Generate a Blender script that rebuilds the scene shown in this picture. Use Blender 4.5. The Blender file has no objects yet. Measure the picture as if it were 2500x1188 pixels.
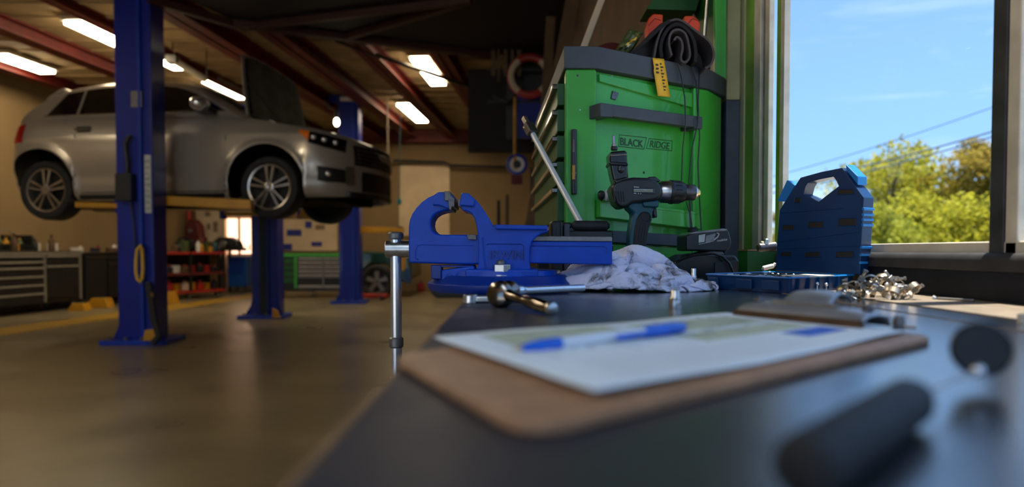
import bpy, bmesh, math, random
import numpy as np
from mathutils import Vector, Matrix, noise
random.seed(7)
S = bpy.context.scene
COL = S.collection
V = Vector
# ------------------------------------------------------------------ camera
F = 1600.0; CH = 0.947; PITCH = math.radians(1.6)
CY = 612 + F * math.tan(PITCH); CX = 1250.0
cd = bpy.data.cameras.new('camera'); cam = bpy.data.objects.new('camera', cd); COL.objects.link(cam)
cam.location = (0, 0, CH); cam.rotation_euler = (math.radians(90) - PITCH, 0, 0)
cd.sensor_width = 36; cd.lens = F / 2500 * 36; cd.shift_y = (CY - 594) / 2500
cd.clip_start = 0.02; cd.clip_end = 400
cd.dof.use_dof = True; cd.dof.focus_distance = 1.12; cd.dof.aperture_fstop = 3.4
S.camera = cam
# ------------------------------------------------------------------ sky, sun, exposure
S.view_settings.view_transform = 'Standard'; S.view_settings.look = 'None'
S.view_settings.exposure = 0.0; S.view_settings.gamma = 1.0; S.view_settings.use_curve_mapping = False
w = bpy.data.worlds.new('sky'); S.world = w; w.use_nodes = True
nt = w.node_tree; nt.nodes.clear()
def wn(t, **k):
    n = nt.nodes.new(t)
    for a, b in k.items(): setattr(n, a, b)
    return n
tc = wn('ShaderNodeTexCoord'); sx = wn('ShaderNodeSeparateXYZ'); nt.links.new(tc.outputs['Generated'], sx.inputs[0])
rp = wn('ShaderNodeValToRGB'); nt.links.new(sx.outputs['Z'], rp.inputs[0])
e = rp.color_ramp.elements
e[0].position = 0.0; e[0].color = (0.42, 0.62, 0.88, 1)
e[1].position = 0.42; e[1].color = (0.15, 0.29, 0.56, 1)
m = e.new(0.12); m.color = (0.22, 0.41, 0.72, 1)
mp = wn('ShaderNodeMapping'); mp.inputs['Scale'].default_value = (2.2, 2.2, 9.0); mp.inputs['Rotation'].default_value = (0.25, 0.12, 0.4)
nt.links.new(tc.outputs['Generated'], mp.inputs[0])
nz = wn('ShaderNodeTexNoise'); nz.inputs['Scale'].default_value = 1.6; nz.inputs['Detail'].default_value = 7; nz.inputs['Distortion'].default_value = 0.5
nt.links.new(mp.outputs[0], nz.inputs[0])
cr = wn('ShaderNodeValToRGB'); nt.links.new(nz.outputs[0], cr.inputs[0])
cr.color_ramp.elements[0].position = 0.55; cr.color_ramp.elements[0].color = (0, 0, 0, 1)
cr.color_ramp.elements[1].position = 0.85; cr.color_ramp.elements[1].color = (0.38, 0.38, 0.38, 1)
mx = wn('ShaderNodeMix', data_type='RGBA'); nt.links.new(cr.outputs[0], mx.inputs[0])
nt.links.new(rp.outputs[0], mx.inputs[6]); mx.inputs[7].default_value = (0.9, 0.95, 1.0, 1)
bg = wn('ShaderNodeBackground'); bg.inputs[1].default_value = 2.0
nt.links.new(mx.outputs[2], bg.inputs[0])
wo = wn('ShaderNodeOutputWorld'); nt.links.new(bg.outputs[0], wo.inputs[0])
SUN_ELEV = math.radians(74.8)
sd = bpy.data.lights.new('sun', 'SUN'); sd.energy = 14.0; sd.angle = 0.0093; sd.color = (1.0, 0.90, 0.76)
sun = bpy.data.objects.new('sun', sd); COL.objects.link(sun)
sun.rotation_euler = (V((-math.cos(SUN_ELEV) * 0.97, -math.cos(SUN_ELEV) * 0.24, -math.sin(SUN_ELEV)))).to_track_quat('-Z', 'Y').to_euler()
sun.location = (6, 0, 12)
LAMP_W = 30.0            # strength of the fluorescent tubes

# ------------------------------------------------------------------ projection helpers: pixel of the photo + a real depth -> a point
def ray(px, py):
    u = (px - CX) / F; v = (CY - py) / F
    return V((u, math.cos(PITCH) + v * math.sin(PITCH), -math.sin(PITCH) + v * math.cos(PITCH)))
def P(px, py, Y):
    d = ray(px, py); return V((0, 0, CH)) + d * (Y / d.y)
def G(px, py, z=0.0):
    d = ray(px, py); return V((0, 0, CH)) + d * ((z - CH) / d.z)
def RP(px, py, pt, n):
    d = ray(px, py); o = V((0, 0, CH)); return o + d * ((pt - o).dot(n) / d.dot(n))

# ------------------------------------------------------------------ materials
def hexc(h):
    h = h.lstrip('#'); c = [int(h[i:i+2], 16) / 255 for i in (0, 2, 4)]
    return tuple(x / 12.92 if x <= .04045 else ((x + .055) / 1.055) ** 2.4 for x in c)
def mat(name, col, rough=0.5, metal=0.0, var=0.15, vs=8.0, bump=0.0, bs=60.0, emit=None, es=1.0, col2=None, coat=0.0, spec=0.5, rvar=0.0, dist=0.002):
    if isinstance(col, str): col = hexc(col)
    if isinstance(col2, str): col2 = hexc(col2)
    m = bpy.data.materials.new(name); m.use_nodes = True; t = m.node_tree; n = t.nodes; b = n['Principled BSDF']
    b.inputs['Roughness'].default_value = rough; b.inputs['Metallic'].default_value = metal
    b.inputs['Coat Weight'].default_value = coat; b.inputs['Specular IOR Level'].default_value = spec
    co = n.new('ShaderNodeTexCoord')
    nz = n.new('ShaderNodeTexNoise'); nz.inputs['Scale'].default_value = vs; nz.inputs['Detail'].default_value = 6
    t.links.new(co.outputs['Object'], nz.inputs[0])
    rp = n.new('ShaderNodeValToRGB'); t.links.new(nz.outputs[0], rp.inputs[0])
    c2 = col2 if col2 else tuple(min(1, c * (1 + var)) for c in col)
    c1 = col if col2 else tuple(c * (1 - var) for c in col)
    rp.color_ramp.elements[0].position = .35; rp.color_ramp.elements[1].position = .68
    rp.color_ramp.elements[0].color = (*c1, 1); rp.color_ramp.elements[1].color = (*c2, 1)
    t.links.new(rp.outputs[0], b.inputs['Base Color'])
    if rvar:
        mr = n.new('ShaderNodeMapRange'); mr.inputs[1].default_value = .3; mr.inputs[2].default_value = .7
        mr.inputs[3].default_value = max(0, rough - rvar); mr.inputs[4].default_value = min(1, rough + rvar)
        t.links.new(nz.outputs[0], mr.inputs[0]); t.links.new(mr.outputs[0], b.inputs['Roughness'])
    if bump:
        n2 = n.new('ShaderNodeTexNoise'); n2.inputs['Scale'].default_value = bs; n2.inputs['Detail'].default_value = 4
        t.links.new(co.outputs['Object'], n2.inputs[0])
        bp = n.new('ShaderNodeBump'); bp.inputs['Strength'].default_value = bump; bp.inputs['Distance'].default_value = dist
        t.links.new(n2.outputs[0], bp.inputs['Height']); t.links.new(bp.outputs[0], b.inputs['Normal'])
    if emit:
        b.inputs['Emission Color'].default_value = (*emit, 1); b.inputs['Emission Strength'].default_value = es
    return m
M = {}
def mk(k, *a, **kw): M[k] = mat(k, *a, **kw); return M[k]
mk('vise_name', '#0b4fc4', .3)
mk('vise_blue', '#0745b4', .36, 0, .10, 30, bump=.25, bs=420, dist=.0006, spec=.35)
mk('vise_blue_dark', '#053088', .4, 0, .12, 30, bump=.25, bs=420, dist=.0006)
mk('steel', (.55, .54, .52), .28, 1, .12, 60, bump=.1, bs=300, dist=.0003)
mk('chrome', (.80, .81, .84), .22, .85, .06, 40)
mk('dark_chrome', (.25, .22, .20), .16, 1, .1, 40)
mk('jaw_steel', (.13, .12, .12), .35, .8, .2, 200, bump=.4, bs=900, dist=.0005)
mk('worn_steel', (.22, .21, .20), .42, .7, .2, 60, bump=.1)
mk('green', '#3aa236', .34, 0, .10, 10, coat=.3)
mk('green_dark', '#14501d', .4, 0, .2, 10)
mk('trim_grey', '#3c4048', .55, 0, .12, 30, bump=.2, bs=500, dist=.0005)
mk('black', (.010, .010, .011), .45, 0, .3, 20)
mk('black_plastic', (.012, .013, .015), .38, 0, .3, 40, bump=.15, bs=600, dist=.0004)
mk('black_rubber', (.014, .014, .015), .7, 0, .3, 40, bump=.3, bs=300, dist=.0006)
mk('black_gloss', (.012, .012, .012), .2, 0, .3, 20)
mk('teal', '#0b4a58', .45, 0, .15, 30)
mk('bench', (.014, .015, .021), .31, 0, .5, 14, bump=.08, bs=90, dist=.0005, rvar=.06, spec=.85)
mk('alu_bar', (.86, .87, .88), .38, .45, .05, 40)
mk('bench_edge', '#8a6a48', .6, 0, .3, 30)
mk('dust_board', '#6e6252', .7, 0, .25, 50, bump=.5, bs=260, dist=.001)
mk('upstand', (.004, .006, .012), .55, 0, .4, 30, bump=.1, spec=.2)
mk('alu', (.66, .60, .50), .5, .3, .15, 20)  # sunlight on the window frames is put into this pale cream
mk('alu_dark', (.035, .038, .045), .5, .3, .3, 30, bump=.2)
mk('cream', '#b9b48c', .6, 0, .12, 12, bump=.15, bs=60)
mk('grey_blue', '#4f5666', .6, 0, .12, 20, bump=.15)
mk('olive_green', '#77a832', .4, 0, .3, 6)
mk('post_blue', '#061f8c', .35, 0, .12, 3, coat=.2)
mk('post_blue2', '#0b35a8', .35, 0, .12, 3)
mk('yellow', '#c08a12', .45, 0, .15, 5)
mk('yellow_bright', '#d9b032', .5, 0, .1, 5)
mk('wall', '#8c7450', .85, 0, .10, 1.2, bump=.1, bs=8)
mk('wall_pale', '#dcc4a2', .8, 0, .12, 2.0)  # also carries the strong light on patches of the back wall
mk('ceiling', '#a89068', .8, 0, .18, 2.5)
mk('beam', '#6a1c12', .6, 0, .25, 4)
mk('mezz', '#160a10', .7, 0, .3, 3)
mk('brown_bar', '#3c1c16', .6, 0, .25, 4)
mk('floor', '#7f745c', .31, 0, .22, 1.3, bump=.5, bs=2.2, rvar=.04, spec=.5, dist=.012)
mk('floor_line', '#b08a2e', .45, 0, .25, 3)
mk('paint', (.46, .42, .365), .30, .5, .03, 3, coat=.6)
mk('glass_dark', (.006, .006, .007), .06, 0, .1, 3, spec=.7)
mk('tyre', (.012, .012, .013), .75, 0, .3, 20)
mk('rim', (.42, .40, .38), .25, .9, .06, 10)
mk('rim_dark', (.01, .01, .01), .6, .2, .1, 10)
mk('amber', '#d9661a', .25, 0, .1, 10, emit=(.8, .25, .03), es=.05)
mk('tail_red', '#a81414', .2, 0, .2, 10)
mk('red', '#a02418', .5, 0, .15, 6)
mk('red_dark', '#5c1212', .6, 0, .2, 6)
mk('white', '#d8d4cc', .5, 0, .08, 8)
mk('case_blue', '#04325f', .33, 0, .12, 20, bump=.15, bs=300, dist=.0005)
mk('case_blue_bright', '#0f74c0', .35, 0, .10, 20)  # brighter copy of the case blue; light on its edges put into colour
mk('blue_cab', '#0c4a9c', .4, 0, .1, 4)
mk('pen_blue', '#1263d8', .25, 0, .08, 30)
mk('pen_white', '#dfe3e8', .25, 0, .04, 30)
mk('hardboard', '#a9805f', .55, 0, .16, 60, bump=.2, bs=400, dist=.0003)
mk('hardboard_edge', '#3c2417', .7, 0, .3, 90)
mk('paper', '#eaf4f8', .7, 0, .02, 30)
mk('paper_green', '#c3ccae', .7, 0, .10, 60)
mk('ink_blue', '#2c66cf', .6, 0, .05, 60)
mk('ink_grey', '#8d97a0', .7, 0, .1, 60)
mk('clip', (.42, .42, .44), .36, .6, .15, 40, bump=.1)
mk('clip_brown', '#4a3320', .5, .3, .3, 60)
mk('towel_stain', '#2c2320', .95, 0, .3, 60)
mk('jacket', '#151013', .85, 0, .3, 30, bump=.5, bs=300)
mk('jacket_lining', '#4a4344', .9, 0, .15, 60, bump=.4, bs=400)
mk('orange', '#e2481e', .4, 0, .12, 20)
mk('tag_yellow', '#e8b021', .5, 0, .10, 30)
mk('ink_dark', '#3a2a10', .6, 0, .1, 30)
mk('logo', '#123a1e', .5, 0, .1, 30)
mk('grass', '#55622c', .9, 0, .35, .6)
mk('yard', '#b5b0a4', .9, 0, .12, .6)
mk('bark', '#5b4a36', .9, 0, .3, 6, bump=.5, bs=20)
mk('leaf_a', '#a6a234', .6, 0, .40, 1.3)
mk('leaf_b', '#979a38', .6, 0, .40, 1.3)
mk('leaf_c', '#9c8a3c', .7, 0, .35, 1.3)
mk('wire', '#3a4a66', .7)
mk('bottle_green', '#46522a', .4, 0, .3, 6)
mk('cab_edge', (.30, .27, .22), .5, .3, .1, 10)
mk('ledge', (.018, .018, .020), .6, 0, .4, 30)
mk('band_metal', (.50, .43, .33), .32, .9, .2, 60)
mk('lamp_case', '#c8c0a8', .5)
mk('lamp_tube', (.9, .8, .6), .5, emit=(1.0, .82, .55), es=LAMP_W)
mk('fill_tube', (.8, .85, .9), .5, emit=(.66, .80, 1.0), es=8.0)  # glow of the added fill battens
mk('door_glow', (.6, .45, .35), .6, emit=(1.0, .62, .42), es=2.6)
mk('pale_door', '#c9b49a', .6, 0, .1, 3)
mk('brass', (.75, .5, .22), .3, 1, .1, 40)
mk('label_white', '#bdbdb8', .5, 0, .15, 60)
mk('engine', (.008, .007, .006), .85, 0, .4, 8, bump=.5, bs=14, dist=.01, spec=.08)
mk('car_green', '#0e3a34', .3, 0, .15, 3, coat=.4)
mk('teal_bright', '#14707c', .5)
mk('poster', '#8f7a63', .8, 0, .35, 9)
mk('wood_dark', '#5b452c', .7, 0, .25, 6)
for k in ('leaf_a', 'leaf_b', 'leaf_c'):
    t_ = M[k].node_tree; tl = t_.nodes.new('ShaderNodeBsdfTranslucent'); ms = t_.nodes.new('ShaderNodeMixShader'); ms.inputs[0].default_value = .42
    pb = t_.nodes['Principled BSDF']; t_.links.new(pb.inputs['Base Color'].links[0].from_socket, tl.inputs[0]); ou = t_.nodes['Material Output']
    t_.links.new(pb.outputs[0], ms.inputs[1]); t_.links.new(tl.outputs[0], ms.inputs[2]); t_.links.new(ms.outputs[0], ou.inputs[0])
    b = M[k].node_tree.nodes['Principled BSDF']
    b.inputs['Specular IOR Level'].default_value = 0.1
def glass_mat(name, rough=.02, k=.07):
    m = bpy.data.materials.new(name); m.use_nodes = True; t = m.node_tree; t.nodes.clear()
    tr = t.nodes.new('ShaderNodeBsdfTransparent'); tr.inputs[0].default_value = (.95, .97, .98, 1)
    gl = t.nodes.new('ShaderNodeBsdfGlossy'); gl.inputs['Roughness'].default_value = rough
    fr = t.nodes.new('ShaderNodeLayerWeight'); fr.inputs[0].default_value = .12
    mx = t.nodes.new('ShaderNodeMixShader'); o = t.nodes.new('ShaderNodeOutputMaterial')
    mm = t.nodes.new('ShaderNodeMath'); mm.operation = 'MULTIPLY'; mm.inputs[1].default_value = .22; t.links.new(fr.outputs['Facing'], mm.inputs[0]); t.links.new(mm.outputs[0], mx.inputs[0]); t.links.new(tr.outputs[0], mx.inputs[1]); t.links.new(gl.outputs[0], mx.inputs[2]); t.links.new(mx.outputs[0], o.inputs[0])
    return m
M['window_glass'] = glass_mat('window_glass')

# ------------------------------------------------------------------ mesh builder
class MB:
    def __init__(s, T=None): s.v = []; s.f = []; s.T = T
    def add(s, vs, fs):
        b = len(s.v)
        s.v += [ (s.T @ V(p)) if s.T else V(p) for p in vs ]
        s.f += [tuple(i + b for i in f) for f in fs]; return s
    def box(s, c, d, R=None):
        c = V(c); h = V(d) / 2
        vs = []
        for x in (-1, 1):
            for y in (-1, 1):
                for z in (-1, 1):
                    q = V((x * h.x, y * h.y, z * h.z)); vs.append(c + (R @ q if R else q))
        return s.add(vs, [(0, 1, 3, 2), (4, 6, 7, 5), (0, 4, 5, 1), (2, 3, 7, 6), (0, 2, 6, 4), (1, 5, 7, 3)])
    def bb(s, a, b): a = V(a); b = V(b); return s.box((a + b) / 2, (abs(b.x - a.x), abs(b.y - a.y), abs(b.z - a.z)))
    def lathe(s, o, d, prof, n=20, caps=True):
        o = V(o); d = V(d).normalized(); a = d.orthogonal().normalized(); b = d.cross(a)
        vs = []; fs = []
        for (t, r) in prof:
            for i in range(n):
                an = 2 * math.pi * i / n; vs.append(o + d * t + (a * math.cos(an) + b * math.sin(an)) * max(r, 1e-5))
        for k in range(len(prof) - 1):
            for i in range(n):
                j = (i + 1) % n; fs.append((k * n + i, k * n + j, (k + 1) * n + j, (k + 1) * n + i))
        if caps:
            fs.append(tuple(reversed(range(n)))); fs.append(tuple(range((len(prof) - 1) * n, len(prof) * n)))
        return s.add(vs, fs)
    def cyl(s, p, q, r0, r1=None, n=16):
        p = V(p); q = V(q); L = (q - p).length
        return s.lathe(p, q - p, [(0, r0), (L, r0 if r1 is None else r1)], n)
    def rod(s, p, q, r, n=16, c=.3):
        p = V(p); q = V(q); L = (q - p).length; c *= r
        return s.lathe(p, q - p, [(0, r - c), (c, r), (L - c, r), (L, r - c)], n)
    def tube(s, pts, r, n=8, closed=False):
        pts = [V(p) for p in pts]; N = len(pts); vs = []; fs = []; up = V((0.13, 0.21, 1)).normalized(); pa = None
        for i, p in enumerate(pts):
            t = (pts[(i + 1) % N] - pts[i - 1]) if closed else (pts[min(i + 1, N - 1)] - pts[max(i - 1, 0)])
            t.normalize()
            a = (pa - t * pa.dot(t)) if pa is not None else t.cross(up)
            if a.length < 1e-6: a = t.orthogonal()
            a.normalize(); pa = a; b = t.cross(a); rr = r[i] if isinstance(r, (list, tuple)) else r
            for k in range(n):
                an = 2 * math.pi * k / n; vs.append(p + (a * math.cos(an) + b * math.sin(an)) * rr)
        for i in range(N if closed else N - 1):
            for k in range(n):
                j = (k + 1) % n; i2 = (i + 1) % N; fs.append((i * n + k, i * n + j, i2 * n + j, i2 * n + k))
        if not closed: fs.append(tuple(reversed(range(n)))); fs.append(tuple(range((N - 1) * n, N * n)))
        return s.add(vs, fs)
    def prism(s, pts, ext):
        """closed polygon pts (3D, planar) extruded by the vector ext"""
        n = len(pts); a = [V(p) for p in pts]; e = V(ext); b = [p + e for p in a]
        fs = [tuple(range(n)), tuple(reversed(range(n, 2 * n)))] + [(i, i + n, (i + 1) % n + n, (i + 1) % n) for i in range(n)]
        return s.add(a + b, fs)
    def ball(s, c, r, n=14, sq=(1, 1, 1)):
        c = V(c); vs = []; fs = []; m = max(6, n // 2 + 1)
        for i in range(m + 1):
            th = math.pi * i / m
            for k in range(n):
                ph = 2 * math.pi * k / n
                vs.append(c + V((r * sq[0] * math.sin(th) * math.cos(ph), r * sq[1] * math.sin(th) * math.sin(ph), r * sq[2] * math.cos(th))))
        for i in range(m):
            for k in range(n):
                j = (k + 1) % n; fs.append((i * n + k, (i + 1) * n + k, (i + 1) * n + j, i * n + j))
        return s.add(vs, fs)
    def grid(s, fn, nu, nv, closed=False):
        vs = [fn(i / (nu - 1), j / (nv - 1)) for i in range(nu) for j in range(nv)]
        return s.add(vs, [(i * nv + j, (i + 1) * nv + j, (i + 1) * nv + j + 1, i * nv + j + 1) for i in range(nu - 1) for j in range(nv - 1)])
    def build(s, name, m, parent=None, smooth=False, bevel=0, seg=2, label=None, weld=True, solid=0, sub=0):
        o0 = V((0, 0, 0))
        if parent is not None:
            q = parent
            while q is not None: o0 = o0 + V(q.location); q = q.parent
            loc = V((0, 0, 0)); sh = o0
        else:
            xs = [p for p in s.v]; lo = V((min(p.x for p in xs), min(p.y for p in xs), min(p.z for p in xs))); hi = V((max(p.x for p in xs), max(p.y for p in xs), max(p.z for p in xs)))
            sh = V(((lo.x + hi.x) / 2, (lo.y + hi.y) / 2, lo.z)); loc = sh
        me = bpy.data.meshes.new(name)
        bm = bmesh.new(); bv = [bm.verts.new(p - sh) for p in s.v]
        for f in s.f:
            try: bm.faces.new([bv[i] for i in f])
            except ValueError: pass
        if weld: bmesh.ops.remove_doubles(bm, verts=bm.verts, dist=1e-6)
        bmesh.ops.recalc_face_normals(bm, faces=bm.faces)
        for f in bm.faces: f.smooth = smooth
        bm.to_mesh(me); bm.free()
        if isinstance(m, str): m = M[m]
        me.materials.append(m)
        o = bpy.data.objects.new(name, me); COL.objects.link(o); o.location = loc
        if parent is not None: o.parent = parent
        if solid:
            d = o.modifiers.new('solid', 'SOLIDIFY'); d.thickness = solid; d.offset = 0
        if bevel:
            d = o.modifiers.new('bevel', 'BEVEL'); d.width = bevel; d.segments = seg; d.limit_method = 'ANGLE'; d.angle_limit = math.radians(35)
            for p in me.polygons: p.use_smooth = True
            d.harden_normals = True
        if sub:
            d = o.modifiers.new('sub', 'SUBSURF'); d.levels = sub; d.render_levels = sub
        if smooth and not sub and not bevel:
            try: me.set_sharp_from_angle(angle=math.radians(42))
            except Exception: pass
        if label: o['label'] = label
        return o
def tag(o, label, cat, group=None, kind=None):
    o['label'] = label; o['category'] = cat
    if group: o['group'] = group
    if kind: o['kind'] = kind
    return o
def struct(o): o['kind'] = 'structure'; return o
def thing(name, label, cat, loc, group=None):
    o = bpy.data.objects.new(name, None); COL.objects.link(o); o.location = V(loc); o.empty_display_size = .05
    return tag(o, label, cat, group)
def dup(root, loc, label=None, rot=None, scale=None):
    def cp(o, par):
        c = o.copy(); COL.objects.link(c)
        if par is not None: c.parent = par
        for ch in [x for x in KIDS.get(o.name, [])]: cp(ch, c)
        return c
    KIDS = {}
    for x in root.children_recursive: KIDS.setdefault(x.parent.name, []).append(x)
    r = cp(root, None); r.location = V(loc)
    if label: r['label'] = label
    if rot is not None: r.rotation_euler = rot
    if scale is not None: r.scale = scale
    return r
def px_prism(pts, Y, th):
    return MB().prism([P(x, y, Y) for x, y in pts], (0, th, 0))
def arc(cx, cy, rx, ry, a0, a1, n):
    return [(cx + rx * math.cos(math.radians(a0 + (a1 - a0) * i / (n - 1))), cy - ry * math.sin(math.radians(a0 + (a1 - a0) * i / (n - 1)))) for i in range(n)]
def text_obj(body, name, m, parent, org, xd, yd, height, width=None, depth=.0006, bold=.0, shear=0):
    cu = bpy.data.curves.new(name, 'FONT'); cu.body = body; cu.size = 1; cu.extrude = 0; cu.offset = bold; cu.shear = shear
    t = bpy.data.objects.new('tmp_text', cu); COL.objects.link(t)
    bpy.context.view_layer.update(); dg = bpy.context.evaluated_depsgraph_get()
    me = bpy.data.meshes.new_from_object(t.evaluated_get(dg)); bpy.data.objects.remove(t); bpy.data.curves.remove(cu)
    xs = [v.co.x for v in me.vertices]; ys = [v.co.y for v in me.vertices]
    x0, x1, y0, y1 = min(xs), max(xs), min(ys), max(ys); sy = height / (y1 - y0); sxx = (width / (x1 - x0)) if width else sy
    xd = V(xd).normalized(); yd = V(yd).normalized(); zd = xd.cross(yd)
    mb = MB(); org = V(org)
    base = [org + xd * ((v.co.x - x0) * sxx) + yd * ((v.co.y - y0) * sy) for v in me.vertices]
    n = len(base); fs = [tuple(p.vertices) for p in me.polygons]
    ed = {}
    for f in fs:
        for i in range(len(f)): k = (f[i], f[(i + 1) % len(f)]); ed[k] = 1
    side = [(a + n, b + n, b, a) for (a, b) in ed if (b, a) not in ed]
    mb.add([p + zd * depth for p in base] + base, fs + side)
    bpy.data.meshes.remove(me)
    return mb.build(name, m, parent)

def worn_bench():
    m = M['bench']; t = m.node_tree; n = t.nodes; b = n['Principled BSDF']; co = n.new('ShaderNodeTexCoord')
    nz = n.new('ShaderNodeTexNoise'); nz.inputs['Scale'].default_value = 9; nz.inputs['Detail'].default_value = 7; nz.inputs['Roughness'].default_value = .6; t.links.new(co.outputs['Object'], nz.inputs[0])
    r = n.new('ShaderNodeValToRGB'); t.links.new(nz.outputs[0], r.inputs[0]); r.color_ramp.elements[0].position = .58; r.color_ramp.elements[1].position = .74
    r.color_ramp.elements[0].color = (0, 0, 0, 1); r.color_ramp.elements[1].color = (.55, .55, .55, 1)
    # the long front edge, where hands and work rub, has lost its gloss
    sp = n.new('ShaderNodeSeparateXYZ'); t.links.new(co.outputs['Object'], sp.inputs[0])
    ad = n.new('ShaderNodeMath'); ad.operation = 'MULTIPLY_ADD'; t.links.new(nz.outputs[0], ad.inputs[0]); ad.inputs[1].default_value = .22; t.links.new(sp.outputs['X'], ad.inputs[2])
    mr = n.new('ShaderNodeMapRange'); t.links.new(ad.outputs[0], mr.inputs[0]); mr.inputs[1].default_value = -.22; mr.inputs[2].default_value = .03; mr.inputs[3].default_value = .52; mr.inputs[4].default_value = .26
    t.links.new(mr.outputs[0], b.inputs['Roughness'])
    m2 = n.new('ShaderNodeMapRange'); t.links.new(mr.outputs[0], m2.inputs[0]); m2.inputs[1].default_value = .50; m2.inputs[2].default_value = .26; m2.inputs[3].default_value = .15; m2.inputs[4].default_value = 1.0
    t.links.new(m2.outputs[0], b.inputs['Specular IOR Level']); 
    m3 = n.new('ShaderNodeMapRange'); t.links.new(mr.outputs[0], m3.inputs[0]); m3.inputs[1].default_value = .45; m3.inputs[2].default_value = .26; m3.inputs[3].default_value = 0; m3.inputs[4].default_value = 1.0
    t.links.new(m3.outputs[0], b.inputs['Coat Weight']); b.inputs['Coat Roughness'].default_value = .25; b.inputs['Coat IOR'].default_value = 1.6
    wc = n.new('ShaderNodeMix'); wc.data_type = 'RGBA'; t.links.new(m3.outputs[0], wc.inputs[0]); wc.inputs[6].default_value = (.040, .038, .044, 1); t.links.new(b.inputs['Base Color'].links[0].from_socket, wc.inputs[7])
    mx = n.new('ShaderNodeMix'); mx.data_type = 'RGBA'; t.links.new(r.outputs[0], mx.inputs[0])
    t.links.new(wc.outputs[2], mx.inputs[6]); mx.inputs[7].default_value = (.15, .105, .075, 1); t.links.new(mx.outputs[2], b.inputs['Base Color'])
worn_bench()
# ------------------------------------------------------------------ the building
WX = 0.565            # inner face of the window wall
BT = CH - 0.06        # top of the workbench
CEIL = 3.76
U = V((0.081, 1, 0)).normalized()          # the beams run this way
def sbox(name, a, b, m, bevel=0, parent=None): return struct(MB().bb(a, b).build(name, m, parent, bevel=bevel)) if parent is None else MB().bb(a, b).build(name, m, parent, bevel=bevel)
struct(MB().bb((-14, -6, -0.1), (WX + .12, 17.0, 0)).build('floor', 'floor'))
fl = MB(); a0 = G(-120, 838); a1 = G(700, 713); fl.prism([a0, G(-120, 818), G(700, 706), a1], (0, 0, .003)); struct(fl.build('trim_1', 'floor_line'))
struct(MB().bb((-14, 15.5, 0), (WX + .12, 15.7, CEIL + .3)).build('wall_back', 'wall'))
# left wall runs along the beams' direction
lw = G(0, 775); lw = V((lw.x - .70, lw.y, 0))
l0 = lw - U * 14; l1 = lw + U * ((15.5 - lw.y) / U.y)
struct(MB().prism([l0, l1, l1 + V((-.2, 0, 0)), l0 + V((-.2, 0, 0))], (0, 0, CEIL + .3)).build('wall_left', 'wall'))
# ceiling slab and roof
struct(MB().bb((-14, -6, CEIL), (WX + .12, 17, CEIL + .08)).build('ceiling', 'ceiling'))
# corrugation seams of the ceiling sheets, seen between the beams
cb = MB()
for i in range(26):
    y = 4.4 + i * .44; cb.bb((-9, y, CEIL - .022), (WX, y + .05, CEIL + .01))
struct(cb.build('trim_2', 'ceiling'))
# right wall: solid beyond the window and above it, window run beside the bench and behind the camera
HEAD = BT + .90; SILL = BT + .052; JAMB = 1.42
struct(MB().bb((WX, 1.78, 0), (WX + .11, 17, CEIL)).build('wall_right', 'wood_dark'))
struct(MB().bb((WX, -6, 0), (WX + .11, 1.78, SILL - .012)).build('wall_right.001', 'upstand'))
struct(MB().bb((WX, -6, HEAD), (WX + .11, 1.78, CEIL)).build('wall_right.002', 'wall'))
# wall behind the camera; unseen roller doorway widened to let in more daylight
struct(MB().bb((-14, -6.1, 0), (-8.2, -6, CEIL)).build('wall_rear', 'wall'))
struct(MB().bb((-.2, -6.1, 0), (WX + .11, -6, CEIL)).build('wall_rear.001', 'wall'))
struct(MB().bb((-8.2, -6.1, 3.4), (-.2, -6, CEIL)).build('wall_rear.002', 'wall'))
# steel beams of the roof
hz = CEIL - .03
for i, (pxx, wd, dp) in enumerate([(676, .24, .16), (800, .14, .10), (929, .30, .20), (1010, .26, .18), (1105, .24, .18), (1205, .22, .18), (520, .22, .14)]):
    e = P(pxx, 325, 15.45); e = V((e.x, 15.45, hz)); s0 = e - U * 13.5
    o = V((wd / 2, 0, 0))
    # an I-shaped profile: two flanges and a web
    mb = MB()
    for (h0, h1, ww) in ((0, .02, wd), (-dp, -dp + .02, wd), (-dp, 0, .03)):
        oo = V((ww / 2, 0, 0)); mb.prism([s0 - oo + V((0, 0, h0)), s0 + oo + V((0, 0, h0)), e + oo + V((0, 0, h0)), e - oo + V((0, 0, h0))], (0, 0, h1 - h0))
    b = mb.build('roof_beam', 'beam'); struct(b)
struct(MB().bb((-9, 15.2, CEIL - .30), (WX, 15.48, CEIL - .02)).build('roof_beam.007', 'beam'))
# dark mezzanine over the near bay
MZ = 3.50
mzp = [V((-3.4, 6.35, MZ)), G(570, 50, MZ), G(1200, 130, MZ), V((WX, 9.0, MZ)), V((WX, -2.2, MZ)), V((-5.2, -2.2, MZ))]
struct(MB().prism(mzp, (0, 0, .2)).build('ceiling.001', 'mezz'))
for (p, q, wd) in [((570, 50), (1210, 131), .10), ((590, 60), (1150, -8), .07), ((850, 82), (1130, -2), .07), ((360, -10), (572, 52), .08)]:
    a = G(*p, MZ - .005); b = G(*q, MZ - .005); d = (b - a).normalized(); n = V((-d.y, d.x, 0)) * wd / 2
    struct(MB().prism([a - n, a + n, b + n, b - n], (0, 0, -.07)).build('roof_brace', 'brown_bar'))
# dark sheet-metal end panel hanging at the right, ahead of the back wall
struct(MB().bb((-.62, 9.3, 2.35), (WX, 9.45, MZ)).build('trim_3', 'mezz'))
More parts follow.
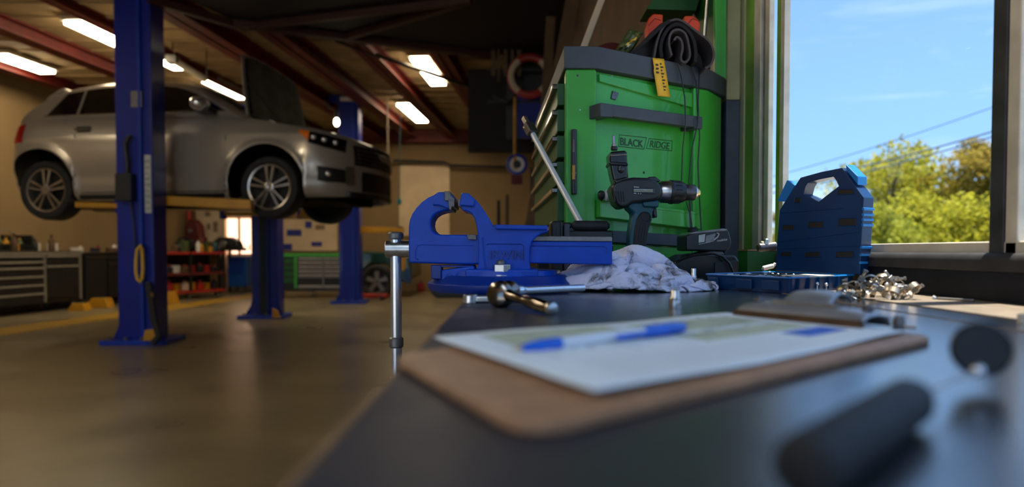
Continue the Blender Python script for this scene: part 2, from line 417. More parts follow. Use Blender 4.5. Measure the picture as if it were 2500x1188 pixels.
# posts of the back and left walls
for (x0, x1, y, m_) in [(135, 168, 11.6, 'mezz'), (376, 386, 15.28, 'red_dark'), (440, 470, 15.28, 'red_dark')]:
    a = P(x0, 600, y).x; b = P(x1, 600, y).x
    mb = MB(); w_ = (b - a)
    mb.bb((a, y, 0), (b, y + .02, CEIL - .05)); mb.bb((a, y + .18, 0), (b, y + .2, CEIL - .05)); mb.bb(((a + b) / 2 - .01, y, 0), ((a + b) / 2 + .01, y + .2, CEIL - .05))
    struct(mb.build('wall_post', m_))
# pale panel low on the back wall, dark pipe along it
struct(MB().bb((P(975, 600, 15.45).x, 15.44, 1.3), (P(1098, 600, 15.45).x, 15.5, P(1000, 404, 15.45).z)).build('trim_4', 'wall_pale'))
pp_ = [P(960, 392, 15.3), P(1085, 396, 15.3), P(1100, 404, 15.3), P(1235, 408, 15.3)]
tag(MB().tube(pp_, .035, 8).build('wall_pipe', 'black'), 'dark horizontal pipe running along the beige back wall', 'pipe')
for k, (x0, x1, y0, y1) in enumerate([(180, 280, 505, 592), (392, 440, 500, 590), (478, 546, 505, 590), (690, 822, 535, 612)]):  # paler patches put strong light on the wall into colour; last: tool board
    a = P(x0, y1, 15.42); b = P(x1, y0, 15.42)
    struct(MB().bb((a.x, 15.43, a.z), (b.x, 15.5, b.z)).build('trim_%d' % (5 + k), 'wall_pale'))
# glowing glazed door in the back wall
a = P(553, 702, 15.4); b = P(614, 530, 15.4); fr = .05
door = struct(MB().bb((a.x - fr, 15.36, 0), (a.x, 15.5, b.z + fr)).bb((b.x, 15.36, 0), (b.x + fr, 15.5, b.z + fr)).bb((a.x, 15.36, b.z), (b.x, 15.5, b.z + fr)).build('door_1', 'wall_pale'))
MB().bb((a.x, 15.44, .02), (b.x, 15.48, .85)).build('lower_panel', 'pale_door', door)
zz = .88
for (x0, x1) in ((a.x + .02, (a.x + b.x) / 2 - .03), ((a.x + b.x) / 2 + .03, b.x - .02)):
    MB().bb((x0, 15.44, zz), (x1, 15.47, b.z - .03)).build('pane', 'door_glow', door)
MB().bb(((a.x + b.x) / 2 - .03, 15.42, .85), ((a.x + b.x) / 2 + .03, 15.48, b.z)).build('mullion', 'pale_door', door)
MB().rod((b.x - .06, 15.40, .95), (b.x - .06, 15.40, 1.1), .02, 8).build('door_handle', 'steel', door)

# ------------------------------------------------------------------ window beside the bench
def wy(px): return WX * F / (px - CX)
win = struct(MB().bb((WX, wy(1909), SILL), (WX + .012, wy(1900), HEAD)).build('window_1', 'alu'))
def wpost(y0, y1, x0, x1, m, name='window_frame'):
    return MB().bb((x0, y0, SILL - .005), (x1, y1, HEAD + .01)).build(name, m, win, bevel=.002)
# beyond the last pane, going away: green strip, a sliver of glass, stepped frame, olive column
wpost(wy(1900), wy(1888), WX + .002, WX + .010, 'olive_green', 'green_strip')
wpost(wy(1872), wy(1862), WX, WX + .012, 'alu')
wpost(wy(1862), wy(1853), WX + .004, WX + .012, 'worn_steel')
wpost(wy(1853), wy(1837), WX - .002, WX + .012, 'alu')
wpost(wy(1837), wy(1812), WX + .003, WX + .012, 'olive_green', 'green_column')
wpost(wy(1812), wy(1800), WX + .0, WX + .012, 'cream', 'pale_strip')
wpost(wy(1800), 1.80, WX + .002, WX + .012, 'olive_green', 'green_column')
y_m = wy(2480)
wpost(wy(2449), wy(2414), WX - .001, WX + .010, 'alu_dark', 'mullion')  # dark inner face of the mullion, shade put into its colour
wpost(y_m, wy(2449), WX + .001, WX + .012, 'alu', 'mullion_lit_face')  # lit face of the mullion, light put into the paler colour
for yy in (-.25, -1.3, -2.4, -3.6): wpost(yy, yy + .05, WX, WX + .02, 'alu_dark', 'mullion')
MB().bb((WX + .001, -5.9, SILL), (WX + .015, wy(1872), SILL + .019)).build('window_sill', 'alu', win, bevel=.002)
MB().bb((WX + .001, -5.9, HEAD - .03), (WX + .015, wy(1872), HEAD)).build('window_frame', 'alu', win, bevel=.003)
for (ya, yb) in ((wy(2414), wy(1909)), (-.2, y_m), (-1.25, -.25), (-2.35, -1.3), (-3.55, -2.4), (-5.9, -3.6), (wy(1888), wy(1872))):
    o_ = MB(); o_.add([(WX + .007, ya, SILL + .01), (WX + .007, yb, SILL + .01), (WX + .007, yb, HEAD - .02), (WX + .007, ya, HEAD - .02)], [(0, 1, 2, 3)]); o_.build('pane', 'window_glass', win)
# rounded ledge below the window, dark upstand behind the bench
lg = MB(); prof = []
for i in range(9):
    an = math.pi * (0.5 + i / 8 * .5); prof.append(((WX + .0) + .012 * math.cos(an) - .0, BT + .046 + .012 * math.sin(an)))
poly = [V((x, -1.2, z)) for x, z in prof] + [V((WX - .012, -1.2, BT + .036)), V((WX + .04, -1.2, BT + .036)), V((WX + .04, -1.2, BT + .058))]
struct(lg.prism(poly, (0, JAMB + 1.2, 0)).build('trim_9', 'ledge', bevel=.001))
struct(MB().bb((WX - .010, -1.2, BT - .01), (WX + .02, JAMB, BT + .038)).build('trim_10', 'upstand'))
# cream and grey post between the toolbox and the window
pa_, pb_ = P(1770, 600, 1.63).x, WX - .001
hz_ = P(1780, 243, 1.63).z
struct(MB().bb((pa_, 1.63, 0), (pb_, 1.72, hz_)).build('wall_post.010', 'grey_blue', bevel=.003))
struct(MB().bb((pa_, 1.63, hz_), (pb_, 1.72, CEIL)).build('wall_post.011', 'cream', bevel=.003))

# ------------------------------------------------------------------ outside
struct(MB().bb((WX + 6, -60, -.32), (150, 120, -.3)).build('ground', 'grass'))
struct(MB().bb((WX + .12, -60, -.34), (WX + 6, 120, -.3)).bb((-40, -60, -.34), (WX + .12, -6.15, -.3)).build('ground.001', 'yard'))  # unseen yard made pale to bounce daylight into the room
def tree(x, y, h, r, leafm, lab, n=5200, seed=1, trunk_h=None, squash=.8, sparse=1.0):
    rnd = random.Random(seed)
    t = thing('tree', lab, 'tree', (x, y, -.3), 'trees outside the window')
    mb = MB(); th = trunk_h or h * .45
    mb.tube([(x, y, -.3), (x + .1, y, th * .5), (x - .05, y + .1, th)], [.25, .2, .14], 8)
    cl = []
    for k in range(16):
        an = rnd.uniform(0, 6.28); rr = r * math.sqrt(rnd.random()) * .8; cz = h - r * squash + rnd.uniform(-.75, .72) * r * squash
        k2 = math.sqrt(max(.05, 1 - ((cz - (h - r * squash)) / (r * squash)) ** 2))
        c = V((x + math.cos(an) * rr * k2, y + math.sin(an) * rr * k2, cz)); cl.append((c, r * rnd.uniform(.26, .46) * sparse))
        mb.tube([(x, y, th * .8), (V((x, y, th)) + c) / 2, c], [.09, .06, .03], 5)
    mb.build('trunk', 'bark', t, smooth=True)
    lf = MB()
    for i in range(n):
        c, rr = rnd.choice(cl)
        d = V((rnd.gauss(0, 1), rnd.gauss(0, 1), rnd.gauss(0, 1))).normalized() * rr * rnd.uniform(.55, 1.12) ** .8; d.z *= .8
        p = c + d; s = rnd.uniform(.09, .17) * (r / 3.2) ** .5
        a = V((rnd.gauss(0, 1), rnd.gauss(0, 1), rnd.gauss(0, 1))).normalized(); b = a.cross(V((rnd.gauss(0, 1), rnd.gauss(0, 1), rnd.gauss(0, 1)))).normalized()
        lf.add([p - a * s * .7, p + b * s * .35, p + a * s * .7, p - b * s * .35], [(0, 1, 2, 3)])
    o = lf.build('foliage', leafm, t, weld=False); o['kind'] = 'stuff'
def txy(px, Y): return P(px, 600, Y).x
def th_(py, Y): return P(1250, py, Y).z
TL = [(2160, 24, 352, 2.5, 'leaf_a', 'broad yellow green tree crown nearest the blue case in the window', 1), (2310, 27, 415, 2.6, 'leaf_b', 'green tree at the middle of the window, lower than its neighbour', 2),
      (2400, 22, 330, 1.9, 'leaf_c', 'thin olive tree with bare twigs beside the window mullion', 3), (2545, 20, 290, 2.2, 'leaf_c', 'dark olive tree seen in the pane right of the mullion', 4),
      (2235, 18, 480, 1.9, 'leaf_a', 'low bright bush at the foot of the tallest tree', 5), (2385, 17, 470, 2.0, 'leaf_a', 'low yellow green bush left of the window mullion', 6),
      (2105, 16, 500, 1.6, 'leaf_b', 'low green bush just right of the blue case', 7), (1885, 36, 505, 2.4, 'leaf_c', 'distant low tree between the window strips above the sill', 8),
      (2030, 30, 475, 2.0, 'leaf_b', 'small tree seen through the handle of the blue case', 9)]
for (px, Y, py, r, lm, lab, sd_) in TL:
    tree(txy(px, Y), Y, th_(py, Y), r, lm, lab, seed=sd_, n=9000, sparse=.75 if lm == 'leaf_c' else 1.1)
for i in range(7):
    Y = 30 + (i % 3) * 4; px = 2000 + i * 95
    tree(txy(px, Y), Y, th_(520, Y), 2.6, 'leaf_b' if i % 2 else 'leaf_a', 'background bush in the far hedge below the taller trees', seed=20 + i, n=3000)
for (y0, y1, r_) in ((462, 300, .022), (478, 312, .02), (440, 232, .012)):
    a = P(1850, y0, 22); b = P(2560, y1 - 20, 16)
    m_ = (a + b) / 2 - V((0, 0, .25))
    pts = [a * (1 - t) ** 2 + m_ * 2 * t * (1 - t) + b * t * t for t in [i / 14 for i in range(15)]]
    tag(MB().tube(pts, r_, 5).build('power_line', 'wire'), 'thin dark overhead wire crossing the blue sky', 'wire', 'overhead wires')

# ------------------------------------------------------------------ ceiling lights
LR = [((60, 157), .85, 'lamp at the far left of the roof above the car tail'), ((252, 88), 1.0, 'lamp partly hidden by the near blue post'),
      ((385, 140), 1.15, 'lamp just right of the near blue post'), ((556, 220), 1.15, 'lamp above the windscreen of the silver car'),
      ((1048, 176), 1.45, 'lamp crossed by the black cable'), ((1009, 277), 1.6, 'lamp lowest and furthest to the right')]
LPOS = [(G(px, py, CEIL - .10), L, 'rectangular fluorescent ceiling ' + lab) for (px, py), L, lab in LR]
for (x, y) in [(-7.2, 4.2), (-9.5, 6.0), (-10.5, 9.5), (-3.2, 3.0), (-4.0, .4)]: LPOS.append((V((x, y, CEIL - .1 if x < -5 else MZ - .1)), 1.3, 'added fluorescent fill lamp over the near bay outside the view'))  # unseen lamps added to brighten the hall and the near floor
for c, L, lab in LPOS:
    t = thing('ceiling_light', lab, 'lamp', (c.x, c.y, c.z), 'fluorescent ceiling lights')
    R = Matrix.Rotation(-math.atan2(U.x, U.y), 3, 'Z')
    MB().box((c.x, c.y, c.z + .045), (.30, L + .06, .05), R).build('housing', 'lamp_case', t)
    MB().box((c.x, c.y, c.z), (.24, L, .04), R).build('diffuser', 'lamp_tube', t)
    for s_ in (-1, 1): MB().box(c + U * (s_ * L * .35) + V((0, 0, .07)), (.03, .03, .06), R).build('bracket', 'lamp_case', t)

# fill lights added above and behind the viewpoint to brighten the bench
for (x, y, z) in ((-.25, -.75, 2.15), (-1.2, -1.3, 2.3)):
    t = thing('added_fill_light', 'added white fill batten hung over the bench outside the view', 'lamp', (x, y, z), 'added fill battens over the bench')
    MB().bb((x - .16, y - .65, z + .02), (x + .16, y + .65, z + .09)).build('housing', 'white', t, bevel=.01)
    MB().bb((x - .13, y - .6, z), (x + .13, y + .6, z + .025)).build('diffuser', 'fill_tube', t)
    for s_ in (-.5, .5): MB().rod((x, y + s_, z + .09), (x, y + s_, MZ), .004, 6).build('hanger', 'steel', t)
# ------------------------------------------------------------------ the silver car on the lift
Wf = P(660, 457, 7.11); Wr = P(117, 464, 7.47)
WB = (Wf - Wr).length; WR = .335
hd = (Wf - Wr); hd.z = 0; hd.normalize(); lf_ = V((-hd.y, hd.x, 0))     # heading, towards the far side
# car frame: x forward from the rear axle, y towards the far side (near side is -), z up from the tyre bottom
TW = .80
org = Wr + lf_ * TW; org.z = (Wf.z + Wr.z) / 2 - WR
CT = Matrix(((hd.x, lf_.x, 0, org.x), (hd.y, lf_.y, 0, org.y), (0, 0, 1, org.z), (0, 0, 0, 1)))
car = thing('car', 'silver grey crossover car raised on the blue two-post lift with its bonnet open', 'car', (org + hd * WB / 2))
XR, XF = -.52, WB + 1.0
from bisect import bisect
def itp(x, pts):
    if x <= pts[0][0]: return pts[0][1]
    for (a, b), (c, d) in zip(pts, pts[1:]):
        if x <= c:
            t = (x - a) / (c - a); return b + (d - b) * t
    return pts[-1][1]
def sm(x, pts, k=.06): return (itp(x - k, pts) + itp(x, pts) * 2 + itp(x + k, pts)) / 4
ZT = [(-.52, .98), (-.47, 1.04), (-.38, 1.10), (-.1, 1.14), (.6, 1.145), (1.6, 1.13), (2.2, 1.11), (2.45, 1.08), (2.9, .99), (3.15, .955), (3.4, .90), (3.58, .85), (3.69, .80)]
ZB = [(-.52, .48), (-.45, .33), (-.3, .27), (.0, .24), (.6, .20), (2.3, .19), (2.9, .20), (3.2, .22), (3.5, .23), (3.69, .26)]
sc_ = (WB) / 2.69
def zt(x): return sm(x / sc_, ZT)
def zb(x): return sm(x / sc_, ZB)
RA = .43
def arch(x, z0):
    for c in (0, WB):
        if abs(x - c) < RA: z0 = max(z0, WR + .02 + math.sqrt(RA * RA - (x - c) ** 2))
    return z0
def plan(x):
    w_ = .915
    if x > WB + .25:
        t = min(1, (x - WB - .25) / (XF - WB - .25)); w_ *= (max(0, 1 - t ** 2.5)) ** (1 / 2.2)
    if x < -.12:
        t = min(1, (-.12 - x) / (-.12 - XR)); w_ *= (max(0, 1 - t ** 3.2)) ** (1 / 3.0)
    return w_
PR = [(0, .93), (.12, .975), (.3, .99), (.5, 1.0), (.66, .995), (.82, .975), (.93, .94), (1.0, .89)]
def side(x, z, off=0.0):
    b0 = zb(x); t = (z - b0) / (zt(x) - b0); y = plan(x) * sm(t, PR, .03)
    fl = 0
    for c in (0, WB):
        d = math.hypot(x - c, z - WR - .02) - RA
        if z > WR - .1: fl += .022 * math.exp(-(max(0, d) / .05) ** 2)
    # crease along the doors
    y += -.012 * math.exp(-((z - .47) / .05) ** 2) + .010 * math.exp(-((z - .90) / .03) ** 2) + (fl if plan(x) > .3 else 0)
    return y + off
xs = sorted(set([XR + (XF - XR) * i / 70 for i in range(71)] + [c + s_ * RA * k for c in (0, WB) for s_ in (-1, 1) for k in (1.0, 1.0001, .995, .985, .965, .93, .88, .8, .7)] + [XF - .28 * (1 - math.cos(math.pi / 2 * i / 8)) for i in range(9)] + [XR + .2 * (1 - math.cos(math.pi / 2 * i / 8)) for i in range(9)]))
NV = 15
body = MB(CT)
for sgn in (-1, 1):
    vs = []
    for x in xs:
        z0 = arch(x, zb(x)); z1 = zt(x); z0 = min(z0, z1 - .02)
        for j in range(NV):
            z = z0 + (z1 - z0) * j / (NV - 1); vs.append(V((x, sgn * side(x, z), z)))
        # inward-rolled lip at the bottom is made by the shell thickness
        # shoulder deck
        yt = side(x, z1)
        for k in (.985, .95, .86): vs.append(V((x, sgn * yt * k, z1 + (.008 if k < .98 else .004))))
    n2 = NV + 3
    body.add(vs, [(i * n2 + j, (i + 1) * n2 + j, (i + 1) * n2 + j + 1, i * n2 + j + 1) for i in range(len(xs) - 1) for j in range(n2 - 1)])
bo = body.build('body', 'paint', car, smooth=True, solid=.012)
# dark inside: wheel housings, floor pan, engine bay
ub = MB(CT); ub.bb((XR + .12, -.58, .20), (XF - .35, .58, .62)).bb((XR + .12, -.5, .3), (-.30, .5, .85)).bb((RA - .01, -.87, .23), (WB - RA + .01, .87, 1.0)).bb((WB + RA - .01, -.70, .26), (XF - .48, .70, .78))
ub.bb((-.30, -.70, .80), (RA, .70, 1.02)).bb((WB - RA, -.86, .82), (WB + RA, .86, .92)).bb((-.6 + .3, -.3, .16), (WB - .6, -.1, .24))
ub.build('underbody', 'engine', car)
MB(CT).rod((-.4, .35, .25), (.5, .35, .22), .09, 12).rod((.5, .3, .2), (2.0, .1, .2), .03, 8).build('exhaust', 'worn_steel', car, smooth=True)
eb = MB(CT); eb.grid(lambda u, v: V((WB - .28 + u * 1.1, (-.72 + 1.44 * v) * (1 - .35 * u ** 3), zt(WB - .28 + u * 1.1) - .05 + .05 * noise.noise(V((u * 9, v * 11, 3))))), 26, 26)
eb.build('engine_bay', 'engine', car)
MB(CT).rod((WB + .1, -.35, .95), (WB + .1, .35, .97), .06, 12).bb((WB + .35, -.5, .80), (WB + .6, -.2, .93)).bb((WB + .3, .1, .80), (WB + .55, .5, .94)).build('engine_cover', 'black_plastic', car)
# cabin
ZR = [(-.50, 1.06), (-.40, 1.16), (-.12, 1.38), (.02, 1.475), (.25, 1.53), (.6, 1.575), (1.0, 1.59), (1.3, 1.585), (1.6, 1.545), (1.85, 1.45), (2.15, 1.28), (2.44, 1.11)]
def zr(x): return sm(x / sc_, ZR, .05)
def ysd(x, z): return (.855 - .44 * (z - 1.12)) * (1 - .05 * max(0, (.6 - x)) ** 1.5) * (max(.35, plan(x) / .915) ** .8 if x < -.12 else 1)
cx_ = [-.50 + i * (2.94) / 60 for i in range(61)]
cb = MB(CT); rows = []
for x in cx_:
    x *= sc_; r_ = zr(x); b0 = min(zt(x) - .02, r_ - .03); h = []
    zs_ = [b0 + (r_ - .05 - b0) * j / 5 for j in range(6)]
    h = [(ysd(x, z), z) for z in zs_] + [(ysd(x, r_) - .05, r_ - .012), (ysd(x, r_) - .16, r_ + .008), (.3, r_ + .022), (0, r_ + .026)]
    rows.append([V((x, -y, z)) for y, z in h] + [V((x, y, z)) for y, z in reversed(h[:-1])])
nn = len(rows[0])
cb.add([p for r in rows for p in r], [(i * nn + j, (i + 1) * nn + j, (i + 1) * nn + j + 1, i * nn + j + 1) for i in range(len(rows) - 1) for j in range(nn - 1)])
cb.build('cabin', 'paint', car, smooth=True)
def sidepoly(pts, sgn, off): return [V((x, sgn * (ysd(x, z) + off), z)) for x, z in pts]
def topline(x0, x1, n, d): return [(x0 + (x1 - x0) * i / (n - 1), zr(x0 + (x1 - x0) * i / (n - 1)) - d) for i in range(n)]
for sgn in (-1, 1):
    for nm, x0, x1, rr in (('quarter_window', .02, .40, 1), ('rear_window', .44, 1.12, 0), ('front_window', 1.17, 2.16, 2)):
        top = topline(x0 + (.18 if rr == 1 else 0), x1 if rr != 2 else x1 - .10, 8, .085)
        pts = [(x0, 1.175)] + [(x, max(z, 1.18)) for x, z in top] + [(x1 + (.02 if rr == 2 else 0), 1.175)]
        MB(CT).prism(sidepoly(pts, sgn, .006), (0, -sgn * .004, 0)).build(nm, 'glass_dark', car)
    # chrome line under the glass
    MB(CT).tube([V((x, sgn * (ysd(x, 1.165) + .008), 1.165)) for x in (.0, .8, 1.5, 2.2)], .007, 6).build('window_trim', 'rim', car, smooth=True)
MB(CT).grid(lambda u, v: V(((1.60 + .78 * u) * sc_, (-.60 - .08 * u) * (1 - 2 * v), zr((1.60 + .78 * u) * sc_) + .03)), 10, 8).build('windscreen', 'glass_dark', car, smooth=True, solid=.006)
MB(CT).grid(lambda u, v: V(((-.38 + .30 * u) * sc_, (-.62 + .06 * u) * (1 - 2 * v), zr((-.38 + .30 * u) * sc_) + .03)), 8, 8).build('rear_screen', 'glass_dark', car, smooth=True, solid=.006)
MB(CT).grid(lambda u, v: V((-.16 + .22 * u, -.62 + 1.24 * v, zr(-.16 + .22 * u) + .035 + .02 * (1 - u))), 6, 10).build('roof_spoiler', 'paint', car, smooth=True, solid=.02)
def patch(x0, x1, f0, f1, off, sgn=-1, nu=10, nv=6):
    def fn(u, v):
        x = x0 + (x1 - x0) * u; z = f0(x) + (f1(x) - f0(x)) * v; e_ = .004
        y = side(x, z); gx = (side(x + e_, z) - side(x - e_, z)) / (2 * e_); n_ = V((-gx, 1, 0)).normalized()
        q = V((x, y, z)) + n_ * off; q.y *= sgn; return q
    return MB(CT).grid(fn, nu, nv)
c_ = lambda k: (lambda x: k)
for sgn in (-1, 1):
    for nm, x0, x1 in (('rear_door', RA + .02, 1.17), ('front_door', 1.19, WB - RA - .02)):
        patch(x0 - .008, x1 + .008, c_(.285), lambda x: zt(x) - .004, .0055, sgn, 16, 16).build('door_gap', 'black', car, smooth=True)
        dr = patch(x0, x1, c_(.295), lambda x: zt(x) - .008, .010, sgn, 18, 18).build(nm, 'paint', car, smooth=True)
        hx = x0 + .10
        MB(CT).box((hx, sgn * (side(hx, .99) + .012), .99), (.16, .012, .07)).build('handle_recess', 'black', dr)
        MB(CT).rod((hx - .09, sgn * (side(hx, .99) + .04), .99), (hx + .09, sgn * (side(hx, .99) + .04), .99), .014, 8).build('door_handle', 'rim', dr, smooth=True)
    patch(RA + .04, WB - RA - .04, c_(.22), c_(.27), .012, sgn, 12, 4).build('sill_trim', 'black_plastic', car, smooth=True)
    # lamps and front details
    f0 = lambda x: zt(x) - .17 + .10 * max(0, (WB + .62 - x)) ; f1 = lambda x: zt(x) - .03
    patch(WB + .36, WB + .47, lambda x: zt(x) - .06 - .7 * (x - WB - .36), f1, .012, sgn).build('indicator', 'amber', car, smooth=True)
    hl = patch(WB + .47, WB + .80, f0, f1, .012, sgn, 14, 6).build('headlamp', 'glass_dark', car, smooth=True)
    for k in range(3):
        x = WB + .52 + k * .10; q = V((x, sgn * (side(x, zt(x) - .09) + .006), zt(x) - .09)); MB(CT).ball(q, .034, 12).build('lamp_lens', 'chrome', hl, smooth=True)
    patch(WB + .56, WB + .80, lambda x: .38 + .2 * max(0, WB + .64 - x), lambda x: .55 - .12 * (x - WB - .56), .010, sgn).build('fog_lamp_recess', 'black', car, smooth=True)
    x = WB + .66; MB(CT).ball(V((x, sgn * (side(x, .47) + .006), .47)), .038, 12).build('fog_lamp', 'chrome', car, smooth=True)
    patch(WB + .80, WB + .86, c_(.36), c_(.56), .018, sgn, 4, 5).build('bumper_trim', 'rim', car, smooth=True)
    patch(-.44, -.20, c_(.86), lambda x: zt(x) - .05, .010, sgn, 8, 5).build('tail_lamp', 'tail_red', car, smooth=True)
    # mirror
    mp_ = V((2.02, sgn * 1.02, 1.20))
    mi = MB(CT).ball(mp_, .13, 14, (.75, .95, .62)).build('mirror', 'chrome', car, smooth=True)
    MB(CT).box(mp_ + V((.02, -sgn * .06, -.06)), (.16, .16, .05)).build('mirror_arm', 'black_plastic', mi)
def frontx(y, z):
    a, b = WB + .3, XF - 1e-4
    for _ in range(26):
        m_ = (a + b) / 2
        if side(m_, z) > abs(y): a = m_
        else: b = m_
    return a
def fpatch(y0, y1, z0, z1, off, nu=22, nv=6):
    return MB(CT).grid(lambda u, v: V((frontx(y0 + (y1 - y0) * u, z0 + (z1 - z0) * v) + off, y0 + (y1 - y0) * u, z0 + (z1 - z0) * v)), nu, nv)
gr_ = fpatch(-.60, .60, .58, .80, .012).build('grille', 'black', car, smooth=True)
for k in range(4): fpatch(-.57, .57, .61 + k * .045, .622 + k * .045, .022, 22, 2).build('grille_bar', 'jaw_steel', gr_, smooth=True, solid=.004)
fpatch(-.16, .16, .68, .75, .030, 8, 3).build('badge_bar', 'rim', gr_, smooth=True, solid=.004)
fpatch(-.50, .50, .30, .52, .012).build('lower_grille', 'black', car, smooth=True)
fpatch(-.66, .66, .235, .29, .016).build('bumper_lip', 'black_plastic', car, smooth=True, solid=.01)
# open bonnet with dark lining
hz0 = 1.10; H0 = V((2.40 * sc_, 0, hz0)); H1 = V((2.27 * sc_, 0, 1.90)); dz = (H1 - H0); nrm = V((dz.z, 0, -dz.x)).normalized()
def hood(u, v, o_, wk=1.0):
    half = (.74 - .10 * u ** 2) * wk; y = -half + 2 * half * v; uu = u * (1 - .10 * (2 * v - 1) ** 2)
    return H0 + dz * uu + V((0, y, 0)) + nrm * (o_ - .04 * (1 - (2 * v - 1) ** 2))
bn = MB(CT).grid(lambda u, v: hood(u, v, 0), 12, 14).build('bonnet', 'paint', car, smooth=True, solid=.012)
MB(CT).grid(lambda u, v: hood(.03 + .93 * u, v, .022 + .015 * abs(math.sin(u * 9) * math.sin(v * 9)), .94), 24, 26).build('bonnet_lining', 'engine', bn, smooth=True, solid=.01)
MB(CT).tube([V((WB + .15, -.68, .96)), hood(.55, .03, .03)], .008, 6).build('bonnet_strut', 'black', car)
# wheels
def wheel(sgn):
    A = V((0, 1, 0)) * -sgn      # inward axis
    o_ = [(0.0, WR * .70), (-.012, WR * .74), (-.02, WR * .86), (-.008, WR * .95), (.03, WR), (.19, WR), (.225, WR * .93), (.22, WR * .7)]
    return o_
def make_wheel(x, sgn, par):
    c = V((x, sgn * TW, WR)); A = V((0, -sgn, 0)); wh = car
    # (axis distance, radius); 0 is the outer face
    R_ = WR; rr = R_ * .735
    t = MB(CT).lathe(c - A * .02, A, [(0.0, rr), (-.012, rr * 1.04), (-.022, R_ * .86), (-.010, R_ * .955), (.03, R_), (.19, R_), (.225, R_ * .93), (.22, rr)], 48, caps=False).build('wheel', 'tyre', car, smooth=True, solid=.006)
    MB(CT).lathe(c - A * .03, A, [(.004, rr * .93), (0, rr * 1.0), (.012, rr * 1.01), (.03, rr * .94), (.16, rr * .90)], 48, caps=False).build('rim', 'rim', t, smooth=True)
    MB(CT).lathe(c, A, [(.07, .01), (.07, rr * .93), (.1, rr * .93)], 32, caps=True).build('brake_disc', 'rim_dark', t)
    MB(CT).lathe(c - A * .045, A, [(.008, .012), (0, .03), (.006, .052), (.05, .062)], 24).build('hub', 'rim', t, smooth=True)
    sp = []
    for k in range(5):
        for s2 in (-1, 1):
            an = math.radians(90 + 72 * k); d = V((math.cos(an), 0, math.sin(an))); p_ = V((-d.z, 0, d.x))
            a = c - A * .032 + d * .045 + p_ * s2 * .014; b = c - A * .022 + d * rr * .965 + p_ * s2 * .044
            w1, w2 = p_ * .011, p_ * .016
            MB(CT).prism([a - w1, a + w1, b + w2, b - w2], A * .03).build('spoke', 'rim', t, bevel=.003, seg=1)
for x in (0, WB):
    for sgn in (-1, 1): make_wheel(x, sgn, car)

# ------------------------------------------------------------------ two-post lift posts
def lift_post(px0, pxm, px1, Y, top, lab, bpx, face='left', low=False, extra=True, flip=False):
    x0 = P(px0, 612, Y).x; xm = P(pxm, 612, Y).x; x1 = P(px1, 612, Y).x; dep = .30
    t = thing('lift_post', lab, 'lift', ((x0 + x1) / 2, Y + dep / 2, 0), 'blue posts of the car lifts')
    MB().bb((x0, Y, .02), (xm, Y + dep, top)).build('column', 'post_blue', t, bevel=.012)
    MB().bb((xm + .012, Y + .02, .02), (x1, Y + dep - .02, top)).build('side_channel', 'post_blue', t, bevel=.01)
    MB().bb((xm - .004, Y - .012, .05), (xm + .024, Y + .04, top - .01)).build('edge_flange', 'post_blue2', t, bevel=.004)
    MB().bb((x0 - .01, Y - .01, top), (x1 + .01, Y + dep + .01, top + .03)).build('top_cap', 'post_blue2', t, bevel=.005)
    bx0 = P(bpx[0], 612, Y).x; bx1 = P(bpx[1], 612, Y).x
    MB().prism([(bx0, Y - .10, 0), (bx1, Y - .06, 0), (bx1 - .03, Y + dep + .1, 0), (bx0 + .03, Y + dep + .1, 0)], (0, 0, .05)).build('base_plate', 'post_blue2', t, bevel=.006)
    for (a, b) in ((x0, bx0 + .06), (x1, bx1 - .05)):
        MB().prism([(a, Y + .04, .05), (b, Y + .04, .05), ((a * .75 + b * .25), Y + .04, .18), (a, Y + .04, .34)], (0, .025, 0)).build('gusset', 'post_blue', t)
    for k in range(4):
        bx = bx0 + .08 + (bx1 - bx0 - .16) * k / 3; MB().cyl((bx, Y - .055, .05), (bx, Y - .055, .08), .018, n=6).build('anchor_bolt', 'worn_steel', t)
    return t, x0, xm, x1
Y1, Y2, Y3 = 6.62, 9.15, 11.75
t1, x0, xm, x1 = lift_post(286, 344, 373, Y1, P(300, -8, Y1).z, 'nearest blue lift post, tall and wide, crossing the side of the silver car', (252, 410))
cz = P(305, 460, Y1).z
MB().bb((P(287, 0, Y1).x, Y1 - .10, P(0, 492, Y1).z), (P(326, 0, Y1).x, Y1 - .004, P(0, 425, Y1).z)).build('lock_box', 'black', t1, bevel=.008)
MB().tube([P(318, 330, Y1 - .05), P(306, 350, Y1 - .06), P(312, 400, Y1 - .06), P(310, 430, Y1 - .05)], .022, 8).build('safety_latch', 'black', t1, smooth=True)
MB().tube([P(318, 490, Y1 - .03), P(326, 540, Y1 - .03), P(332, 620, Y1 - .03)], .008, 6).build('cable', 'black', t1, smooth=True)
lb = MB(); a = P(354, 520, Y1 + .012); b = P(368, 378, Y1 + .012)
lp_ = [V((a.x, Y1 + .015, a.z)), V((b.x, Y1 + .015, a.z)), V((b.x, Y1 + .015, b.z)), V((a.x, Y1 + .015, b.z))]
lb.bb((a.x, Y1 + .008, a.z), (b.x, Y1 + .019, b.z)); lo_ = lb.build('sticker', 'label_white', t1, bevel=.01)
for k in range(9):
    z_ = a.z + (b.z - a.z) * (k + .7) / 10
    MB().bb((a.x + .012, Y1 + .005, z_), (b.x - .012, Y1 + .009, z_ + .012 + .006 * (k % 3))).build('sticker_print', 'ink_grey', lo_)
MB().bb((P(316, 0, Y1).x, Y1 - .008, P(0, 262, Y1).z), (P(343, 0, Y1).x, Y1 + .002, P(0, 222, Y1).z)).build('data_plate', 'worn_steel', t1, bevel=.003)
t2, _, _, _ = lift_post(613, 652, 676, Y2, 3.38, 'middle blue lift post with a black channel, under the front wheel of the car', (583, 694))
MB().bb((P(627, 0, Y2).x, Y2 - .012, .06), (P(650, 0, Y2).x, Y2 + .01, 3.3)).build('guide_channel', 'black', t2)
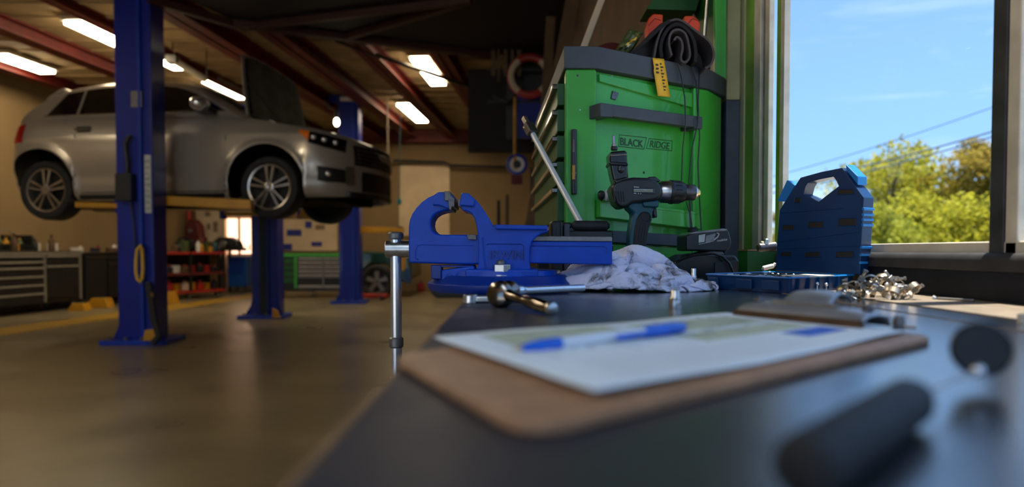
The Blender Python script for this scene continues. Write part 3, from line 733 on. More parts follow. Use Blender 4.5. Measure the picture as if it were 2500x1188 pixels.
t3, _, _, _ = lift_post(828, 862, 877, Y3, P(850, 242, Y3).z, 'far blue lift post standing right of the car, its top end in view', (808, 893))
MB().bb((P(800, 0, Y3).x, Y3 + .05, P(0, 248, Y3).z), (P(830, 0, Y3).x, Y3 + .25, P(0, 236, Y3).z + .04)).build('top_bracket', 'post_blue', t3)
MB().bb((P(829, 0, Y3).x, Y3 - .02, P(0, 247, Y3).z), (P(873, 0, Y3).x, Y3 - .004, P(0, 236, Y3).z)).build('end_plate', 'white', t3, bevel=.01)
# lift arms, each hinged to its post
def arm(pts, Y, th, post):
    t = px_prism(pts, Y, th).build('swing_arm', 'yellow', post, bevel=.008)
    c = P(pts[0][0], (pts[0][1] + pts[-1][1]) / 2, Y + th / 2)
    MB().rod(c - V((0, 0, .08)), c + V((0, 0, .08)), .05, 14).build('pivot', 'post_blue', t, smooth=True)
    c = P(pts[1][0], pts[1][1], Y + th / 2) - V((.06, 0, 0))
    MB().rod(c - V((0, 0, .02)), c + V((0, 0, .03)), .06, 14).build('pad', 'black_rubber', t, smooth=True)
    return t
arm([(378, 476), (612, 487), (612, 511), (372, 499)], 6.90, .12, t1)
arm([(292, 496), (182, 492), (182, 506), (292, 508)], 7.0, .12, t1)
arm([(545, 516), (700, 516), (700, 527), (548, 525)], 9.0, .12, t2)
arm([(735, 508), (765, 514), (765, 536), (728, 530)], 9.0, .12, t2)
arm([(870, 552), (985, 556), (985, 567), (870, 568)], 11.85, .14, t3)
tag(MB().tube([P(344, 598, Y1 - .05), P(335, 610, Y1 - .06), P(332, 635, Y1 - .06), P(332, 665, Y1 - .06), P(336, 682, Y1 - .06), P(342, 688, Y1 - .06), P(347, 680, Y1 - .06), P(349, 660, Y1 - .06), P(348, 625, Y1 - .05), P(347, 607, Y1 - .05)], .016, 7, closed=True).build('cord_loop', 'yellow_bright', smooth=True), 'yellow cord looped on the nearest blue lift post', 'cord')
tag(MB().tube([P(362, 690, Y1 - .05), P(368, 730, Y1 - .08), P(376, 780, Y1 - .12), P(388, 820, Y1 - .16), V((P(398, 840, Y1).x, Y1 - .2, .03))], .035, 8).build('air_hose', 'black_rubber', smooth=True), 'black hose hanging down the right side of the nearest lift post', 'hose')
tag(MB().tube([P(358, 690, Y1 - .06), P(370, 720, Y1 - .08), P(372, 745, Y1 - .08)], .02, 7).build('hose_sleeve', 'yellow', smooth=True), 'short yellow sleeve at the top of the black hose on the post', 'hose')
mbp = MB().prism([P(352, 806, Y1 - .13), P(378, 802, Y1 - .13), P(384, 830, Y1 - .13), P(348, 832, Y1 - .13)], (0, .04, 0))
tag(mbp.build('foot_guard', 'yellow', bevel=.006), 'yellow guard plate at the foot of the nearest lift post', 'guard')
mbp = MB().prism([P(664, 752, Y2 - .12), P(676, 758, Y2 - .12), P(684, 776, Y2 - .12), P(664, 776, Y2 - .12)], (0, .04, 0))
tag(mbp.build('foot_guard', 'yellow', bevel=.006), 'yellow guard plate at the foot of the middle lift post', 'guard')
# ------------------------------------------------------------------ equipment along the left and back walls
def rot_frame(p, u):
    u = V((u.x, u.y, 0)).normalized(); n = V((u.y, -u.x, 0))      # n points into the room (away from the left wall)
    return Matrix(((u.x, -n.x, 0, p.x), (u.y, -n.y, 0, p.y), (0, 0, 1, p.z), (0, 0, 0, 1)))
def castor(T, x, y, par):
    MB(T).rod((x - .02, y, .055), (x + .02, y, .055), .055, 12).bb((x - .03, y - .02, .06), (x + .03, y + .02, .14)).build('castor', 'worn_steel', par, smooth=True)
def cabinet(T, L, H, D, cols, bodym, edgem, lab, z0=.14, top='black', name='tool_cabinet', group=None):
    """cols: list of (x0, x1, [drawer heights from the top])"""
    t = thing(name, lab, 'cabinet', T @ V((L / 2, D / 2, 0)), group)
    MB(T).bb((0, .03, z0), (L, D, H - .03)).build('body', bodym, t, bevel=.006)
    MB(T).bb((-.01, -.01, H - .03), (L + .01, D + .01, H)).build('top', top, t, bevel=.004)
    for (x0, x1, hs) in cols:
        z = H - .06
        for h in hs:
            d = MB(T).bb((x0 + .012, 0, z - h + .01), (x1 - .012, .035, z)).build('drawer', bodym, t, bevel=.003)
            MB(T).bb((x0 + .014, -.022, z - .035), (x1 - .014, .004, z - .004)).build('handle', edgem, d, bevel=.003)
            z -= h
    for x in (.12, L - .12): 
        for y in (.08, D - .08): castor(T, x, y, t)
    return t
rnd = random.Random(5)
# 1 black cabinet with bright drawer edges, far left
p = G(-60, 783); T1 = rot_frame(p, U); Lc = (G(168, 752).y - p.y) / U.y
t = cabinet(T1, Lc, .945, .62, [(.02, Lc * .60, [.09, .09, .13, .13, .13, .17]), (Lc * .62, Lc - .06, [.16, .52])], 'black', 'cab_edge', 'long black roller cabinet with bright drawer edges at the far left')
for x in (Lc * .61, Lc - .03): MB(T1).bb((x - .012, -.012, .16), (x + .012, .02, .90)).build('edge_trim', 'cab_edge', t)
MB(T1).bb((0, -.018, .895), (Lc, .0, .925)).build('edge_trim', 'cab_edge', t)
# 2 dark cabinet next to it
p = T1 @ V((Lc + .06, 0, 0)); T2 = rot_frame(p, U)
t = cabinet(T2, 1.15, .92, .6, [(.02, .55, [.74]), (.57, 1.13, [.12, .62])], 'black', 'jaw_steel', 'plain black cupboard between the drawer cabinet and the nearest lift post')
p = T2 @ V((1.22, .02, 0)); T3 = rot_frame(p, U)
cabinet(T3, .38, .95, .5, [(.02, .36, [.12, .12, .5])], 'black', 'jaw_steel', 'dark low cabinet behind the nearest blue lift post')
# clutter on top: bottles, boxes, cans
def bottle(c, h, r, m, lab, nm='bottle', grp=None, cap='black'):
    t = thing(nm, lab, nm.replace('_', ' '), c, grp)
    MB().lathe(c, (0, 0, 1), [(0, r * .9), (.01, r), (h * .62, r), (h * .78, r * .45), (h * .86, r * .4)], 12).build('shell', m, t, smooth=True)
    MB().cyl(c + V((0, 0, h * .86)), c + V((0, 0, h)), r * .45, n=10).build('cap', cap, t)
    return t
def carton(c, d, m, lab, grp=None, ang=0, nm='box'):
    R = Matrix.Rotation(ang, 3, 'Z'); t = thing(nm, lab, 'box', c, grp)
    MB().box(c + V((0, 0, d[2] / 2)), d, R).build('carton', m, t, bevel=.004)
    MB().box(c + V((0, 0, d[2] + .001)), (d[0] * 1.03, d[1] * 1.03, .012), R).build('lid', m, t)
    return t
mats_ = ['yellow', 'bottle_green', 'black_plastic', 'white', 'red', 'wood_dark', 'teal', 'pale_door']
desc = {'yellow': 'yellow', 'bottle_green': 'olive green', 'black_plastic': 'black', 'white': 'off white', 'red': 'red', 'wood_dark': 'brown', 'teal': 'teal', 'pale_door': 'beige'}
i = 0
for k in range(15):
    x = .15 + k * (Lc - .3) / 14 + rnd.uniform(-.03, .03); m_ = mats_[[2, 1, 0, 3, 2, 1, 5, 0, 7, 2, 3, 2, 5, 3, 7][k]]
    c = T1 @ V((x, .18 + .12 * (k % 3), .948))
    if k % 3 != 1: bottle(c, rnd.uniform(.14, .26), rnd.uniform(.032, .05), m_, desc[m_] + ' bottle on the far left drawer cabinet', grp='bottles on the far left cabinet')
    else: carton(c, (.12, .12, rnd.uniform(.06, .12)), m_, desc[m_] + ' small box on the far left drawer cabinet, ' + ['', 'nearest the left end', '', '', 'left of the dark crate', '', '', 'in front of the dark crate', '', '', 'right of the dark crate', '', '', 'by its right end', ''][k], 'small boxes on the far left cabinet', rnd.uniform(0, 1))
# open crate with yellow-green bottles, wire basket
c = T1 @ V((Lc * .42, .42, .948)); t = thing('crate', 'dark open crate on the far left cabinet with leafy green packets', 'crate', c)
R1 = Matrix.Rotation(-math.atan2(U.x, U.y) + math.pi / 2, 3, 'Z')
MB().box(c + V((0, 0, .015)), (.95, .3, .03), R1).box(c + R1 @ V((0, .15, .12)), (.95, .015, .24), R1).box(c + R1 @ V((.47, 0, .12)), (.015, .3, .24), R1).box(c + R1 @ V((-.47, 0, .12)), (.015, .3, .24), R1).box(c + R1 @ V((0, -.15, .05)), (.95, .015, .1), R1).build('tray', 'black_plastic', t)
for k in range(3): MB().tube([c + R1 @ V((-.4 + k * .3 + .12 * math.cos(a / 4), .05, .24 + .07 * math.sin(a / 4))) for a in range(0, 13)], .008, 6).build('wire_handle', 'worn_steel', t)
for k in range(7):
    q = c + R1 @ V((-.38 + k * .125, -.02, .03)); bottle(q, .17 + .04 * (k % 2), .045, ['bottle_green', 'yellow', 'green_dark'][k % 3], 'green and yellow bottle standing in the dark crate on the left cabinet', grp='bottles in the dark crate', cap='yellow')
for k in range(9):
    c = T2 @ V((.1 + k * .21, .2 + .1 * (k % 2), .925 if k < 5 else .955)); m_ = ['white', 'pale_door', 'black_plastic', 'red', 'worn_steel'][k % 5] if k % 5 < 4 else 'wood_dark'
    if k % 2: bottle(c, .13, .035, m_, desc[m_] + ' can on the plain black cupboard', 'can', 'cans on the plain black cupboard')
    else: carton(c, (.15, .1, .07), m_, desc[m_] + ' parts box on the plain black cupboard', 'parts boxes on the plain black cupboard', .3 * k)
# dark high storage block hung above the car tail
a = P(52, 262, 13.0); b = P(150, 190, 13.0)
t = thing('storage_box', 'dark high storage box hung on the left wall behind the car tail', 'storage', (a.x, 13, a.z))
MB().bb((a.x - .4, 13.0, a.z - .3), (b.x, 13.6, b.z + .1)).build('case', 'black', t, bevel=.01)
MB().bb((a.x - .35, 12.98, a.z - .25), (b.x - .05, 13.0, b.z + .03)).build('door', 'mezz', t)
# yellow things on the floor in front of the cabinets
for (px, py, w_, h_, lab) in [(185, 759, .30, .12, 'small yellow ramp on the floor beside the far left cabinet'), (235, 751, .42, .16, 'larger yellow wheel chock on the floor before the black cupboard'), (400, 742, .40, .22, 'yellow block on the floor right of the nearest lift post')]:
    g = G(px, py); t = thing('wheel_chock', lab, 'chock', g, 'yellow floor chocks')
    MB().prism([g + V((-w_ / 2, 0, 0)), g + V((w_ / 2, 0, 0)), g + V((w_ * .35, 0, h_)), g + V((-w_ * .2, 0, h_))], (0, .18, 0)).build('wedge', 'yellow', t, bevel=.01)
    MB().rod(g + V((-.05, .05, h_)), g + V((.1, .12, h_ + .005)), .018, 8).build('grip', 'black_rubber', t)
# 3 red shelf trolley
p0 = G(374, 737); p1 = G(552, 724); ur = (p1 - p0); ur.z = 0; Lr = ur.length; Tr = rot_frame(p0, ur)
t = thing('shelf_trolley', 'open red trimmed shelf trolley full of parts between two lift posts', 'trolley', (p0 + p1) / 2)
for z_, m_ in ((.93, 'red'), (.52, 'red_dark'), (.17, 'red')):
    MB(Tr).bb((0, 0, z_ - .05), (Lr, .5, z_)).build('shelf', m_, t, bevel=.005)
for x in (.03, Lr / 2, Lr - .03):
    MB(Tr).bb((x - .02, .46, .12), (x + .02, .5, .93)).build('upright', 'black', t); MB(Tr).bb((x - .02, 0, .12), (x + .02, .04, .93)).build('upright', 'black', t)
MB(Tr).bb((0, .49, .17), (Lr, .505, .93)).build('back_panel', 'black', t)
for x in (.15, Lr / 2, Lr - .15): castor(Tr, x, .1, t)
for k in range(9):
    for z_, hh in ((.17, .2), (.52, .16)):
        x = .12 + k * (Lr - .24) / 8; m_ = (['white', 'yellow', 'red', 'yellow', 'pale_door', 'yellow', 'red', 'yellow', 'black_plastic'] if z_ < .3 else ['yellow', 'red_dark', 'black_plastic', 'white', 'wood_dark', 'red', 'black_plastic', 'red', 'black_plastic'])[k]
        dd = {'red_dark': 'dark red'}.get(m_, desc.get(m_)); c = Tr @ V((x, .2 + .08 * (k % 2), z_))
        sh = ('lower' if z_ < .3 else 'middle'); wh_ = ['at the left end', 'second from the left', 'third from the left', 'fourth from the left', 'in the middle', 'just right of the middle', 'third from the right', 'second from the right', 'at the right end'][k]
        if (k + int(z_ * 10)) % 2: bottle(c, hh * rnd.uniform(.9, 1.15), .075, m_, '%s jug %s of the red trolley %s shelf' % (dd, wh_, sh), 'jug', 'jugs on the red trolley', cap='red')
        else: carton(c, (.17, .14, hh * rnd.uniform(.6, .9)), m_, '%s box %s of the red trolley %s shelf' % (dd, wh_, sh), 'boxes on the red trolley')
for k in range(12):
    x = .06 + k * (Lr + .25) / 11; m_ = ['pale_door', 'bottle_green', 'black_plastic', 'wood_dark', 'black_plastic', 'bottle_green', 'white', 'yellow', 'bottle_green', 'black_plastic', 'teal', 'yellow'][k]
    c = Tr @ V((min(x, Lr - .04), .15 + .12 * (k % 3), .93))
    if k % 3 == 2: carton(c, (.2, .15, rnd.uniform(.1, .22)), m_, desc[m_] + ' box on top of the red shelf trolley, ' + ['at its left', 'left of its middle', 'right of its middle', 'at its right'][k // 3], 'boxes on top of the red trolley', .2 * k)
    else: bottle(c, rnd.uniform(.16, .26), rnd.uniform(.035, .05), m_, desc[m_] + ' bottle on top of the red shelf trolley', grp='bottles on top of the red trolley')
# dark machines on the bench behind the trolley
def lump(px0, px1, py0, py1, Y, m, lab, nm, cat):
    a = P(px0, py1, Y); b = P(px1, py0, Y); t = thing(nm, lab, cat, ((a.x + b.x) / 2, Y + .2, a.z))
    w_ = b.x - a.x; h_ = b.z - a.z
    MB().bb((a.x, Y, a.z), (b.x, Y + .4, a.z + h_ * .25)).build('base', m, t, bevel=.02)
    MB().prism([(a.x + w_ * .1, Y + .05, a.z + h_ * .25), (b.x - w_ * .05, Y + .05, a.z + h_ * .25), (b.x - w_ * .15, Y + .05, a.z + h_ * .75), (a.x + w_ * .6, Y + .05, b.z), (a.x + w_ * .25, Y + .05, b.z), (a.x + w_ * .08, Y + .05, a.z + h_ * .7)], (0, .3, 0)).build('housing', m, t, bevel=.03)
    MB().rod((a.x + w_ * .45, Y + .02, a.z + h_ * .5), (a.x + w_ * .45, Y - .03, a.z + h_ * .5), w_ * .12, 14).build('wheel', 'worn_steel', t, smooth=True)
    return t
# long dark bench along the back wall carries them
bz = P(0, 598, 14.6).z
t = thing('wall_bench', 'long dark bench along the back wall left of the glowing door', 'bench', (P(380, 600, 14.8).x, 14.9, 0))
xa = P(182, 600, 14.6).x; xb = P(538, 600, 14.6).x
MB().bb((xa, 14.6, bz - .07), (xb, 15.3, bz)).build('top', 'black', t)
for k in range(5):
    x = xa + .05 + (xb - xa - .1) * k / 4
    for y in (14.66, 15.2): MB().bb((x - .03, y - .03, 0), (x + .03, y + .03, bz - .07)).build('leg', 'black', t)
lump(425, 470, 578, 598, 14.7, 'black', 'dark grinder below the red wall machine on the back bench', 'bench_grinder', 'grinder')
lump(512, 585, 578, 612, 14.3, 'black', 'large dark compressor left of the glowing door', 'compressor', 'compressor')
t = lump(446, 486, 535, 592, 14.9, 'red_dark', 'dark red drill press standing on the back bench', 'drill_press', 'drill press')
MB().rod(P(462, 500, 15.0), P(462, 592, 15.0), .045, 10).build('column', 'red', t, smooth=True)
# 4 blue cabinet by the door
p = G(556, 714); q = G(600, 714); Tb = Matrix.Translation(p); Lb = q.x - p.x
t = cabinet(Tb, Lb, P(0, 625, p.y).z, .34, [(.02, Lb - .02, [.09, .09, .09, .09]), ], 'blue_cab', 'post_blue2', 'small blue roller cabinet left of the glowing door', top='blue_cab')
# wall hung tools and posters
for k, (x0, y0, x1, y1) in enumerate([(186, 532, 205, 545), (190, 560, 210, 575), (205, 515, 225, 530), (400, 514, 425, 530), (500, 516, 512, 528), (520, 540, 530, 566), (505, 545, 512, 560), (700, 560, 735, 575), (745, 540, 760, 556), (690, 595, 712, 610), (760, 590, 785, 600), (770, 548, 792, 560)]):
    a = P(x0, y1, 15.4); b = P(x1, y0, 15.4)
    tag(MB().bb((a.x, 15.41, a.z), (b.x, 15.43, b.z)).build('wall_poster', 'poster' if k not in (7, 8, 9, 10) else 'post_blue'), ['upper paper notice left of the nearest lift post', 'lower paper notice left of the nearest lift post', 'topmost paper notice close left of the nearest lift post', 'small paper notice right of the nearest lift post', 'small paper notice above the dark compressor', 'large dark notice left of the glowing door', 'narrow dark notice above the compressor', 'long blue tool board above the green cabinet', 'small blue tool tile left of the far lift post', 'blue tool tile low above the green cabinet', 'blue tool tile beside the far lift post foot', 'pale notice beside the far lift post'][k] + ' on the back wall', 'notice', 'notices and tools on the back wall')
# 5 green cabinet with bright drawers
p = G(676, 727); q = G(846, 727); Lg = q.x - p.x; Tg = Matrix.Translation(p); Hg = P(0, 618, p.y).z
t = thing('green_cabinet', 'green framed roller cabinet with bare metal drawers right of the middle lift post', 'cabinet', (p + q) / 2)
MB(Tg).bb((0, .03, .14), (Lg, .6, Hg - .05)).build('body', 'black', t)
MB(Tg).bb((-.01, -.02, Hg - .07), (Lg, .62, Hg)).build('top', 'green', t, bevel=.004)
for x in (.02, .36): MB(Tg).bb((x, -.015, .2), (x + .05, .03, Hg - .07)).build('frame_post', 'green', t)
for k in range(4): MB(Tg).bb((.09, 0, .30 + k * .13), (.35, .02, .40 + k * .13)).build('drawer', 'green_dark', t, bevel=.004)
for k in range(7):
    z_ = Hg - .15 - k * .085 - (.05 if k > 4 else 0)
    for (xa, xb) in ((.43, Lg * .66), (Lg * .68, Lg)):
        if k == 5: continue
        d = MB(Tg).bb((xa, 0, z_), (xb, .02, z_ + .065)).build('drawer', 'worn_steel', t, bevel=.003); MB(Tg).bb((xa + .01, -.02, z_ + .05), (xb - .01, 0, z_ + .062)).build('handle', 'alu', d)
MB(Tg).bb((Lg * .66, -.01, .2), (Lg * .68, .02, Hg - .07)).build('frame_post', 'worn_steel', t)
for x in (.1, Lg / 2, Lg - .1): castor(Tg, x, .1, t)
# teal green pickup behind the far post
def cx2(px, Y=13.2): return P(px, 600, Y).x
t = thing('pickup_truck', 'dark teal pickup truck behind the far blue lift post, one grey wheel in view', 'car', (cx2(940), 14, 0)); Yc = 13.2
zt_ = P(0, 618, Yc).z; 
MB().prism([(cx2(868), Yc, .45), (cx2(868), Yc, zt_ + .04), (cx2(960), Yc, zt_ + .02), (cx2(1000), Yc, zt_ - .06), (cx2(1004), Yc, .42), (cx2(985), Yc, .32), (cx2(966), Yc, .34), (cx2(960), Yc, .55), (cx2(940), Yc, .68), (cx2(905), Yc, .68), (cx2(882), Yc, .5), (cx2(880), Yc, .4)], (0, 1.5, 0)).build('body', 'car_green', t, bevel=.05)
MB().bb((cx2(975), Yc - .01, .55), (cx2(990), Yc + .03, .85)).build('side_lamp', 'yellow', t, bevel=.01)
MB().prism([(cx2(985), Yc - .02, .3), (cx2(1004), Yc - .02, .3), (cx2(1004), Yc - .02, .6), (cx2(988), Yc - .02, .6)], (0, .05, 0)).build('bumper', 'case_blue', t, bevel=.01)
c = V((cx2(921), Yc, .33)); wt = MB().lathe(c + V((0, -.06, 0)), (0, 1, 0), [(0, .22), (-.01, .30), (.02, .335), (.2, .335), (.22, .25)], 32, caps=False).build('wheel', 'tyre', t, smooth=True, solid=.01)
MB().lathe(c + V((0, -.05, 0)), (0, 1, 0), [(0, .235), (.02, .225), (.05, .2)], 32, caps=False).build('rim', 'worn_steel', wt, smooth=True, solid=.01)
MB().lathe(c + V((0, .0, 0)), (0, 1, 0), [(0, .03), (0, .21), (.02, .21)], 24).build('brake', 'black', wt)
for k in range(5):
    an = math.radians(90 + 72 * k); d = V((math.cos(an), 0, math.sin(an))); p_ = V((-d.z, 0, d.x)); a = c + V((0, -.06, 0)) + d * .02; b = c + V((0, -.055, 0)) + d * .225
    MB().prism([a - p_ * .035, a + p_ * .035, b + p_ * .05, b - p_ * .05], (0, .03, 0)).build('spoke', 'worn_steel', wt, bevel=.006, seg=1)
g = G(900, 733); t = thing('trolley_jack', 'flat red trolley jack on the floor by the pickup wheel', 'jack', g)
MB().bb(g + V((-.3, 0, .04)), g + V((.35, .25, .12))).build('frame', 'red', t, bevel=.02); MB().rod(g + V((-.2, -.02, .05)), g + V((-.2, .27, .05)), .05, 12).build('wheel', 'black', t); MB().rod(g + V((.25, -.02, .04)), g + V((.25, .27, .04)), .04, 12).build('wheel', 'black', t)
# black bin and red can on the floor behind the bench
g = G(1080, 727); t = thing('equipment_case', 'large black equipment case on the floor left of the vise base', 'case', g)
MB().prism([g + V((-.25, 0, .12)), g + V((-.12, 0, 0)), g + V((1.7, 0, 0)), g + V((1.7, 0, .42)), g + V((-.2, 0, .42))], (0, .6, 0)).build('shell', 'black_plastic', t, bevel=.03)
MB().rod(g + V((.3, -.03, .3)), g + V((.9, -.03, .3)), .02, 8).build('handle', 'black', t)
g = G(1027, 712, .0); t = thing('fuel_can', 'small red can on the floor just left of the black case', 'can', g)
MB().bb(g + V((-.08, 0, 0)), g + V((.08, .12, .2))).build('shell', 'red', t, bevel=.02); MB().rod(g + V((0, .06, .2)), g + V((0, .06, .25)), .025, 10).build('cap', 'black', t)
# hanging cords, pendant switch, black cable across the roof
c0 = P(977, 300, 11.5); c1 = P(975, 492, 11.5)
t = thing('pendant_switch', 'teal pendant switch hanging on a thin cord right of the car bonnet', 'switch', c1)
MB().tube([V((c0.x, c0.y, CEIL)), c0, c1], .008, 6).build('cord', 'teal', t); MB().ball(c1, .05, 10, (.8, .8, 1.2)).build('grip', 'teal_bright', t, smooth=True)
c0 = P(945, 230, 12.0); tag(MB().tube([V((c0.x, c0.y, CEIL)), P(948, 400, 12.0)], .015, 6).build('hanging_cord', 'pale_door'), 'pale thin cord hanging from the roof left of the teal switch', 'cord')
tag(MB().tube([G(820, 98, CEIL - .2), G(900, 128, CEIL - .2), G(1010, 165, CEIL - .22), G(1100, 195, CEIL - .25), G(1240, 245, CEIL - .3)], .03, 6).build('roof_cable', 'black'), 'thick black cable sagging across the roof in front of a lamp', 'cable')
# slim pale conduit by the bonnet
a = P(422, 146, 8.9); b = P(505, 196, 9.2)
aa = a; t = thing('light_strip', 'slim pale lamp strip above the silver car windscreen', 'lamp', a); MB().rod(a, b, .05, 10).build('tube', 'lamp_case', t, smooth=True); MB().box(a, (.14, .14, .1)).build('end_cap', 'worn_steel', t)
for q in (a, b): MB().rod(q, V((q.x, q.y, CEIL)), .006, 6).build('hanger', 'black', t)
# glowing bulb put in for a bright spot near the far wing
c = P(822, 298, 8.6); t = thing('bright_spot_bulb', 'small glowing bulb put in for a bright spot above the far front wing of the silver car', 'lamp', c)
MB().ball(c, .045, 12, (.8, .8, 1.2)).build('bulb', 'lamp_tube', t, smooth=True); MB().rod(c + V((0, 0, .05)), c + V((0, 0, .14)), .03, 10).build('handle', 'black', t); MB().tube([c + V((0, 0, .14)), P(805, 262, 8.9), P(790, 246, 9.1)], .012, 6).build('cable', 'black', t)

# ------------------------------------------------------------------ dark rack of hoses and tools at the right rear
Yr = 8.4
def RX(px): return P(px, 500, Yr).x
def RZ(py): return P(1250, py, Yr).z
t = thing('tool_rack', 'dark hanging tool rack of vertical bars left of the green tool chest', 'rack', (RX(1290), Yr + .2, RZ(340)))
MB().bb((RX(1235), Yr + .25, RZ(330)), (RX(1330), Yr + .29, RZ(-40))).build('back_board', 'black', t)
for k, px in enumerate((1200, 1214, 1229, 1247, 1262)): MB().bb((RX(px), Yr, RZ(185 + 12 * (k % 2))), (RX(px + (7 if k % 2 else 10)), Yr + .03, RZ(-20))).build('hanging_strip', 'wood_dark', t)
for k in range(4): MB().bb((RX(1190), Yr + .04, RZ(15 + k * 78)), (RX(1330), Yr + .08, RZ(9 + k * 78))).build('rail', 'black', t)
t = thing('red_hose_ring', 'round red and cream hose ring hanging on the dark rack', 'hose', (RX(1292), Yr, RZ(240)))
cc = V((RX(1292), Yr - .08, RZ(190))); Rg = 44 / F * Yr
for (a0, a1, m_, nm) in ((-55, 55, 'pale_door', 'pale_sleeve'), (55, 125, 'red', 'ring_segment'), (125, 235, 'pale_door', 'pale_sleeve'), (235, 305, 'red', 'ring_segment')):
    MB().tube([cc + V((math.cos(math.radians(a0 + (a1 - a0) * i / 10)), 0, math.sin(math.radians(a0 + (a1 - a0) * i / 10)))) * Rg for i in range(11)], .042, 8).build(nm, m_, t, smooth=True)
MB().tube([cc + V((math.cos(i * math.pi / 12), 0, math.sin(i * math.pi / 12))) * (Rg + .035) for i in range(24)], .02, 6, closed=True).build('rim_cord', 'red', t, smooth=True)
tag(MB().bb((RX(1262), Yr + .05, RZ(335)), (RX(1335), Yr + .12, RZ(228))).build('wall_cabinet', 'post_blue', bevel=.01), 'dark blue box under the red hose ring', 'box')
tag(MB().rod(V((RX(1257), Yr - .05, RZ(415))), V((RX(1257), Yr - .05, RZ(240))), .018, 8).build('level_stick', 'yellow'), 'thin yellow stick hanging below the red hose ring', 'stick')
t = thing('hose_reel', 'small blue and white reel low on the wall behind the breaker bar', 'reel', (RX(1262), Yr, RZ(425)))
cc = V((RX(1262), Yr - .05, RZ(402)))
MB().lathe(cc, (0, 1, 0), [(0, .10), (.02, .12), (.05, .12)], 24).build('drum', 'white', t); MB().tube([cc + V((math.cos(i * math.pi / 10), 0, math.sin(i * math.pi / 10))) * .115 for i in range(20)], .02, 6, closed=True).build('rim', 'post_blue2', t, smooth=True); MB().rod(cc - V((0, .03, 0)), cc, .05, 10).build('hub', 'black', t)
MB().bb((cc.x - .07, Yr - .02, cc.z - .25), (cc.x + .07, Yr + .02, cc.z - .13)).build('bracket', 'red_dark', t)
tag(MB().tube([V((RX(1205), Yr, RZ(235))), V((RX(1240), Yr - .03, RZ(250))), V((RX(1262), Yr, RZ(238)))], .015, 6).build('loose_cable', 'black'), 'black cable drooping left of the red hose ring', 'cable')
tag(MB().bb((RX(1345), Yr - .4, RZ(22)), (RX(1408), Yr - .1, RZ(-30))).build('blue_box', 'post_blue', bevel=.02), 'dark blue box at the top edge above the hose ring', 'box')
for k, (x0, y0, x1, y1, w_, m_, Y, lab) in enumerate([(1400, -10, 1362, 200, .12, 'wood_dark', 5.6, 'pale wooden plank leaning against the right wall'), (1345, 40, 1330, 300, .10, 'wood_dark', 7.0, 'narrow plank standing beside the dark rack'), (1480, -30, 1425, 116, .02, 'pale_door', 1.95, 'thin pale pole leaning above the left corner of the green chest')]):
    a = P(x0, y0, Y); b = P(x1, y1, Y); d = (b - a).normalized(); n = V((d.z, 0, -d.x)) * w_ / 2
    b2 = b + d * ((b.z - (1.364 if k == 2 else 0)) / -d.z)
    if k == 2: a = a - d * ((.555 - a.x) / -d.x)
    
    tag(MB().prism([a - n, a + n, b2 + n, b2 - n], (0, .03, 0)).build('leaning_plank', m_, bevel=.003), lab, 'plank')
for k, px in enumerate((1208, 1232, 1300, 1318)):
    tag(MB().bb((RX(px), Yr + 1.2, 0), (RX(px + 9), Yr + 1.3, RZ([470, 455, 380, 350][k]))).build('stored_bar', ['mezz', 'wood_dark', 'black', 'black'][k], bevel=.01), 'tall dark bar stored upright near the back right corner', 'bar', 'bars stored in the back right corner')
t = thing('parts_rack', 'low dark parts rack on the floor behind the vise', 'rack', (RX(1262), 9.9, 0))
for z_ in (.25, .6, 1.0, 1.15): MB().bb((RX(1212), 9.7, z_), (RX(1325), 10.2, z_ + .04)).build('shelf', 'black', t)
for px in (1212, 1266, 1320): MB().bb((RX(px), 9.7, 0), (RX(px) + .04, 10.2, 1.15)).build('upright', 'black', t)
MB().bb((RX(1212), 10.2, 0), (RX(1325), 10.22, 1.15)).build('back_panel', 'mezz', t)
# ------------------------------------------------------------------ workbench
BE = -0.057
t = thing('workbench', 'dark worn workbench with a glossy blue black top under the window', 'workbench', ((BE + WX) / 2, .9, 0))
MB().bb((BE, -.9, BT - .035), (WX - .002, 2.5, BT)).build('bench_top', 'bench', t, bevel=.002)
MB().bb((BE - .004, -.9, BT - .034), (BE - .0005, 2.5, BT - .002)).build('edge_strip', 'bench_edge', t, bevel=.001)
for (x, y) in ((BE + .05, -.8), (BE + .05, .8), (BE + .05, 2.4), (WX - .08, -.8), (WX - .08, .8), (WX - .08, 2.4)):
    MB().bb((x - .03, y - .03, 0), (x + .03, y + .03, BT - .035)).build('leg', 'grey_blue', t)
MB().bb((BE + .04, -.8, BT - .14), (BE + .06, 2.4, BT - .035)).build('rail', 'grey_blue', t)
MB().bb((BE + .05, -.8, .25), (WX - .05, 2.4, .28)).build('lower_shelf', 'wood_dark', t)
MB().bb((.437, -.9, BT - .001), (WX - .004, 1.36, BT + .0012)).build('dusty_strip', 'dust_board', t, label='pale dusty strip along the back of the bench')
MB().bb((.380, -.9, BT - .001), (.3825, 1.2, BT + .0006)).build('joint_line', 'bench_edge', t)
# ------------------------------------------------------------------ vise
def vc(x, y): return (900 + x / 2.474, 440 + y / 2.475)
VY = .955
vise = thing('bench_vise', 'large blue bench vise bolted on the left edge of the bench', 'vise', (P(1215, 700, 1.0).x, 1.0, BT))
def vpx(pts, Y, th, name, m, bevel=.002, par=vise, seg=3): return px_prism([vc(*p) for p in pts], Y, th).build(name, m, par, bevel=bevel, seg=seg)
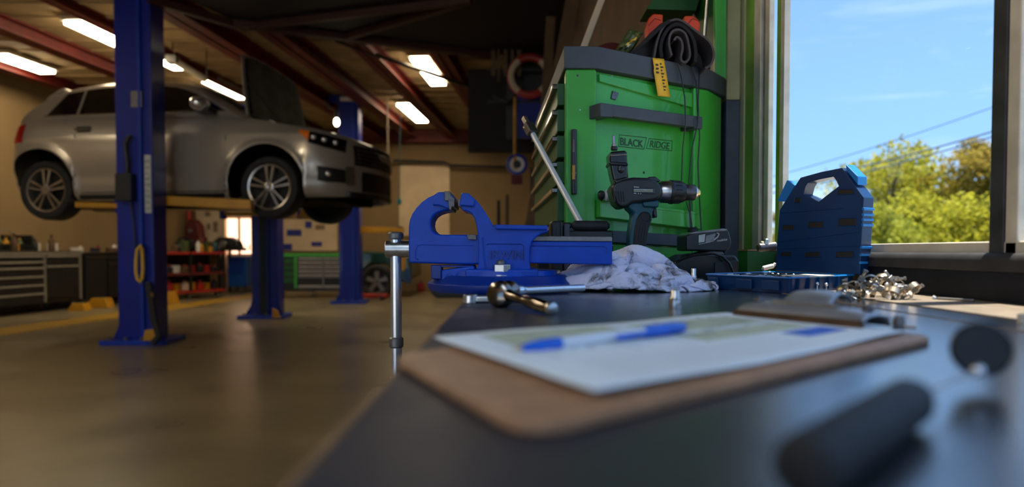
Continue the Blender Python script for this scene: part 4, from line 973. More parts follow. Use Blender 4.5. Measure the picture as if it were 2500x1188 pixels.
# moving jaw: C-shaped arm and slide
outer = [(242, 500), (240, 400), (241, 275), (247, 238), (262, 200), (285, 165), (320, 130), (355, 105), (392, 88), (415, 72), (470, 70), (512, 90), (517, 120), (505, 150), (500, 180)]
inner = [(455, 186), (418, 198), (393, 215), (378, 240), (374, 270), (382, 298), (402, 318), (432, 328), (680, 328), (680, 508), (600, 510)]
vpx(outer + inner, VY, .06, 'moving_jaw', 'vise_blue', .0035)
vpx([(385, 150), (400, 105), (417, 70), (470, 70), (498, 100), (500, 178), (420, 150)], VY - .006, .072, 'jaw_block', 'vise_blue', .002)
vpx([(456, 64), (492, 66), (498, 90), (520, 110), (519, 160), (502, 160), (500, 180), (484, 176), (480, 125), (458, 122)], VY - .009, .078, 'jaw_plate', 'jaw_steel', .001, seg=1)
# raised outline panel on the slide
def strip(pts, Y, wpx, name, m, par=vise, th=.0016, closed=False):
    q = [P(*vc(*p), Y) for p in pts]; o = MB().tube(q, wpx / F * Y, 6, closed).build(name, m, par, smooth=True); return o
strip([(300, 478), (284, 470), (284, 420), (296, 392), (320, 388), (632, 392)], VY, 1.5, 'raised_line', 'vise_blue')
# fixed jaw and body
fb = [(548, 152), (560, 100), (566, 76), (604, 78), (622, 98), (642, 112), (672, 145), (702, 190), (728, 232), (752, 276), (765, 266), (1082, 272), (1082, 312), (1046, 322), (1012, 342), (985, 372), (972, 420), (972, 500), (984, 584), (588, 592), (612, 570), (648, 540), (662, 505), (664, 420), (662, 345), (654, 290), (642, 235), (622, 200), (590, 184), (568, 184)]
vpx(fb, VY - .008, .078, 'body', 'vise_blue', .0035)
vpx([(546, 152), (562, 74), (604, 78), (640, 112), (636, 158)], VY - .014, .09, 'jaw_block', 'vise_blue', .002)
vpx([(536, 118), (558, 108), (560, 74), (572, 76), (560, 160), (540, 158)], VY - .010, .08, 'jaw_plate', 'jaw_steel', .001, seg=1)
vpx([(765, 266), (1082, 272), (1082, 300), (765, 296)], VY - .014, .09, 'anvil', 'vise_blue', .002)
vpx([(590, 326), (650, 328), (652, 360), (600, 358)], VY - .004, .05, 'slide_top', 'jaw_steel', .001)
# rear slide bar
vpx([(960, 366), (1472, 368), (1472, 510), (960, 500)], VY + .004, .052, 'slide', 'vise_blue', .002)
vpx([(985, 336), (1466, 340), (1472, 348), (1472, 370), (985, 366)], VY + .002, .056, 'slide_cap', 'worn_steel', .001)
strip([(985, 396), (1420, 400), (1440, 410), (1442, 440)], VY + .004, 1.0, 'raised_line', 'vise_blue_dark')
strip([(690, 345), (700, 480), (716, 588)], VY - .008, 2.2, 'rib', 'vise_blue')
strip([(712, 392), (722, 384), (925, 386), (938, 396), (940, 490)], VY - .008, 1.3, 'name_frame', 'vise_blue_dark')
# embossed name
o = P(*vc(731, 474), VY - .008); e_ = P(*vc(932, 472), VY - .008)
text_obj('IRWIN', 'raised_name', 'vise_blue_dark', vise, o, (1, 0, 0), (0, 0, 1), (52 / 2.475) / F * VY, (e_ - o).x, .0022, .012)  # darker blue puts the letters' shadows into their colour
# lock lug and small embossed lug
vpx([(374, 512), (436, 512), (440, 545), (440, 600), (378, 596)], VY - .006, .03, 'lock_lug', 'vise_blue_dark', .002)
vpx([(438, 542), (640, 516), (640, 575), (592, 590), (588, 620), (440, 614)], VY - .010, .05, 'swivel_lug', 'vise_blue', .0025)
vpx([(430, 514), (636, 514), (636, 526), (430, 524)], VY - .002, .05, 'under_rail', 'vise_blue_dark', .001)
for k, x in enumerate((466, 486, 504, 520, 545, 566)):
    a = P(*vc(x, 590), VY - .010); MB().tube([a, a + V((.002 * (k % 2), 0, .004)), a + V((.004, 0, .007 - .003 * (k % 3)))], .0008, 5).build('casting_mark', 'vise_blue', vise)
# swivel flange and round base
c = P(*vc(800, 600), 1.0); c = V((c.x, VY + .05, 0))
fl_z = P(*vc(800, 585), VY - .02).z
MB().lathe((c.x, c.y, BT), (0, 0, 1), [(0, .108), (.006, .112), (.012, .112), (.018, .104), (.024, .098)], 48).build('base_ring', 'vise_blue_dark', vise, smooth=True, bevel=.001)
MB().prism([V((P(*vc(590, 0), VY).x, VY - .03, 0)), V((P(*vc(1020, 0), VY).x, VY - .03, 0)), V((P(*vc(1020, 0), VY).x, VY + .11, 0)), V((P(*vc(590, 0), VY).x, VY + .11, 0))], (0, 0, .012)).build('swivel_plate', 'vise_blue', vise, bevel=.003).location = V((0, 0, 0))
sp_ = bpy.data.objects[ [o.name for o in vise.children if o.name.startswith('swivel_plate')][0] ]
sp_.location.z = BT + .022
MB().lathe((c.x, c.y, BT + .015), (0, 0, 1), [(0, .09), (.016, .085)], 40).build('swivel_disc', 'vise_blue', vise, smooth=True)
# nut and bolt
nb = P(*vc(802, 575), VY - .022)
MB().lathe(nb, (0, 0, 1), [(0, .016), (.0012, .016)], 24).build('washer', 'steel', vise, smooth=True)
MB().lathe(nb + V((0, 0, .001)), (0, 0, 1), [(0, .0125), (.001, .0135), (.0145, .0135), (.0155, .0120)], 6).build('nut', 'steel', vise, bevel=.0006)
MB().rod(nb + V((-.001, 0, .014)), nb + V((-.001, 0, .0225)), .0062, 12).build('bolt_end', 'worn_steel', vise, smooth=True)
# screw head and handle
a = P(*vc(104, 416), VY + .03); b = P(*vc(240, 416), VY + .03); r_ = 54 / 2.475 / F * VY
MB().rod(a, b + V((.01, 0, 0)), r_, 28, .08).build('screw_head', 'steel', vise, smooth=True)
hx = P(*vc(164, 400), VY + .03).x; hy = VY + .03
zz_ = lambda y: P(*vc(164, y), hy).z
hb = MB().rod((hx, hy, zz_(1190)), (hx, hy, zz_(330)), .0095 * .62 + .0025, 16, .1).build('handle_bar', 'chrome', vise, smooth=True)
MB().rod((hx, hy, zz_(358)), (hx, hy, zz_(312)), .0118, 16, .2).build('handle_knob', 'worn_steel', vise, smooth=True)
MB().rod((hx, hy, zz_(1010)), (hx, hy, zz_(945)), .0108, 16, .2).build('handle_collar', 'worn_steel', vise, smooth=True)
MB().rod((hx, hy, zz_(1230)), (hx, hy, zz_(1180)), .0108, 16, .2).build('handle_knob', 'worn_steel', vise, smooth=True)

# ------------------------------------------------------------------ clipboard, form, pen
cz = BT + .0045
A_, B_, C_, D_ = [G(*p, cz) for p in ((952, 866), (1288, 1052), (2290, 820), (1778, 760))]
def rounded(cs, r, n=8):
    out = []
    for i, c in enumerate(cs):
        a = (cs[i - 1] - c).normalized(); b = (cs[(i + 1) % len(cs)] - c).normalized()
        p, q = c + a * r, c + b * r
        for k in range(n + 1):
            t_ = k / n; out.append(p * (1 - t_) ** 2 + c * 2 * t_ * (1 - t_) + q * t_ * t_)
    return out
cbd = thing('clipboard', 'brown hardboard clipboard lying on the bench in the foreground', 'clipboard', ((A_ + C_) / 2))
ring = rounded([A_, B_, C_, D_], .022)
MB().prism([p - V((0, 0, .0035)) for p in ring], (0, 0, .0035)).build('board', 'hardboard', cbd, bevel=.0005)
MB().prism([p * 1 - V((0, 0, .0044)) for p in ring], (0, 0, .0008)).build('board_underside', 'hardboard_edge', cbd)
ppx = [(1057, 831), (1452, 975), (2214, 812), (1775, 766)]
pz = cz + .0008
p00, p01, p11, p10 = [G(*p, pz) for p in ppx]       # u: from the near-left short edge to the clip, v: across
def Q(u, v, dz=0.0):
    p = (p00 * (1 - u) + p10 * u) * (1 - v) + (p01 * (1 - u) + p11 * u) * v
    w_ = .0010 * math.sin(u * 5 + v * 2) * (1 - u) + .0012 * (abs(2 * v - 1) ** 6) * (.5 + .5 * math.sin(u * 9)) + .0014 * (1 - u) ** 8
    return V((p.x, p.y, pz + .0004 + max(0, w_) + dz))
sheet = tag(MB().grid(lambda u, v: Q(u, v), 40, 24).build('paper_form', 'paper', smooth=True, solid=.0004), 'white printed form clipped on the brown board', 'paper')
def inkrect(u0, u1, v0, v1, m, nm, d=.0004, nu=8, nv=4):
    return MB().grid(lambda a, b: Q(u0 + (u1 - u0) * a, v0 + (v1 - v0) * b, d), nu, nv).build(nm, m, sheet)
inkrect(.10, .46, .06, .44, 'paper_green', 'tinted_table', .00028); inkrect(.52, .92, .10, .38, 'paper_green', 'tinted_table', .00028)
inkrect(.50, .92, .44, .62, 'paper_green', 'tinted_table', .00028)
inkrect(.74, .93, .66, .80, 'ink_blue', 'blue_box', .00035)
for k in range(7): inkrect(.10, .92, .055 + k * .066, .058 + k * .066, 'ink_grey', 'ruled_line', .0005, 12, 2)
for u_ in (.10, .30, .46, .52, .70, .92): inkrect(u_, u_ + .003, .05, .62, 'ink_grey', 'ruled_line', .0005, 2, 8)
for k in range(5): inkrect(.10, .66, .70 + k * .05, .7035 + k * .05, 'ink_grey', 'ruled_line', .0005, 12, 2)
rnd = random.Random(3)
for k in range(46):
    u_ = rnd.uniform(.11, .88); v_ = .066 * rnd.randint(1, 7) + .02; inkrect(u_, u_ + rnd.uniform(.01, .05), v_, v_ + .014, 'ink_grey', 'printed_word', .0005, 2, 2)
# clip
n_up = V((0, 0, 1)); ca = G(1795, 772, cz); cb_ = G(2112, 806, cz); e1 = (cb_ - ca).normalized(); f1_ = V((-e1.y, e1.x, 0));
if f1_.y < 0: f1_ = -f1_
Lc_ = (cb_ - ca).length
clip = thing('board_clip', 'wide grey metal spring clip holding the form on the clipboard', 'clip', (ca + cb_) / 2)
def ce(s, d, h): return ca + e1 * (s * Lc_) + f1_ * d + n_up * h
bar = MB(); prof = [(-.002, .0006), (-.001, .005), (.003, .0095), (.008, .012), (.018, .0125), (.030, .010), (.034, .0012)]
bar.grid(lambda u, v: ce(.01 + .98 * u, prof[round(v * 6)][0], prof[round(v * 6)][1] * (1 - .25 * (2 * u - 1) ** 8)), 24, 7)
bar.build('clamp_bar', 'clip', clip, smooth=True, solid=.0012)
MB().prism([ce(.0, -.004, .0008), ce(1, -.004, .0008), ce(.995, -.003, .0068), ce(.005, -.003, .0062)], f1_ * .003).build('front_lip', 'clip_brown', clip, bevel=.0006)
lev = MB()
def lv(u, v):        # v: up the lever, u: across
    Yb = ca.y + (cb_.y - ca.y) * (.33 + .42 * u)
    x0, y0 = 1900 + (2015 - 1900) * u, 757 + 16 * u
    x1, y1 = 1948 + (2058 - 1948) * u, 706 + 6 * u + 5 * (2 * u - 1) ** 2
    vv = min(1, v / .8); x = x0 + (x1 - x0) * vv; y = y0 + (y1 - y0) * math.sin(vv * math.pi / 2) ** .9
    d = .010 + .032 * vv
    p = P(x, y, Yb + d)
    if v > .8: p = p + f1_ * (.014 * (v - .8) / .2) - n_up * .006 * ((v - .8) / .2) ** 2
    return p
lev.grid(lv, 12, 14); lever = lev.build('lever', 'clip', clip, smooth=True, solid=.0014)
c = lv(.55, .88); MB().lathe(c + V((0, 0, .0005)), (0, 0, 1), [(0, .006), (.0008, .0058)], 16).build('hang_hole', 'black', lever)
for s_ in (.08, .92): MB().ball(ce(s_, .018, .0135), .0042, 12, (1, 1, .8)).build('rivet', 'jaw_steel', clip, smooth=True)
MB().tube([ce(.25, .012, .013), ce(.75, .012, .013)], .003, 8).build('spring', 'worn_steel', clip, smooth=True)
# pen
pa = G(1252, 852, BT + .0095); pb = G(1672, 797, BT + .0095); pd = (pb - pa); Lp = pd.length; pd.normalize()
pen = thing('pen', 'white ballpoint pen with blue cap and blue tip lying on the form', 'pen', (pa + pb) / 2)
pr = .0034
MB().lathe(pa, pd, [(0, .0005), (.004, .0009), (.008, .0012)], 12).build('point', 'brass', pen, smooth=True)
MB().lathe(pa, pd, [(.006, .0015), (.012, .0026), (.020, pr), (.034, pr + .0001)], 20).build('grip', 'pen_blue', pen, smooth=True)
MB().lathe(pa, pd, [(.034, pr), (Lp - .045, pr)], 20).build('barrel', 'pen_white', pen, smooth=True)
MB().lathe(pa, pd, [(Lp - .045, pr + .0005), (Lp - .012, pr + .0007), (Lp - .002, pr - .0004), (Lp, pr - .0015)], 20).build('cap', 'pen_blue', pen, smooth=True)
sd2 = V((pd.y, -pd.x, 0)); q0 = pa + pd * (Lp - .010) + sd2 * .0045; q1 = pa + pd * (Lp - .078) + sd2 * .0062
MB().prism([q0 - V((0, 0, .0012)), q1 - V((0, 0, .0012)), q1 + V((0, 0, .0016)), q0 + V((0, 0, .0018))], sd2 * .0022).build('pocket_clip', 'pen_blue', pen, bevel=.0005)

# ------------------------------------------------------------------ inspection mirror in the near foreground
ma = V((.068, .152, BT + .0087)); mb_ = V((.139, .226, BT + .0087)); md = (mb_ - ma).normalized()
im = thing('inspection_mirror', 'small round inspection mirror with a thick black grip, nearest to the viewer', 'tool', (ma + mb_) / 2)
Lm = (mb_ - ma).length
MB().lathe(ma, md, [(0, .006), (.001, .0078), (.004, .0084), (.05, .0083), (Lm - .006, .0080), (Lm - .001, .0070), (Lm, .004)], 28).build('grip', 'black_rubber', im, smooth=True)
mc = P(2398, 852, .285)
sh_end = P(2388, 905, .272)
MB().tube([mb_, mb_ + md * .012, (mb_ + sh_end) / 2 + V((0, 0, .001)), sh_end], .0011, 8).build('rod', 'steel', im, smooth=True)
MB().ball(sh_end, .0028, 12).build('ball_joint', 'chrome', im, smooth=True)
nm_ = V((-.30, -.93, .18)).normalized()
MB().lathe(mc, -nm_, [(0, .0105), (-.0008, .0112), (.0, .0118), (.003, .0118), (.0034, .010)], 36).build('mirror_head', 'black_plastic', im, smooth=True)
MB().lathe(mc - nm_ * .0034, -nm_, [(0, .0114), (.0008, .0114)], 36).build('mirror_glass', 'chrome', im)
# small nut with a thin blade lying beside the clip
c = G(2192, 797, BT); sm_ = thing('wing_fitting', 'small metal fitting with a thin pin lying between clipboard and window', 'fitting', c)
MB().lathe(c, (0.2, 0, 1), [(0, .0045), (.004, .005), (.006, .0035), (.0085, .0036)], 6).build('nut', 'worn_steel', sm_, bevel=.0003); MB().rod(c + V((0, 0, .007)), G(2135, 778, BT + .007), .0006, 8).build('pin', 'worn_steel', sm_); MB().rod(c + V((.002, -.004, .001)), c + V((.007, -.012, .001)), .0009, 8).build('pin', 'steel', sm_)

# ------------------------------------------------------------------ wrench, ratchet, extension bar, socket
c = G(1148, 740, BT); d_ = V((1, .04, 0)).normalized()
wr = thing('spanner', 'short chrome spanner lying under the vise on the bench edge', 'spanner', c)
MB().bb(c + V((.006, -.004, .001)), c + V((.060, .006, .0085))).build('shank', 'steel', wr, bevel=.002)
q = c; MB().lathe(q + V((0, .001, .0)), (0, 0, 1), [(0, .0075), (.001, .0085), (.009, .0085), (.010, .0075)], 12).build('ring_end', 'chrome', wr, smooth=True); MB().lathe(q + V((0, .001, .0095)), (0, 0, 1), [(0, .005), (.0008, .005)], 12).build('ring_bore', 'black', wr)
# ratchet
ra = G(1222, 752, BT) ; rb = G(1347, 767, BT + .001)
rt = thing('ratchet', 'dark chrome ratchet handle lying in front of the vise base', 'ratchet', (ra + rb) / 2)
hc = V((ra.x, ra.y + .01, BT + .014))
ax = V((-.45, -.85, .15)).normalized()
MB().lathe(hc - ax * .010, ax, [(0, .008), (.002, .0125), (.006, .0145), (.014, .0145), (.018, .0125), (.020, .007)], 28).build('head', 'dark_chrome', rt, smooth=True)
MB().ball(hc + V((.008, .006, .004)), .0118, 18, (1.1, 1, .9)).build('head_dome', 'dark_chrome', rt, smooth=True)
hd0 = hc + V((.006, -.004, .0)); hd1 = V((rb.x, rb.y, BT + .0062)); dd_ = (hd1 - hd0).normalized(); Lh = (hd1 - hd0).length
MB().lathe(hd0, dd_, [(0, .008), (.012, .0055), (Lh * .42, .0046), (Lh * .48, .0060), (Lh * .75, .0068), (Lh * .92, .0058), (Lh * .97, .005)], 20).build('handle', 'dark_chrome', rt, smooth=True)
MB().lathe(hd0, dd_, [(Lh * .94, .0045), (Lh * .955, .0062), (Lh * .99, .0068), (Lh * 1.02, .0060), (Lh * 1.04, .003)], 20).build('end_cap', 'steel', rt, smooth=True, label='pale rounded end cap')
# extension bar
ea = V((P(1252, 708, .86).x, .86, BT + .0075)); eb_ = V((P(1425, 716, .93).x, .93, BT + .0075))
ex = thing('extension_bar', 'bright chrome extension bar running from the ratchet under the rag', 'tool', (ea + eb_) / 2)
d2 = (eb_ - ea).normalized(); Le = (eb_ - ea).length
MB().lathe(ea, d2, [(0, .006), (.001, .0072), (.014, .0072), (.015, .0066), (.020, .0055)], 20).build('socket_end', 'chrome', ex, smooth=True)
MB().rod(ea + d2 * .018, eb_, .0050, 18, .1).build('bar', 'chrome', ex, smooth=True)
# sockets
def socket(c, h, r, lab, m='worn_steel'):
    t = thing('socket', lab, 'socket', c)
    MB().lathe(c, (0, 0, 1), [(0, r * .96), (.001, r), (h * .42, r), (h * .46, r * .95), (h * .52, r * .97), (h * .62, r * .72), (h * .97, r * .70), (h, r * .62)], 24).build('body', m, t, smooth=True)
    MB().lathe(c + V((0, 0, h)), (0, 0, 1), [(0, r * .5), (.0004, r * .5)], 4).build('drive_hole', 'black', t); return t
socket(G(1648, 753, BT), .0195, .0066, 'steel socket standing upright in front of the white rag', 'steel')
socket(V((P(1693, 690, 1.12).x, 1.12, BT)), .030, .006, 'shiny tall bit socket standing between the rag and the blue case', 'chrome')
socket(V((P(1712, 690, 1.10).x, 1.10, BT)), .014, .008, 'small dark socket beside the shiny bit socket', 'black_gloss')

# ------------------------------------------------------------------ blue tool case: tray and upright lid
Lk = G(1722, 703, BT); Nk = G(1930, 718, BT); Rk = G(2086, 706, BT); Bk = Lk + Rk - Nk
case = thing('tool_case', 'open blue plastic tool case, its lid standing upright before the window', 'case', (Lk + Rk) / 2)
TH = .0225; cen = (Lk + Rk) / 2
def sc(p, k): return cen + (p - cen) * k
tr = MB(); q4 = [Lk, Nk, Rk, Bk]
lo = rounded([sc(p, .97) for p in q4], .008, 4); hi = rounded([sc(p, 1.0) for p in q4], .008, 4)
n_ = len(lo); up = V((0, 0, TH)); inn = rounded([sc(p, .93) for p in q4], .006, 4)
vs = lo + [p + up for p in hi] + [p + up for p in inn] + [p + up * .35 for p in inn]
fs = [tuple(range(n_))] + [(k * n_ + i, k * n_ + (i + 1) % n_, (k + 1) * n_ + (i + 1) % n_, (k + 1) * n_ + i) for k in range(3) for i in range(n_)] + [tuple(range(3 * n_, 4 * n_))]
tr.add(vs, fs).build('tray', 'case_blue', case, bevel=.0008)
MB().tube([p + up for p in rounded([sc(p, 1.008) for p in q4], .008, 4)], .0014, 6, closed=True).build('rim', 'case_blue_bright', case, smooth=True)
eN = (Rk - Nk).normalized(); eL = (Nk - Lk).normalized()
for k in range(6):
    p = Nk + (Rk - Nk) * (.10 + k * .15); MB().box(p + eL * .001 + V((0, 0, .012)), (.0035, .004, .018), Matrix.Rotation(math.atan2(eN.y, eN.x), 3, 'Z')).build('rib', 'case_blue', case)
for k, s_ in enumerate((.12, .5, .8)):
    p = Lk + (Nk - Lk) * s_; MB().box(p - eN * .0015 + V((0, 0, .011)), (.03 if k else .02, .004, .014), Matrix.Rotation(math.atan2(eL.y, eL.x), 3, 'Z')).build('side_panel', 'case_blue', case, bevel=.001)
# contents: white insert card, bits and keys in rows
ins = MB().prism([sc(p, .88) + up * .80 for p in q4], (0, 0, .001)); ins.build('insert', 'black_plastic', case)
rnd = random.Random(11); kk = 0
for a_ in range(9):
    for b_ in range(3):
        s_, t_ = .10 + a_ * .095, .2 + b_ * .28
        p = Lk + (Nk - Lk) * s_ + (Rk - Nk) * t_ + up * .9; dd = (eN * rnd.uniform(.6, 1) + eL * rnd.uniform(-.3, .3)).normalized()
        L_ = rnd.uniform(.018, .034); o = thing('driver_bit', 'small bright driver bit lying in the tray of the blue case', 'bit', p, 'bits in the tray of the blue case')
        MB().rod(p, p + dd * L_ * .5, .0028, 6).build('hex', 'steel', o); MB().rod(p + dd * L_ * .5, p + dd * L_, .0014, 8).build('tip', 'chrome', o)
cd1 = Lk + (Nk - Lk) * .72 + (Rk - Nk) * .25 + up * 1.02
tag(MB().prism([cd1, cd1 + eL * .05, cd1 + eL * .05 + eN * .07, cd1 + eN * .07], (0, 0, .0012)).build('packing_card', 'white'), 'small pale card lying across the tray of the blue case', 'card')
# lid
eB = (Rk - Bk).normalized(); nB = V((-eB.y, eB.x, 0)); 
if nB.dot(V((0, -1, 0))) < 0: nB = -nB
lp0 = Bk + up * .9
def LP_(px, py, off=0): return RP(px, py, lp0 + nB * off, nB)
lidpts = [(1893, 660), (1897, 590), (1903, 512), (1930, 470), (1954, 433), (2005, 419), (2056, 409), (2084, 448), (2109, 482), (2104, 570), (2099, 670)]
hole = [(1961, 474), (1966, 455), (1972, 445), (2003, 437), (2034, 431), (2042, 442), (2047, 454), (2022, 473), (1998, 492), (1980, 482)]
def with_hole(outp, holep, fn, ext, name, m, par, bevel=0):
    bm = bmesh.new(); 
    def loop(ps): 
        v = [bm.verts.new(fn(*p)) for p in ps]; return [bm.edges.new((v[i], v[(i + 1) % len(v)])) for i in range(len(v))]
    es = loop(outp) + loop(holep)
    bmesh.ops.triangle_fill(bm, use_beauty=True, use_dissolve=False, edges=es)
    r = bmesh.ops.extrude_face_region(bm, geom=bm.faces[:]); vv = [g for g in r['geom'] if isinstance(g, bmesh.types.BMVert)]
    bmesh.ops.translate(bm, verts=vv, vec=ext); bm.verts.ensure_lookup_table(); bm.verts.index_update()
    mb = MB(); mb.add([v.co.copy() for v in bm.verts], [tuple(v.index for v in f.verts) for f in bm.faces]); bm.free()
    return mb.build(name, m, par, bevel=bevel)
lid = with_hole(lidpts, hole, lambda x, y: LP_(x, y), -nB * .024, 'lid', 'case_blue', case, bevel=.0012)
lcx, lcy = 2002, 560
for (x0, y0, x1, y1) in [(1911, 549, 1938, 561), (1974, 541, 2010, 556), (2048, 533, 2090, 551), (1906, 615, 1932, 626), (1966, 615, 2001, 627), (2042, 614, 2083, 628), (1940, 483, 1955, 494), (2046, 462, 2083, 474)]:
    pts = [(x0, y0), (x1, y0 - 1), (x1 + 1, y1), (x0 - 1, y1)]
    MB().prism([LP_(*p, .0003) for p in pts], nB * .0002).build('slot', 'black', lid)
    MB().tube([LP_(*p, .0006) for p in pts], .0006, 5, closed=True).build('slot_rim', 'case_blue', lid)
for (a, b) in (((1902, 590), (2098, 566)), ((1905, 520), (2060, 508)), ((1899, 607), (2100, 600))):
    MB().tube([LP_(*a, .0003), LP_(*b, .0003)], .0007, 5).build('moulding_line', 'case_blue', lid)
sidep = LP_(2109, 482); 
for k, yy in enumerate((510, 524, 536, 549, 604, 622, 641)):
    c = LP_(2107 - (yy - 482) * .055, yy) - nB * .012 + eB * .0012; MB().box(c, (.004, .025, .0045), Matrix.Rotation(math.atan2(eB.y, eB.x), 3, 'Z')).build('side_rib', 'case_blue_bright', lid, bevel=.001)  # light on the lid's edge comes from the brighter rib colour
for pts in ([(1897, 491), (1921, 439), (1941, 452), (1918, 492)], [(2064, 400), (2094, 430), (2094, 452), (2066, 416)]):
    MB().prism([LP_(*p, -.002) for p in pts], -nB * .022).build('latch', 'case_blue_bright', case, bevel=.0012)

# pile of hose clamps by the upstand
cl_c = G(2150, 722, BT)
def clamp_thing(loc, lab):
    t = thing('hose_clamp', lab, 'clamp', (0, 0, 0), 'hose clamps heaped by the blue case')
    R_ = .0105
    pts = [V((R_ * math.cos(a), 0, R_ * math.sin(a))) for a in [math.radians(20 + k * 16) for k in range(21)]]
    b = MB(); 
    for i in range(len(pts)): pass
    vs = []; 
    for p in pts:
        for (k, y) in ((1, -.0035), (1, .0035), (.9, .0035), (.9, -.0035)): vs.append(V((p.x * k, y, p.z * k)))
    fs = [(i * 4 + j, i * 4 + (j + 1) % 4, (i + 1) * 4 + (j + 1) % 4, (i + 1) * 4 + j) for i in range(len(pts) - 1) for j in range(4)] + [(0, 1, 2, 3), (len(vs) - 4, len(vs) - 3, len(vs) - 2, len(vs) - 1)]
    b.add(vs, fs).build('band', 'band_metal', t, smooth=True)
    MB().bb((R_ * .75, -.0045, -.003), (R_ * 1.4, .0045, .003)).build('worm_housing', 'worn_steel', t, bevel=.0008)
    MB().rod((R_ * 1.1, -.002, -.012), (R_ * 1.1, -.002, .010), .0018, 8).build('screw', 'steel', t, smooth=True); MB().lathe((R_ * 1.1, -.002, .009), (0, 0, 1), [(0, .003), (.003, .003)], 6).build('screw_head', 'worn_steel', t)
    return t
rnd = random.Random(21); base = clamp_thing(None, 'metal hose clamp in the small heap between the blue case and the dark upstand')
spots = []
for k in range(20):
    s_ = rnd.random(); px = 2050 + 175 * ((k + .5) / 20) + rnd.uniform(-6, 6); py = 722 + rnd.uniform(-4, 8) + (px - 2050) * .05
    g = G(px, min(py, 733), BT); g.x = min(g.x, WX - .032); g.z = BT + .0085 + (.006 if k % 3 == 1 else 0) + (.012 if k in (8, 11) else 0)
    spots.append((g, (rnd.uniform(-.5, 1.2), rnd.uniform(0, 6.28), rnd.uniform(0, 3.1))))
for k, (g, r) in enumerate(spots):
    o = base if k == 0 else dup(base, g)
    o.location = g; o.rotation_euler = r; o.scale = (.70 + .14 * (k % 3),) * 3
for k, (px, y0) in enumerate([(1995, 692), (2017, 694), (2092, 690), (2110, 688), (2165, 694), (2187, 696), (2226, 702)]):
    b0 = G(px, 730 if k > 1 else 716, BT); b0.x = min(b0.x, WX - .03); o = thing('bolt', 'small upright metal bolt poking out of the clamp heap', 'bolt', b0, 'small bolts in the clamp heap')
    tp = P(px, y0, b0.y); MB().rod(b0, tp, .0013, 8).build('shank', 'steel', o); MB().ball(tp, .0026, 10).build('head', 'chrome', o, smooth=True)
sc1 = V((WX - .05, G(2250, 733, BT).y, BT + .0025)); o = thing('wood_screw', 'long loose screw lying at the right end of the clamp heap', 'screw', sc1)
MB().rod(sc1, sc1 + V((.02, -.035, 0)), .0016, 8).build('shank', 'worn_steel', o); MB().lathe(sc1 + V((-.002, .003, 0)), V((.5, -.87, 0)), [(0, .004), (.003, .0018)], 10).build('head', 'steel', o)
c = G(2496, 790, BT); c.x = min(c.x, WX - .03); o = thing('split_nut', 'small pale nut on the dusty strip at the right edge of the picture', 'nut', c); MB().lathe(c, (0, 0, 1), [(0, .004), (.008, .004)], 6).build('body', 'alu', o, bevel=.0005); MB().lathe(c + V((0, 0, .008)), (0, 0, 1), [(0, .002), (.0003, .002)], 8).build('bore', 'black', o)
# things at the window corner
c = P(1872, 600, 1.30); c = V((min(c.x, WX - .02), c.y, BT + .058)); o = thing('tap_fitting', 'old grey tap fitting lying on the window ledge left of the blue lid', 'fitting', c)
MB().rod(c + V((-.018, 0, .008)), c + V((.02, .004, .012)), .009, 14).build('barrel', 'jaw_steel', o, smooth=True); MB().rod(c + V((-.002, 0, .012)), c + V((.0, .0, .026)), .006, 12).build('stem', 'steel', o, smooth=True); MB().rod(c + V((-.012, 0, .018)), c + V((.016, .002, .012)), .004, 10).build('lever', 'cream', o, smooth=True)
a = P(1824, 664, 1.38); b = P(1897, 612, 1.38); o = thing('green_block', 'dark green block at the window corner behind the blue tray', 'block', (a.x, 1.38, a.z)); MB().bb((a.x, 1.38, BT), (WX - .006, 1.44, b.z)).build('block', 'green_dark', o, bevel=.002); MB().bb((a.x, 1.378, b.z), (WX - .006, 1.44, b.z + .003)).build('cap_strip', 'bench_edge', o)
c = P(1862, 655, 1.24); o = thing('white_nozzle', 'small white nozzle poking up behind the blue tray', 'nozzle', V((c.x, c.y, BT))); MB().rod(c, c + V((.02, 0, .005)), .0045, 12).build('tube', 'white', o, smooth=True); MB().rod(c + V((.018, 0, .002)), c + V((.024, 0, .010)), .003, 10).build('tip', 'white', o); MB().rod(V((c.x, c.y, BT)), c, .003, 8).build('stand', 'teal', o)
c = G(1815, 662, BT); tag(MB().ball(c + V((0, 0, .004)), .008, 10, (1.2, .8, .8)).build('putty_lump', 'bench_edge', smooth=True), 'small tan lump between the charger and the green block', 'lump')
# ------------------------------------------------------------------ green tool chest
P0 = V((.082, 2.14, 0)); P1 = V((.110, 1.35, 0)); P2 = V((.173, 1.35, 0)); P3 = V((.452, 1.522, 0)); P3b = V((.508, 1.600, 0)); P4 = V((.508, 2.14, 0))
nP = V((P3.y - P2.y, -(P3.x - P2.x), 0)).normalized(); dP = (P3 - P2).normalized()
ZT_ = CH + (612 - 118) / F * 1.35; ZS = CH + (612 - 172) / F * 1.35
chest = thing('tool_chest', 'tall green tool chest with a grey rim, standing on the bench by the window', 'tool chest', ((P0 + P3b) / 2 + V((0, 0, BT))))
fp = [P0, P1, P2, P3, P3b, P4]
def foot(pts, z0, z1): return MB().prism([V((p.x, p.y, z0)) for p in pts], (0, 0, z1 - z0))
ins_ = lambda p, k: V((p.x + (.30 - p.x) * k, p.y + (1.8 - p.y) * k, 0))
foot([P0 + V((.01, 0, 0)), P1 + V((.012, .012, 0)), P2 - nP * .014 + dP * .0, P3 - nP * .014, P3b - V((.012, -.01, 0)), P4 - V((.012, 0, 0))], BT + .002, ZS).build('body', 'green', chest, bevel=.002)
foot([P1 + V((0, 0, 0)), P2, P2 - nP * .03, V((P2.x - .01, P2.y + .04, 0)), V((P1.x + .0, P1.y + .04, 0))], BT + .004, ZS).build('corner_post', 'green', chest, bevel=.004, seg=3)
